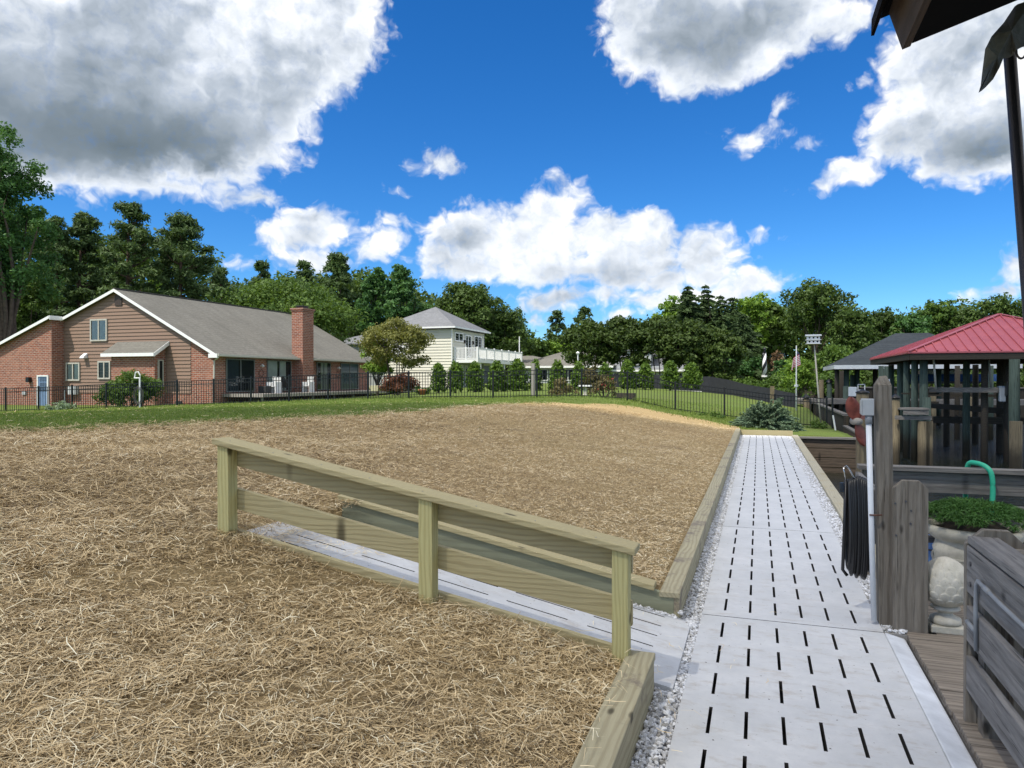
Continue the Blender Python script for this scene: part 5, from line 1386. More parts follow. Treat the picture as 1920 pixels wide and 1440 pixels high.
def boathouse_grey():
    X0, X1, Y0, Y1, E = 4.2, 13.5, 45.8, 53.3, 2.5
    t = thing('boathouse', 'larger boathouse with dark grey shingle hip roof and white fascia behind the red one', 'boathouse', (8, 50, WATER))
    b = MB(); hip(b, X0, X1, Y0, Y1, E+.05, 2.0, ridge='x', th=.05); b.build('roof', SHD, t)
    b = MB(); b.box((X0-.02, Y0-.05, E-.18), (X1, Y0-.001, E+.05)); b.box((X0-.04, Y0, E-.18), (X0-.001, Y1, E+.05)); b.build('fascia', WHT, t)
    b = MB(); b.box((X0+.05, Y0+.05, E-.16), (X1-.05, Y1-.05, E-.02)); b.build('ceiling', plain('roof_under', (.02, .017, .015)), t)
    for px, Z in ((1569, 43), (1587, 43), (1578, 50), (1607, 44), (1641, 44), (1665, 50), (1690, 44), (1720, 50), (1760, 44), (1800, 50), (1850, 46), (1900, 50)):
        p = PZ(px, 700, Z); b = MB(); b.cyl((p.x, p.y, -2.6), (p.x, p.y, E-.17), .15 if px != 1569 else .13, n=10); b.build('piling', GRN if px in (1587, 1607, 1665, 1760) else DKW, t, smooth=True)
    t = thing('pier', 'grey plank pier crossing behind the fence end towards the grey boathouse', 'pier', (4, 43, 0))
    p, q = PZ(1488, 746, 43), PZ(1990, 746, 40)
    b = MB(); b.beam((p.x, p.y, .56), (q.x, q.y, .56), 1.6, .07); b.build('decking', plain('deck_grey', (.22, .2, .18)), t)
    b = MB(); b.beam((p.x, p.y-.84, .42), (q.x, q.y-.84, .42), .05, .26); b.build('rim_board', GX, t)
    for px, top, Z, r, m in ((1512, 746, 42, .17, TAN), (1540, 712, 43.5, .14, TAN), (1555, 717, 43.5, .15, GRN), (1586, 724, 42, .16, GRN), (1587, 762, 42, .17, TAN), (1598, 703, 44, .13, GRN), (1604, 703, 45, .13, GRN), (1607, 706, 44.5, .12, GRN), (1680, 740, 40, .15, TAN), (1750, 740, 40, .15, TAN), (1820, 740, 40, .15, TAN)):
        p = PZ(px, top, Z); b = MB(); b.cyl((p.x, p.y, -2.6), (p.x, p.y, p.z), r, n=10); b.build('piling', m, t, smooth=True)
    for px, top, Z, r in ((1512, 746, 42, .24), (1555, 717, 43.5, .22)):
        p = PZ(px, top, Z); b = MB(); b.lathe([(r, 0), (r*.9, .05), (.02, .22)], (p.x, p.y, p.z), 12); b.build('piling_cap', BLK, t)
    p = PZ(1597, 740, 42); b = MB(); b.box((p.x-.25, p.y-.2, p.z-.1), (p.x+.25, p.y+.2, p.z+.45)); o = b.build('dock_box', plain('white_box', (.62, .66, .68), .5), bevel=.03, origin=(p.x, p.y, p.z)); tag(o, 'pale dock storage box on the pier under the grey boathouse roof', 'box')
    t = thing('white_chair', 'white open framed chair on the pier in front of the grey boathouse', 'chair', PZ(1615, 745, 42)); p = PZ(1615, 726, 42)
    b = MB()
    for (u0, z0, u1, z1) in ((-.18,-.16,.18,-.16),(-.18,.16,.18,.16),(-.18,-.5,-.18,.16),(.18,-.5,.18,.16)): b.beam((p.x+u0, p.y, p.z+z0), (p.x+u1, p.y, p.z+z1), .05, .05)
    b.build('frame', WHT, t)
    # blue boat on the far lift
    p = PZ(1775, 712, 46); t = thing('motor_boat', 'blue hulled boat on a lift in the shadow under the boathouses', 'boat', (p.x, p.y, p.z))
    L = 5.2; b = MB(); vs = []; fs = []; ns = 14
    for i in range(ns+1):
        f = i/ns; x = p.x-2.4+L*f; w = .95*(1-max(0, (f-.55)/.45)**2.2)*(1 if f > 0 else 1); d = .55
        vs += [(x, p.y-w, p.z+.35), (x, p.y-w*.8, p.z-.1), (x, p.y, p.z-.25+.4*max(0, (f-.75)/.25)**2), (x, p.y+w*.8, p.z-.1), (x, p.y+w, p.z+.35)]
    for i in range(ns):
        for k in range(4): fs.append((i*5+k, i*5+k+1, (i+1)*5+k+1, (i+1)*5+k))
        fs.append((i*5+4, i*5, (i+1)*5, (i+1)*5+4))
    fs.append((0,1,2,3,4)); b.add(vs, fs); b.build('hull', plain('blue_hull', (.03, .09, .28), .3), t, smooth=False)
    b = MB(); b.box((p.x-1.2, p.y-.6, p.z+.36), (p.x+.6, p.y+.6, p.z+.62)); b.build('console', WHT, t, bevel=.08)
    b = MB(); b.box((p.x-1.6, p.y-.8, p.z+1.25), (p.x+.9, p.y+.8, p.z+1.32)); 
    for sx in (-1.4, .7): b.beam((p.x+sx, p.y-.7, p.z+.35), (p.x+sx, p.y-.7, p.z+1.25), .05, .05)
    b.build('canopy', WHT, t)
boathouse_grey()
def bulkhead_right():
    t = thing('bulkhead', 'dark brown plank bulkhead holding the grassy point past the end of the walkway', 'bulkhead', (2, 23.3, WATER))
    b = MB()
    for k in range(5): b.box((1.13, 23.20+.008*(k % 2), -.32-.28*k), (3.06, 23.27, -.06-.28*k)) 
    b.box((3.0, 23.28, -2.4), (3.07, 29.5, -.06)); b.build('sheeting', wood('brown_bulkhead', 0, (.115, .085, .06), (.045, .035, .025), .85, 40, gray=1), t)
    b = MB(); b.box((1.13, 23.12, -.055), (3.12, 23.34, -.0)); b.box((2.98, 23.342, -.055), (3.14, 29.5, .0)); b.build('cap', GX, t)
    b = MB(); b.cyl((3.02, 23.1, -2.5), (3.02, 23.1, .02), .10, n=12); b.build('piling', TAN, t)
    p = PZ(1562, 779, 25.6); q = PZ(1567, 803, 25.6); b = MB(); b.cyl(q+Vector((0,0,-.1)), p, .03, n=8); o = b.build('pvc_pipe', WHT, origin=q); tag(o, 'short white plastic pipe stuck in the grass at the point', 'pipe')
bulkhead_right()
def far_bank():
    t = thing('bulkhead', 'long dark timber bulkhead along the far bank under the trees', 'bulkhead', (30, 61.9, WATER))
    b = MB(); b.box((3.1, 61.86, -2.6), (120, 61.96, 1.05)); b.build('sheeting', DKW, t)
    b = MB(); b.box((3.1, 61.75, 1.05), (120, 62.1, 1.15)); b.build('cap', GX, t)
    t = thing('bulkhead', 'dark timber bulkhead edging the lawn beside the pier', 'bulkhead', (3.05, 45, WATER))
    b = MB(); b.box((3.03, 29.6, -2.6), (3.10, 61.85, .35)); b.build('sheeting', DKW, t)
    b = MB(); b.box((2.98, 29.6, .35), (3.2, 61.7, .42)); b.build('cap', GX, t)
far_bank()
def propeller():
    # mooring piling with cap and the old red propeller fixed on it
    P0 = PZ(1617, 737, 12.6)
    t = thing('mooring_piling', 'tan mooring piling with a dark cap carrying the red propeller', 'piling', (P0.x, P0.y, WATER))
    b = MB(); b.tube([(P0.x, P0.y, -2.6), (P0.x, P0.y, P0.z)], [.11, .10], 14); b.build('piling', TAN, t, smooth=True)
    b = MB(); b.lathe([(.115, 0), (.11, .02), (.06, .04), (.01, .07)], (P0.x, P0.y, P0.z), 14); b.build('cap', BLK, t, smooth=True)
    C = PZ(1607, 790, 12.3); t = thing('boat_propeller', 'large old rust-red three-bladed boat propeller hung on the piling', 'propeller', C)
    red = plain('rust_red', (.17, .040, .025), .55, var=.45, scale=9)
    R_ = Vector((CA, SA, 0)); U = Vector((0, 0, 1)); F = Vector((-SA, CA, 0))
    b = MB(); b.tube([C-F*.10, C+F*.12], [.055, .07], 16); b.build('hub', plain('hub_grey', (.30, .27, .23), .6), t, smooth=True)
    def blade(ang, Lg, wd, tw, name='blade'):
        b = MB(); n, k = 12, 8; vs = []
        ax = R_*cos(ang)+U*sin(ang); sd = (-R_*sin(ang)+U*cos(ang))
        for i in range(n+1):
            f = i/n; r = .04+Lg*f; w = wd*(sin(pi*min(1, f*.93+.07))**.65)+.012
            for j in range(k+1):
                g = (j/k-.5)*2; 
                p = C + ax*r + sd*(g*w*cos(tw*(1-.4*f))) + F*(g*w*sin(tw*(1-.4*f)) - .05*(1-g*g)*f)
                vs.append(p)
        m_ = len(vs); vs += [p+F*.012 for p in vs]; fs = []
        for i in range(n):
            for j in range(k):
                a = i*(k+1)+j; fs.append((a, a+1, a+k+2, a+k+1)); fs.append((m_+a, m_+a+k+1, m_+a+k+2, m_+a+1))
        b.add(vs, fs); b.build(name, red, t, smooth=True)
    blade(RAD(106), .40, .105, .35); blade(RAD(-74), .40, .088, .30); blade(RAD(55), .22, .08, .9)
propeller()
# ------------------------------------------------------------------ poles, flag, martin house, lighthouse
def poles():
    p = PZ(1493, 765, 37.5); t = thing('flagpole', 'white flagpole standing behind the juniper shrub', 'flagpole', (p.x, p.y, 0))
    top = PZ(1493.5, 648, 37.5); b = MB(); b.tube([(p.x, p.y, -.2), (p.x, p.y, top.z)], [.04, .026], 10); b.build('pole', WHT, t, smooth=True)
    b = MB(); z = PZ(1493, 723, 37.5).z; b.cyl((p.x, p.y, z-.05), (p.x, p.y, z+.05), .10, n=10); b.build('collar', WHT, t)
    # flag hanging in folds
    m, N, out = newmat('striped_flag')
    uv = N.n('ShaderNodeAttribute', attribute_name='fu').outputs['Fac']; vv = N.n('ShaderNodeAttribute', attribute_name='fv').outputs['Fac']
    st = N.m('LESS_THAN', N.m('FRACT', N.m('MULTIPLY', vv, 6.5)), .5)
    col = N.mix(st, (.75, .75, .75), (.50, .03, .05))
    can = N.m('MULTIPLY', N.m('LESS_THAN', uv, .4), N.m('LESS_THAN', vv, .538))
    sx = N.m('FRACT', N.m('MULTIPLY', uv, 15)); sy = N.m('FRACT', N.m('MULTIPLY', vv, 16.7))
    star = N.m('MULTIPLY', N.m('LESS_THAN', N.m('ABSOLUTE', N.m('SUBTRACT', sx, .5)), .22), N.m('LESS_THAN', N.m('ABSOLUTE', N.m('SUBTRACT', sy, .5)), .22))
    col = N.mix(can, col, N.mix(star, (.03, .04, .16), (.75, .75, .75)))
    finish(N, out, col, .8)
    zt = PZ(1493, 658, 37.5).z; R_ = Vector((CA, SA, 0)); F = Vector((-SA, CA, 0)); n, k = 26, 14; H = .62; vs = []; fu = []; fv = []
    for i in range(n+1):
        u = i/n
        for j in range(k+1):
            v = j/k
            droop = .95*u**1.3*.55
            x = .05 + .30*sin(u*5.2)*(.5+.3*v) - .1*u; y = .08*sin(u*11)
            vs.append(Vector((p.x, p.y, zt)) + R_*(x*.9) + F*(y+.02) + Vector((0, 0, -droop - v*H*(1-.15*u))))
            fu.append(u); fv.append(v)
    fs = [(i*(k+1)+j, i*(k+1)+j+1, (i+1)*(k+1)+j+1, (i+1)*(k+1)+j) for i in range(n) for j in range(k)]
    b = MB(); b.add(vs, fs); o = b.build('flag', m, smooth=True, origin=(p.x, p.y, zt), fix=False)
    for nm, d in (('fu', fu), ('fv', fv)):
        a = o.data.attributes.new(nm, 'FLOAT', 'POINT'); a.data.foreach_set('value', d)
    tag(o, 'red and white striped flag with blue starred corner hanging limp on the flagpole', 'flag')
    # birdhouse on a leaning pole
    q = PZ(1542, 825, 29.5); tp = PZ(1526.5, 645, 29.5)
    t = thing('birdhouse', 'white two-storey birdhouse with round holes on a tall leaning pole', 'birdhouse', (q.x, q.y, -.3))
    b = MB(); b.tube([q, tp], [.04, .028], 8); b.build('pole', plain('dirty_white', (.52, .48, .40), .6), t, smooth=True)
    c = PZ(1524.5, 638, 29.5); w = .245
    for k in range(2):
        b = MB(); z = c.z - .14 + k*.16; b.box((c.x-w, c.y-.2, z), (c.x+w, c.y+.2, z+.145)); b.build('body', WHT, t)
        b = MB(); b.box((c.x-w-.05, c.y-.27, z-.018), (c.x+w+.05, c.y+.27, z-.001)); b.build('porch', WHT, t)
        for j in range(3):
            b = MB(); xx = c.x-.15+.15*j; b.cyl((xx, c.y-.203, z+.075), (xx, c.y-.199, z+.075), .035, n=14); b.build('entrance_hole', plain('hole', (.004, .004, .004), .9), t)
        b = MB(); b.cyl((c.x-w-.003, c.y, z+.075), (c.x-w+.001, c.y, z+.075), .035, n=14); b.build('entrance_hole', MATS['hole'], t)
    b = MB(); z = c.z+.166; b.prism([(c.y-.3, z), (c.y+.3, z), (c.y, z+.07)], 0, c.x-w-.06, c.x+w+.06); b.build('roof', plain('bird_roof', (.55, .58, .58), .5), t)
    # garden lighthouse
    m, N, out = newmat('spiral_paint')
    P = N.n('ShaderNodeTexCoord').outputs['Object']; x, y, z = N.sep(P)[0:3]
    a = N.m('DIVIDE', N.m('ARCTAN2', y, x), pi)
    s = N.m('FRACT', N.m('ADD', N.m('MULTIPLY', a, .5*2), N.m('MULTIPLY', z, -.95)))
    finish(N, out, N.mix(N.m('GREATER_THAN', s, .5), (.78, .78, .78), (.015, .016, .02)), .5)
    b0 = PZ(1433.5, 704, 58); t = thing('garden_lighthouse', 'ornamental lighthouse with black and white spiral stripes among the hedges', 'lighthouse', b0)
    h = (704-661)/1350*58
    b = MB(); b.lathe([(.22, 0), (.12, h)], b0, 28); b.build('tower', m, t, smooth=True)
    for o_ in t.children: pass
    b = MB(); b.lathe([(.24, -.12), (.24, .0)], b0, 20); b.build('base', WHT, t)
    b = MB(); b.lathe([(.15, h), (.17, h+.05), (.09, h+.06), (.09, h+.28), (.13, h+.29), (.01, h+.45)], b0, 16); b.build('lantern', BLK, t)
    # second thin light pole seen left of the white balcony pole etc.
    p = PZ(1083.5, 720, 46); z = PZ(1083.5, 665, 46).z; t = thing('lamp_post', 'slim white lamp post with small lamp head behind the shrubs in the middle distance', 'lamp post', (p.x, p.y, 1))
    b = MB(); b.cyl((p.x, p.y, .9), (p.x, p.y, z), .035, n=8); b.build('pole', WHT, t)
    b = MB(); b.lathe([(.06, 0), (.12, .1), (.05, .2)], (p.x, p.y, z), 10); b.build('lamp', WHT, t)
poles()
def yard_things():
    # black fabric barrier
    m = plain('black_fabric', (.018, .020, .026), .85, var=.3, scale=4)
    t = thing('screen_fence', 'black fabric screen fence running down the slope behind the round shrubs', 'fence', (0, 48, 1))
    pl = [(1080,727,702,57),(1200,727,702,56),(1260,727,704,55),(1312,729,706,54),(1332,730,706,53),(1370,737,713,49),(1400,742,721,45),(1444,750,728,42)]
    pr = [(1452,752,730,41.5),(1475,757,735,40.5),(1492,761,738,40)]
    for seg in (pl, pr):
        b = MB(); vs = []
        P_ = [(PZ(a, yb, Z), PZ(a, yt, Z)) for a, yb, yt, Z in seg]
        for i in range(len(P_)-1):
            n = 8
            for k in range(n):
                f, g = k/n, (k+1)/n
                q = [P_[i][0].lerp(P_[i+1][0], f), P_[i][0].lerp(P_[i+1][0], g), P_[i][1].lerp(P_[i+1][1], g), P_[i][1].lerp(P_[i+1][1], f)]
                w0, w1 = .04*sin((i*n+k)*1.3), .04*sin((i*n+k+1)*1.3)
                th = Vector((0, .03, 0)); o1 = Vector((0, w0, 0)); o2 = Vector((0, w1, 0)); dn = Vector((0, 0, -.3))
                b.hexa([q[0]+o1+dn, q[1]+o2+dn, q[1]+o2+th+dn, q[0]+o1+th+dn, q[3]+o1, q[2]+o2, q[2]+o2+th, q[3]+o1+th])
        b.build('fabric', m, t)
    a, c = PZ(1448, 752, 41.8), PZ(1448, 724, 41.8); b = MB(); b.box((a.x-.12, a.y-.12, a.z-.4), (a.x+.12, a.y+.12, c.z)); b.build('post', TAN, t)
    # gravel-white border strip
    p, q = PZ(1080, 727, 50), PZ(1315, 730.5, 50); b = MB(); b.beam((p.x, p.y, landz(p.x, p.y)+.03), (q.x, q.y, landz(q.x, q.y)+.03), .25, .08); o = b.build('border_edging', plain('pale_edging', (.55, .55, .52)), origin=p); tag(o, 'low pale garden edging strip along the foot of the black screen fence', 'edging')
    # wooden sign-like post in the lawn behind the fence
    p = PZ(1000, 746, 31.0); b = MB(); z = landz(p.x, p.y); b.box((p.x-.07, p.y-.07, z-.2), (p.x+.07, p.y+.07, PZ(1000, 681, 31).z)); o = b.build('wooden_post', wood('old_post', 2, (.36, .34, .30), (.2, .18, .15), .8, 60), origin=(p.x, p.y, z)); tag(o, 'tall bleached wooden post just behind the black fence near the middle', 'post')
    # stone pedestal table
    p = PZ(1097, 745, 30.8); z = landz(p.x, p.y); t = thing('garden_table', 'white stone pedestal table between the two rose bushes', 'table', (p.x, p.y, z))
    zt = PZ(1097, 722, 30.8).z
    b = MB(); b.box((p.x-.26, p.y-.2, zt-.06), (p.x+.26, p.y+.2, zt)); b.build('top', WHT, t); b = MB(); b.lathe([(.11, z-.1), (.11, z+.04), (.06, z+.1), (.09, z+.2), (.06, zt-.1), (.1, zt-.061)], (p.x, p.y, 0), 12); b.build('pedestal', CAST, t, smooth=True)
    # dark wooden trough
    p = PZ(1174, 745, 30.6); z = landz(p.x, p.y); t = thing('flower_trough', 'dark wooden flower trough behind the fence corner', 'planter', (p.x, p.y, z))
    b = MB(); b.box((p.x-.38, p.y-.2, z-.05), (p.x+.38, p.y-.16, z+.24)); b.box((p.x-.38, p.y+.16, z-.05), (p.x+.38, p.y+.2, z+.24)); b.box((p.x-.38, p.y-.159, z-.05), (p.x-.34, p.y+.159, z+.24)); b.box((p.x+.34, p.y-.159, z-.05), (p.x+.38, p.y+.159, z+.24)); b.build('box', DKW, t)
    b = MB(); b.box((p.x-.34, p.y-.16, z), (p.x+.34, p.y+.16, z+.18)); b.build('soil', MATS['soil'], t)
    # pots beside the deck
    def pot(px, py, Z, r, h, mat, label, col=None, name='flower_pot', square=False):
        p = PZ(px, py, Z); t = thing(name, label, 'flower pot', (p.x, p.y, p.z))
        b = MB()
        if square: b.hexa([(p.x-r*.8,p.y-r*.8,p.z),(p.x+r*.8,p.y-r*.8,p.z),(p.x+r*.8,p.y+r*.8,p.z),(p.x-r*.8,p.y+r*.8,p.z),(p.x-r,p.y-r,p.z+h),(p.x+r,p.y-r,p.z+h),(p.x+r,p.y+r,p.z+h),(p.x-r,p.y+r,p.z+h)])
        else: b.lathe([(r*.62, 0), (r*.92, h*.8), (r*1.05, h*.8), (r*1.05, h), (r*.85, h), (r*.8, h*.9)], p, 18)
        b.build('pot', mat, t, smooth=not square)
        b = MB(); b.lathe([(r*.8, h*.92), (.01, h*.95)], p, 14); b.build('soil', MATS['soil'], t)
        if col:
            n = 160; P = np.array([p.x, p.y, p.z+h*1.05]) + rng.normal(0, 1, (n, 3))*[r*.45, r*.45, r*.35]
            me = leaf_quads('flowers', P, .05, plain('flower_red', col, .6)); o = bpy.data.objects.new('flowers', me); COL.objects.link(o); o.parent = t; o.matrix_parent_inverse = __import__('mathutils').Matrix.Translation(-Vector((p.x, p.y, p.z)))
    pot(760, 731, 43, .26, .42, WHT, 'white flower pot with bright red flowers in front of the dark red bush', (.55, .02, .06))
    pot(792, 740, 41, .24, .30, plain('terracotta', (.34, .12, .06), .8), 'dark terracotta pot on the lawn near the end of the dark red bush')
    pot(720, 733, 44, .22, .26, plain('terracotta2', (.52, .22, .09), .8), 'light orange terracotta pot beside the pale square planter')
    pot(705, 733, 44, .30, .33, plain('cream_pot', (.62, .56, .36), .8), 'pale cream square planter at the far end of the deck', square=True, name='square_planter')
    # deck furniture
    def chair(px, py, Z, mat, label, lounge=False, wd=.6):
        p = PX(px, py, -27.6); z = .90; t = thing('lounge_chair' if lounge else 'deck_chair', label, 'chair', (p.x, p.y, z)); x, y = p.x, p.y
        if lounge:
            b = MB(); b.hexa([(x-.3,y-.1,z+.35),(x+.3,y-.1,z+.35),(x+.3,y-.05,z+.35),(x-.3,y-.05,z+.35),(x-.3,y-.75,z+1.0),(x+.3,y-.75,z+1.0),(x+.3,y-.70,z+1.0),(x-.3,y-.70,z+1.0)]); b.build('backrest', mat, t)
            b = MB(); b.box((x-.3, y-.1, z+.30), (x+.3, y+1.2, z+.35)); b.build('seat', mat, t)
            for sy in (-.05, 1.1):
                for sx in (-.28, .26): b = MB(); b.box((x+sx, y+sy, z), (x+sx+.03, y+sy+.03, z+.30)); b.build('leg', mat, t)
        else:
            b = MB(); b.box((x-wd/2, y-wd/2, z+.38), (x+wd/2, y+wd/2, z+.44)); b.build('seat', mat, t)
            b = MB()
            for k in range(6): b.box((x-wd/2+k*wd/6, y+wd/2-.04, z+.44), (x-wd/2+k*wd/6+wd/8, y+wd/2, z+.95))
            b.box((x-wd/2, y+wd/2-.05, z+.951), (x+wd/2, y+wd/2+.01, z+1.0)); b.build('backrest', mat, t)
            for sx in (-1, 1):
                b = MB(); b.box((x+sx*wd/2-.03, y-wd/2, z), (x+sx*wd/2+.03, y+wd/2, z+.66)); b.build('armrest', mat, t)
    chair(514, 735, 46.5, plain('white_plastic', (.72, .72, .70), .5), 'white slatted chair on the deck in front of the curtained glass door')
    chair(538, 732, 48, plain('dark_mesh', (.05, .05, .055), .7), 'dark reclined lounge chair on the deck beside the chimney', lounge=True)
    chair(578, 734, 49, plain('white_plastic', (.72, .72, .70)), 'white chair on the deck at the foot of the chimney', wd=.5)
    p = PX(497, 735, -27.8); b = MB(); b.box((p.x-.28, p.y-.25, .91), (p.x+.28, p.y+.25, 1.33)); o = b.build('storage_chest', plain('dark_chest', (.03, .03, .03), .7), bevel=.04, origin=(p.x, p.y, .9)); tag(o, 'black storage chest on the deck left of the white chair', 'chest')
    p = PZ(485, 748, 42.0); t = thing('garden_bench', 'small weathered bench on the grass before the deck', 'bench', (p.x, p.y, landz(p.x, p.y))); z = landz(p.x, p.y)
    b = MB(); b.box((p.x-.3, p.y-.15, z+.38), (p.x+.3, p.y+.15, z+.43)); b.build('seat', MATS['deck_rim'], t)
    for sx in (-.26, .2): b = MB(); b.box((p.x+sx, p.y-.13, z-.1), (p.x+sx+.06, p.y+.13, z+.38)); b.build('leg', MATS['deck_rim'], t)
    # white hose post by the shrub
    p = PZ(262, 762, 32.3); z = landz(p.x, p.y); t = thing('hose_post', 'white post with a small slanted hood and coiled hose in front of the big shrub', 'post', (p.x, p.y, z)); zt = PZ(262, 708, 32.3).z
    b = MB(); b.cyl((p.x, p.y, z-.1), (p.x, p.y, zt), .035, n=8); b.build('post', WHT, t)
    R_ = Vector((CA, SA, 0)); c = Vector((p.x, p.y, zt+.12)) - R_*.08
    b = MB(); b.tube([c-R_*.16-Vector((0,0,.14)), c-R_*.10+Vector((0,0,.12)), c+R_*.02+Vector((0,0,.14)), c+R_*.10-Vector((0,0,.02)), c+R_*.10-Vector((0,0,.14)), c-R_*.16-Vector((0,0,.14))], .03, 6, caps=False); b.build('hood', WHT, t)
    b = MB(); pts = []
    for k in range(60):
        a = 2*pi*k/15; pts.append(Vector((p.x, p.y-.08, z+.55)) + R_*((.15+.03*(k//15))*cos(a)) + Vector((0,0,(.30+.03*(k//15))*sin(a))))
    b.tube(pts, .010, 6); b.build('hose', plain('grey_hose', (.05, .05, .05), .6), t)
yard_things()
# ------------------------------------------------------------------ vegetation
BARK = plain('bark', (.085, .065, .05), .95, var=.4, scale=5, bump=.03)
PBARK = plain('pine_bark', (.10, .065, .045), .95, var=.4, scale=5, bump=.03)
LM = {
 'pine': foliage('pine_needles', (0.029, 0.056, 0.018), (0.116, 0.183, 0.055), .2),
 'dark': foliage('dark_leaves', (0.027, 0.051, 0.013), (0.107, 0.171, 0.037), .25),
 'mid': foliage('mid_leaves', (0.030, 0.067, 0.015), (0.140, 0.226, 0.043), .3),
 'bright': foliage('bright_leaves', (0.055, 0.116, 0.018), (0.244, 0.378, 0.061), .35),
 'cool': foliage('cool_leaves', (0.024, 0.067, 0.022), (0.104, 0.220, 0.061), .3),
 'myrtle': foliage('myrtle_leaves', (0.024, 0.046, 0.011), (0.090, 0.137, 0.029), .25),
 'deodar': foliage('deodar_needles', (0.022, 0.044, 0.016), (0.085, 0.134, 0.046), .15),
 'maple': foliage('maple_leaves', (0.073, 0.085, 0.024), (0.244, 0.244, 0.073), .35),
 'laurel': foliage('laurel_leaves', (0.025, 0.065, 0.010), (0.170, 0.270, 0.040), .3),
 'red': foliage('red_leaves', (0.035, 0.018, 0.012), (0.220, 0.085, 0.045), .2),
 'rose': foliage('rose_leaves', (0.050, 0.055, 0.020), (0.200, 0.160, 0.070), .2),
 'juniper': foliage('juniper_needles', (0.042, 0.074, 0.044), (0.175, 0.250, 0.150), .12),
 'iris': foliage('iris_leaves', (0.100, 0.150, 0.090), (0.300, 0.380, 0.240), .2),
 'dead': foliage('dry_foliage', (0.120, 0.075, 0.045), (0.300, 0.200, 0.120), .1),
}
def clump_cloud(cen, rad, n, flat=.8, shell=.45):
    """n points spread over clumps (cen (k,3), rad (k,)), returns points, outward dirs, clump id"""
    k = len(cen); w = rad**2; w = w/w.sum(); ci = rng.choice(k, n, p=w)
    d = unit(n); r = rng.uniform(0, 1, n)**shell
    d[:, 2] = np.where(rng.uniform(0, 1, n) < .35, np.abs(d[:, 2]), d[:, 2])
    off = d*(r*rad[ci])[:, None]; off[:, 2] *= flat
    off *= (1 + .25*np.sin(d[:, 0]*7+ci)*np.sin(d[:, 1]*6+ci*1.7))[:, None]
    return cen[ci]+off, d, ci
def limb(b, p, q, r0, r1, sag=.0, n=5):
    p = Vector(p); q = Vector(q); pts = []; rs = []
    j = Vector((random.uniform(-1, 1), random.uniform(-1, 1), 0))*(q-p).length*.06
    for i in range(n):
        f = i/(n-1); v = p.lerp(q, f) + j*sin(pi*f) + Vector((0, 0, sag*sin(pi*f)*(q-p).length)); pts.append(v); rs.append(r0+(r1-r0)*f)
    b.tube(pts, rs, 6, caps=False)
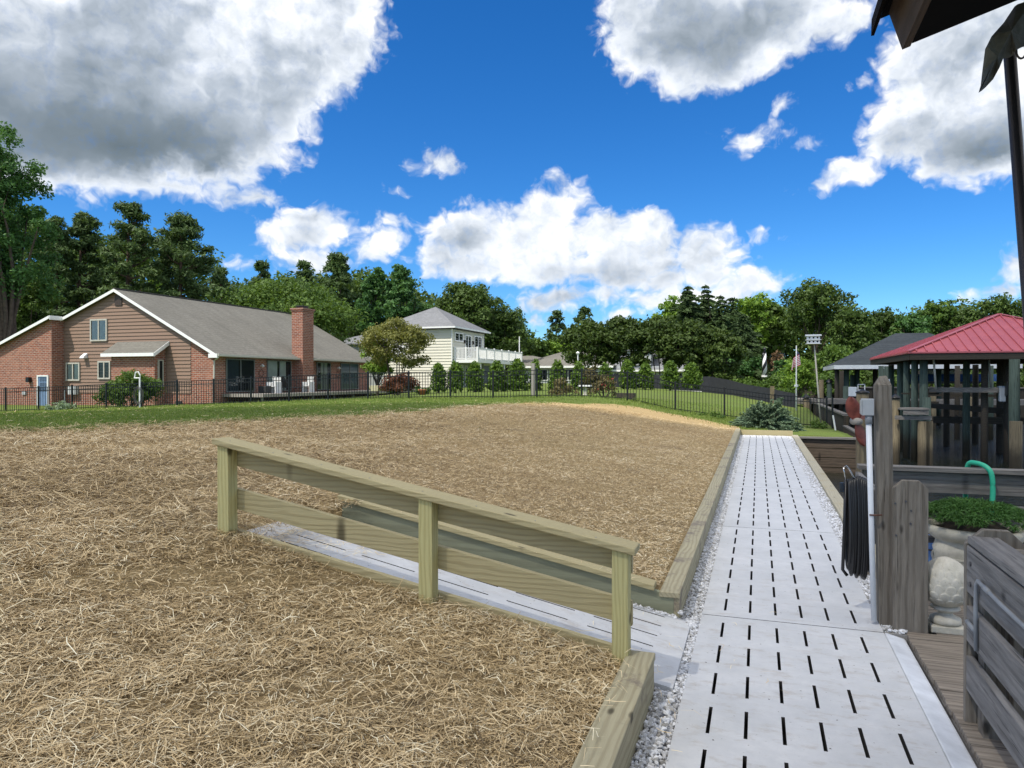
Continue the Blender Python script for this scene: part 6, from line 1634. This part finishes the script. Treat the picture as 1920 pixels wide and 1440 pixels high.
def tree(kind, px, ytop, hw, Z, label, name, cat='tree', group=None, leaves='mid', cb=.35, base=None, dens=1.0, leaf=1.0, stems=1, ybase=None, flat=1.0, cap=20000, trunk=True):
    p = PZ(px, 700, Z); x, y = p.x, p.y
    z0 = landz(x, y) if base is None else base
    if ybase is not None: z0 = PZ(px, ybase, Z).z
    top = PZ(px, ytop, Z).z; H = top-z0; R = hw/FOC*Z
    t = thing(name, label, cat, (x, y, z0), group)
    ls = max(.0034*Z*leaf, .03); cz = H*cb
    tb = MB(); C = []; rr = []; along = None; asp = 1.6; flatc = .8; shell = .52
    tr = max(.012*H*1.3, .05)
    if kind == 'broad':
        k = int(84*dens**.5); cH = (H-cz)/2
        for i in range(k):
            d = unit(1)[0]; 
            if d[2] < -.55: d[2] *= -1
            rr_ = random.uniform(.45, .86)
            C.append((d[0]*R*rr_, d[1]*R*rr_, cz+cH+d[2]*cH*rr_*.98)); rr.append(R*random.uniform(.13, .27)*(min(1, cH*1.2/R)**.5))
        for i in range(int(k*.35)): 
            a = random.uniform(0, 2*pi); q = random.random()*.5; C.append((R*q*cos(a), R*q*sin(a), cz+cH*random.uniform(.5, 1.6))); rr.append(R*.3)
        limb(tb, (0, 0, -.3), (0, 0, cz+cH*.9), tr*1.5, tr*.5, n=7)
        for i in range(14): limb(tb, (0, 0, cz*random.uniform(.6, 1.1)+cH*.1), C[i], tr*.55, tr*.12, .05)
    elif kind == 'pine':
        k = int(60*dens**.5)
        for i in range(k):
            f = (i+.5)/k; z = cz + (H-cz)*(.02+.95*f)
            prof = sin(pi*min(.97, .18+.80*f))**.8*(1 if f < .8 else .9)
            a = i*2.4+random.uniform(-.4, .4); q = random.uniform(.35, 1)*prof*R*.85
            C.append((q*cos(a), q*sin(a), z+random.uniform(-.04, .03)*H)); rr.append(R*random.uniform(.17, .30))
        C.append((0, 0, H*.95)); rr.append(R*.35); flatc = .62; asp = 3.0; shell = .62
        limb(tb, (0, 0, -.3), (random.uniform(-.3, .3), 0, H*.94), tr*1.1, tr*.25, n=9)
        for i in range(0, k, 2): limb(tb, (0, 0, C[i][2]-.35*sqrt(C[i][0]**2+C[i][1]**2)-.2), C[i], tr*.32, tr*.1, -.06)
    elif kind == 'vase':
        k = int(44*dens**.5); cH = H-cz
        for i in range(k):
            a = i*2.4; q = sqrt((i+.5)/k)*.86; z = cz + cH*(.80*sqrt(max(0, 1-q*q))*random.uniform(.75, 1.0) + .05)
            C.append((R*q*cos(a), R*q*sin(a), z)); rr.append(R*random.uniform(.20, .30))
            if q > .45: C.append((R*q*.95*cos(a+.3), R*q*.95*sin(a+.3), cz+cH*random.uniform(.0, .35))); rr.append(R*random.uniform(.16, .24))
        flatc = .75
        for i in range(stems):
            a = i*2*pi/stems+random.uniform(-.3, .3); q = R*random.uniform(.25, .55)
            e = (q*cos(a), q*sin(a), cz+cH*.35); limb(tb, (.06*H*.3*cos(a), .06*H*.3*sin(a), -.2), e, tr*.62, tr*.28, .0, 7)
            for j in range(5):
                c = C[random.randrange(len(C))]; 
                if (c[0]*cos(a)+c[1]*sin(a)) > -.2*R: limb(tb, e, c, tr*.28, tr*.08)
    elif kind == 'cone':
        asp = 2.4; nb = int(20*dens); pts = []; ds = []
        limb(tb, (0, 0, -.2), (0, 0, H*.985), tr, .02, n=6)
        P = []; O = []; A = []; ci = []
        for i in range(nb):
            f = (i+.3)/nb; z = cz*.3+(H-cz*.3)*f**.9; L = R*(1-f)**.75*random.uniform(.6, 1.15)+.10*R*(1-f)+.1
            m_ = 6 if f < .8 else 4
            for j in range(m_):
                a = j*2*pi/m_+i*1.1+random.uniform(-.3, .3); Lj = L*random.uniform(.55, 1.3); nn = int(max(8, 240*(Lj/R)*dens))
                u = rng.uniform(0, 1, nn)**.75
                dz = .22*u*Lj - .42*u**2*Lj
                wdt = .16*Lj*(1.1-u)+.04
                px_ = u*Lj; sd = rng.normal(0, 1, nn)*wdt
                P.append(np.stack([px_*cos(a)-sd*sin(a), px_*sin(a)+sd*cos(a), z+dz-np.abs(sd)*.5+rng.normal(0, .03, nn)*Lj], 1))
                dd = np.stack([np.full(nn, cos(a)), np.full(nn, sin(a)), -.35*u-.1], 1); A.append(dd); O.append(dd*.2); ci.append(np.full(nn, i*8+j))
                if f < .9: limb(tb, (0, 0, z), (Lj*.8*cos(a), Lj*.8*sin(a), z-.05*Lj), .03*tr/.2+.01, .01, .05, 4)
        P = np.concatenate(P); O = np.concatenate(O); A = np.concatenate(A)+rng.normal(0, .3, (len(P), 3)); ci = np.concatenate(ci)
        A /= np.linalg.norm(A, axis=1)[:, None]
        ct = rng.uniform(.2, .8, ci.max()+1); tint = np.clip(.5*ct[ci]+rng.uniform(0, .55, len(P)), 0, 1)
        me = leaf_quads('crown', P, ls*1.25, LM[leaves], tint, O, asp, A)
    elif kind == 'column':
        k = 44
        for i in range(k):
            f = (i+.5)/k; z = H*(.03+.93*f); prof = .92*(1-max(0, (f-.35)/.68)**2.2)+.05; a = i*2.4; q = R*prof*.66
            C.append((q*cos(a), q*sin(a), z)); rr.append(R*random.uniform(.26, .40)*(.5+.5*prof))
        for i in range(8): C.append((0, 0, H*(.1+.1*i))); rr.append(R*.5)
        for i in range(4):
            a = i*1.6; limb(tb, (.04*cos(a), .04*sin(a), -.1), (R*.3*cos(a), R*.3*sin(a), H*.7), .035, .01)
        asp = 1.8
    elif kind == 'bush':
        k = int(34*dens**.5)
        for i in range(k):
            d = unit(1)[0]; d[2] = abs(d[2]); q = random.uniform(.45, .85); C.append((d[0]*R*q, d[1]*R*q*.8, H*.08+d[2]*H*.80*q+.02)); rr.append(min(R, H)*random.uniform(.2, .36))
        for i in range(8):
            c = C[i*2 % k]; limb(tb, (c[0]*.1, c[1]*.1, -.1), c, .03, .008)
    if kind != 'cone':
        C = np.array(C); rr = np.array(rr)
        if kind == 'broad': C[:, 2] = np.minimum(C[:, 2], H-rr*.7)
        else: C[:, 2] = np.minimum(C[:, 2], H-rr*flatc)
        area = 3.1*R*(H-cz*.9)
        n = int(min(cap, max(700, 3.6*dens*area/(ls*ls*.62))))
        P, D, ci = clump_cloud(C, rr, n, flatc, shell)
        if kind in ('column', 'bush'): P[:, 2] = np.maximum(P[:, 2], .02)
        ct = rng.uniform(0, 1, len(C)); tint = np.clip(.35*ct[ci]+rng.uniform(0, .65, n), 0, 1)
        me = leaf_quads('crown', P, ls, LM[leaves], tint, D, asp)
    o = bpy.data.objects.new('crown' if cat == 'tree' else 'foliage', me); COL.objects.link(o); o.parent = t
    if trunk:
        for i in range(len(tb.v)): tb.v[i] = (tb.v[i][0]+x, tb.v[i][1]+y, tb.v[i][2]+z0)
        tb.build('trunk' if cat == 'tree' else 'stems', PBARK if kind == 'pine' else BARK, t, smooth=True, fix=False)
    return t
G1 = 'trees rising behind the houses'
T = [
 ('broad', 8, 200, 100, 47, 'tall broadleaf tree filling the left edge above the brick wing', 'broadleaf_tree', dict(leaves='cool', cb=.12, cap=26000)),
 ('broad', 45, 470, 70, 52, 'shorter bright green tree below the tall one at the left edge', 'broadleaf_tree', dict(leaves='mid', cb=.1)),
 ('pine', 105, 404, 52, 60, 'shaggy dark pine next to the tall left-edge broadleaf tree', 'pine_tree', dict(leaves='pine', cb=.25, dens=1.2)),
 ('pine', 160, 398, 58, 62, 'dense dark pine above the junction of wing and gable', 'pine_tree', dict(leaves='pine', cb=.2, dens=1.3)),
 ('pine', 247, 376, 64, 58, 'tall pine with bare trunk right above the gable peak', 'pine_tree', dict(leaves='pine', cb=.42)),
 ('pine', 342, 396, 74, 60, 'broad pine with forked crown behind the roof slope', 'pine_tree', dict(leaves='pine', cb=.40)),
 ('pine', 200, 470, 70, 70, 'low spreading pine foliage behind the gable peak', 'pine_tree', dict(leaves='pine', cb=.12, dens=1.2)),
 ('broad', 292, 502, 40, 74, 'light yellow-green tree glowing between the pine trunks', 'broadleaf_tree', dict(leaves='bright', cb=.1)),
 ('pine', 415, 500, 34, 80, 'small pine showing between the broad pine and the domed tree', 'pine_tree', dict(leaves='pine', cb=.3)),
 ('vase', 530, 514, 150, 64, 'wide dome-shaped green tree behind the brick house roof', 'domed_tree', dict(leaves='mid', cb=.28, stems=5, dens=1.3, cap=30000)),
 ('pine', 492, 489, 42, 92, 'far pine peeking over the left of the domed tree', 'pine_tree', dict(leaves='pine', cb=.3)),
 ('pine', 572, 488, 40, 94, 'far pine peeking over the middle of the domed tree', 'pine_tree', dict(leaves='pine', cb=.3)),
 ('pine', 634, 474, 56, 88, 'dense tall pine behind the chimney', 'pine_tree', dict(leaves='pine', cb=.1, dens=1.5)),
 ('broad', 700, 474, 38, 84, 'upright green tree with pointed top, left one of the pair beyond the small maple', 'broadleaf_tree', dict(leaves='cool', cb=.08)),
 ('broad', 752, 482, 44, 82, 'upright green tree with pointed top, right one of the pair beyond the small maple', 'broadleaf_tree', dict(leaves='cool', cb=.08)),
 ('broad', 790, 545, 40, 86, 'lower green tree left of the big dark oak', 'broadleaf_tree', dict(leaves='cool', cb=.05)),
 ('broad', 872, 519, 84, 84, 'large dark olive oak behind the cream house', 'oak_tree', dict(leaves='dark', cb=.08, dens=1.3, cap=26000)),
 ('broad', 945, 565, 62, 86, 'dark olive tree sloping down on the right of the big oak', 'oak_tree', dict(leaves='dark', cb=.05, dens=1.2)),
 ('broad', 1000, 622, 40, 98, 'low pale green tree over the ridge of the low grey house', 'broadleaf_tree', dict(leaves='mid', cb=.05)),
 ('pine', 1044, 582, 24, 112, 'lone slender pine standing clear against the sky', 'pine_tree', dict(leaves='pine', cb=.45, dens=.8)),
 ('pine', 1096, 575, 28, 108, 'pine top showing just above the left myrtle crown', 'pine_tree', dict(leaves='pine', cb=.4)),
 ('broad', 1055, 628, 48, 100, 'light green tree under the lone slender pine', 'broadleaf_tree', dict(leaves='bright', cb=.05)),
 ('vase', 1108, 590, 60, 62, 'dark multi-stemmed tree at the left end of the row beyond the round shrubs', 'crape_myrtle', dict(leaves='myrtle', cb=.30, stems=6, dens=1.4)),
 ('vase', 1172, 583, 52, 61, 'dark multi-stemmed tree, second from the left in the row', 'crape_myrtle', dict(leaves='myrtle', cb=.30, stems=6, dens=1.4)),
 ('vase', 1236, 581, 54, 60, 'dark multi-stemmed tree in the middle of the row', 'crape_myrtle', dict(leaves='myrtle', cb=.30, stems=6, dens=1.4)),
 ('vase', 1296, 584, 60, 58, 'dark multi-stemmed tree, second from the right in the row', 'crape_myrtle', dict(leaves='myrtle', cb=.26, stems=6, dens=1.4)),
 ('vase', 1345, 602, 55, 57, 'lower dark multi-stemmed tree at the right end of the row', 'crape_myrtle', dict(leaves='myrtle', cb=.12, stems=5, dens=1.4)),
 ('broad', 1262, 548, 46, 88, 'light green tree showing over the row of dark trees', 'broadleaf_tree', dict(leaves='bright', cb=.2)),
 ('cone', 1289, 535, 62, 82, 'dark drooping conifer with blunt tip, leftmost of the conifers', 'conifer_tree', dict(leaves='deodar', cb=.1, dens=1.2)),
 ('cone', 1323, 532, 50, 84, 'slim drooping conifer, tallest of the conifer group', 'conifer_tree', dict(leaves='deodar', cb=.1)),
 ('cone', 1351, 552, 64, 80, 'drooping conifer with side-swept tip right of the tallest one', 'conifer_tree', dict(leaves='deodar', cb=.1)),
 ('cone', 1372, 556, 60, 84, 'narrow dark conifer beside the bright deciduous tree', 'conifer_tree', dict(leaves='deodar', cb=.1)),
 ('cone', 1392, 588, 58, 66, 'broad layered conifer below the bright deciduous tree', 'conifer_tree', dict(leaves='deodar', cb=.05, dens=1.2)),
 ('broad', 1412, 527, 42, 96, 'bright green rounded tree between the conifers and the big oak', 'broadleaf_tree', dict(leaves='bright', cb=.1)),
 ('broad', 1448, 548, 34, 100, 'mid green tree right behind the brick flat-roofed house', 'broadleaf_tree', dict(leaves='mid', cb=.1)),
 ('broad', 1528, 514, 74, 90, 'large open-crowned oak above the birdhouse', 'oak_tree', dict(leaves='dark', cb=.25, dens=.85, cap=26000)),
 ('broad', 1598, 562, 52, 86, 'dark green tree right of the large open oak', 'broadleaf_tree', dict(leaves='dark', cb=.05)),
 ('broad', 1565, 640, 48, 62, 'mid green tree under the large open oak beside the birdhouse pole', 'broadleaf_tree', dict(leaves='mid', cb=.05)),
 ('broad', 1655, 568, 46, 92, 'dark tree above the left end of the grey boathouse roof', 'broadleaf_tree', dict(leaves='dark', cb=.05)),
 ('broad', 1705, 573, 50, 90, 'dark rounded tree above the grey boathouse ridge', 'broadleaf_tree', dict(leaves='cool', cb=.05)),
 ('broad', 1762, 547, 42, 94, 'taller paler tree above the red roof slope', 'broadleaf_tree', dict(leaves='mid', cb=.15, dens=.9)),
 ('broad', 1815, 566, 44, 92, 'dark tree filling the gap left of the red roof peak', 'broadleaf_tree', dict(leaves='dark', cb=.05)),
 ('broad', 1878, 540, 62, 90, 'wide dark oak right above the red roof peak', 'oak_tree', dict(leaves='dark', cb=.1)),
 ('broad', 1950, 560, 50, 92, 'dark tree cut by the right edge behind the red roof', 'broadleaf_tree', dict(leaves='dark', cb=.1)),
 ('vase', 744, 588, 68, 48, 'small multi-stemmed maple with olive leaves in front of the cream house', 'maple_tree', dict(leaves='maple', cb=.38, stems=7, dens=1.15, leaf=.8)),
 ('broad', 708, 626, 36, 50, 'small bright green tree at the far corner of the brick house', 'broadleaf_tree', dict(leaves='bright', cb=.1, leaf=.8)),
 ('broad', 1498, 664, 44, 46, 'feathery bright green young tree behind the flagpole', 'young_tree', dict(leaves='bright', cb=.05, leaf=.8, dens=.9)),
 ('broad', 1430, 640, 36, 74, 'reddish brown dying tree beside the flat-roofed brick house', 'withered_tree', dict(leaves='dead', cb=.1, dens=.5)),
]
T.append(('broad', -225, 440, 105, 50, 'leafy tree beyond the left end of the brick wing', 'broadleaf_tree', dict(leaves='mid', cb=.3)))
for kind, px, yt, hw, Z, lab, nm, kw in T:
    if 'withered' in nm: px, yt, hw, Z = 1458, 652, 14, 84
    tree(kind, px, yt, hw, Z, lab, nm, **kw)
def shrubs():
    L = [(822,684,14),(854,681,14),(890,681,15),(932,680,16),(970,676,17),(1004,676,12),(1045,678,14),(1085,680,14),(1135,684,13),(1177,678,16),(1210,684,15),(1257,680,17),(1296,684,16)]
    what = ['leftmost columnar laurel shrub of the row beside the dark red bush', 'columnar laurel below the corner of the cream house', 'columnar laurel below the balcony front', 'columnar laurel under the middle of the balcony', 'wide columnar laurel under the right end of the balcony', 'narrow columnar laurel touching the bleached wooden post', 'columnar laurel behind the left rose bush', 'columnar laurel behind the white pedestal table', 'columnar laurel behind the right rose bush', 'rounded laurel above the dark flower trough', 'rounded laurel just right of the fence corner', 'large rounded laurel against the black screen, second from the right', 'rightmost rounded laurel against the black screen']
    for (px, yt, hw), w_ in zip(L, what):
        tree('column', px, yt-5, hw*1.32*random.uniform(.88, 1.12), 45 if px < 1100 else 48, w_, 'laurel_shrub', 'shrub', 'laurel shrubs in a row behind the fence', leaves='laurel', cb=0, leaf=.8, dens=1.2, ybase=734 if px < 1150 else 729)
    tree('bush', 752, 693, 44, 42.5, 'wide dark red-leaved bush behind the white flower pot', 'red_bush', 'bush', None, leaves='red', cb=0, leaf=.8, dens=1.3, ybase=733)
    tree('bush', 1052, 700, 34, 31.8, 'loose twiggy rose bush left of the pedestal table', 'rose_bush', 'bush', None, leaves='rose', cb=0, leaf=.8, dens=.32, ybase=746)
    tree('bush', 1132, 695, 32, 31.6, 'loose rose bush with a few red blooms right of the pedestal table', 'rose_bush', 'bush', None, leaves='rose', cb=0, leaf=.8, dens=.34, ybase=746)
    p = PZ(1135, 722, 31.4); P = np.array([p.x, p.y, p.z]) + rng.normal(0, 1, (26, 3))*[.28, .2, .16]
    me = leaf_quads('bloom', P - np.array([p.x, p.y, p.z]), .07, plain('rose_red', (.35, .04, .04), .6)); o = bpy.data.objects.new('rose_blooms', me); COL.objects.link(o); o.location = p
    o.parent = [q for q in bpy.data.objects if q.name.startswith('rose_bush')][-1]; o.location = Vector(p)-o.parent.location
    tree('bush', 1115, 676, 30, 40, 'reddish green shrub between two laurels', 'shrub', 'bush', None, leaves='rose', cb=0, leaf=.8, dens=.8, ybase=734)
    tree('bush', 243, 666, 62, 34.4, 'large ragged evergreen shrub in front of the brick bay', 'evergreen_shrub', 'shrub', None, leaves='mid', cb=0, leaf=.75, dens=1.2, ybase=765)
    tree('bush', 118, 750, 36, 33.2-.6, 'pale green iris leaves by the wing wall', 'iris_bed', 'plant', None, leaves='iris', cb=0, leaf=.7, dens=.6, ybase=772)
    tree('bush', 790, 722, 22, 42, 'small green bush between the red bush and first laurel', 'small_bush', 'bush', None, leaves='mid', cb=0, leaf=.7, dens=.7, ybase=740)
    tree('bush', 735, 722, 12, 43, 'small pale green plant beside the orange pot', 'small_bush', 'bush', None, leaves='cool', cb=0, leaf=.7, dens=.7, ybase=736)
    # hedges over the black screen
    for px, yt, hw, Z, yb, lab, lv in ((1345, 694, 40, 58, None, 'yellow-green vine heap tumbling over the left of the black screen', 'bright'), (1400, 702, 42, 55, None, 'green hedge tumbling over the middle of the black screen', 'mid'), (1462, 698, 50, 50, None, 'dark green hedge below the ornamental lighthouse', 'mid'), (1335, 660, 50, 66, 706, 'dark bush mass left of the lighthouse hedge', 'dark'), (1398, 655, 40, 64, 706, 'dark green bush just left of the lighthouse', 'cool'), (1470, 660, 26, 66, 712, 'dark green bush just right of the lighthouse', 'cool'), (1560, 690, 40, 56, 740, 'low green bush behind the pier pilings', 'mid'), (1600, 670, 46, 66, 740, 'green bank bush seen under the grey boathouse', 'mid'), (1885, 690, 70, 66, None, 'bank bush seen under the red boathouse roof at right', 'dark'), (1640, 690, 60, 65, None, 'dark bank bush behind the grey boathouse left pilings', 'dark'), (1800, 688, 64, 65, None, 'dark bank bush behind the middle of the red boathouse', 'dark'), (1745, 690, 50, 64.5, None, 'dark bank bush between the two boathouse roofs', 'dark'), (1850, 695, 50, 64, None, 'dark bank bush low behind the lift beams', 'dark'), (1950, 690, 70, 64, None, 'dark bank bush cut by the right edge below the red roof', 'dark'), (1700, 690, 70, 68, None, 'dark bank bush in the shadow behind both boathouses', 'dark')):
        tree('bush', px, yt, hw, Z, lab, 'hedge_bush', 'bush', None, leaves=lv, cb=0, leaf=.85, dens=1.1, ybase=yb)
    for px, yt, hw, yb, lab in ((1532, 785, 22, 806, 'small yellow-flowered weeds on the grassy point by the bulkhead'), (1330, 768, 40, 790, 'coarse weeds along the fence foot left of the juniper')):
        tree('bush', px, yt, hw, 26.5 if px > 1500 else 27.3, lab, 'weeds', 'plant', None, leaves='mid', cb=0, leaf=.55, dens=.55, ybase=yb, trunk=False)
shrubs()
def juniper():
    c = PZ(1436, 800, 24.6); x, y = c.x, c.y; z0 = .02
    rl = 0
    t = thing('juniper_shrub', 'spreading blue-green juniper at the far end of the walkway', 'shrub', (x, y, z0))
    P = []; A = []; tn = []; tb = MB(); R = 1.12
    for i in range(330):
        a = random.uniform(0, 2*pi); e = random.random(); L = R*random.uniform(.5, 1.12); rise = (1-e)**1.1*.92*random.uniform(.75, 1.1)
        r0 = .12*random.random()
        n = 95; u = rng.uniform(.15, 1, n)**.8
        hz = L*(e*.70+.28)
        X_ = r0+u*hz; Zc = rise*(u**.8) - .16*u*u*(.3+e) + .10
        sd = rng.normal(0, 1, n)*.075*(1.15-u)
        ct = random.uniform(.1, .8)
        P.append(np.stack([X_*cos(a)-sd*sin(a), X_*sin(a)+sd*cos(a), Zc-np.abs(sd)*.35+rng.normal(0, .012, n)], 1))
        dd = np.stack([np.full(n, cos(a)), np.full(n, sin(a)), np.full(n, rise*.4)-.25*u], 1)+rng.normal(0, .35, (n, 3)); A.append(dd/np.linalg.norm(dd, axis=1)[:, None])
        tn.append(np.clip(ct+rng.uniform(-.3, .35, n)+.12*u, 0, 1))
        if i < 40: limb(tb, (x, y, z0), (x+.85*(r0+hz)*cos(a), y+.85*(r0+hz)*sin(a), z0+.08+rise*.85), .02, .004, .05)
    P = np.concatenate(P); A = np.concatenate(A); tn = np.concatenate(tn)
    P[:, 0] *= 1.22; P[:, 1] *= .9; P[:, 2] += .09*np.sin(P[:, 0]*3.1)*np.sin(P[:, 1]*2.7+1)
    me = leaf_quads('foliage', P, .062, LM['juniper'], tn, None, 2.8, A); o = bpy.data.objects.new('foliage', me); COL.objects.link(o); o.parent = t
    tb.build('stems', BARK, t, fix=False)
juniper()
def woodland():
    sx = [-200,0,60,95,190,245,290,340,390,420,470,520,590,645,700,745,775,830,880,930,960,990,1030,1095,1240,1290,1350,1410,1460,1490,1530,1570,1640,1720,1760,1830,1880,1920,2150]
    sy = [300,330,400,440,440,440,450,440,470,525,515,512,512,505,505,510,540,550,545,570,590,640,640,620,600,575,570,560,575,560,560,560,590,585,575,570,565,575,580]
    C = []; rr = []
    for k in range(1500):
        px = random.uniform(-150, 2100); Z = random.uniform(98, 128)
        yt = np.interp(px, sx, sy) + 22 + 8*sin(px*.09)
        y = yt + (random.random()**1.3)*max(40, 715-yt)
        p = PZ(px, y, Z); C.append((p.x, p.y, max(p.z, 1))); rr.append(random.uniform(1.6, 3.2))
    C = np.array(C); rr = np.array(rr); n = 210000
    P, D, ci = clump_cloud(C, rr, n, .85); ct = rng.uniform(0, 1, len(C)); tint = np.clip(.6*ct[ci]+rng.uniform(0, .4, n), 0, 1)
    me = leaf_quads('woodland', P, .48, LM['dark'], tint, D); o = bpy.data.objects.new('woodland', me); COL.objects.link(o)
    tag(o, 'far band of woodland closing the view behind the houses and the creek', 'woodland', kind='stuff')
woodland()
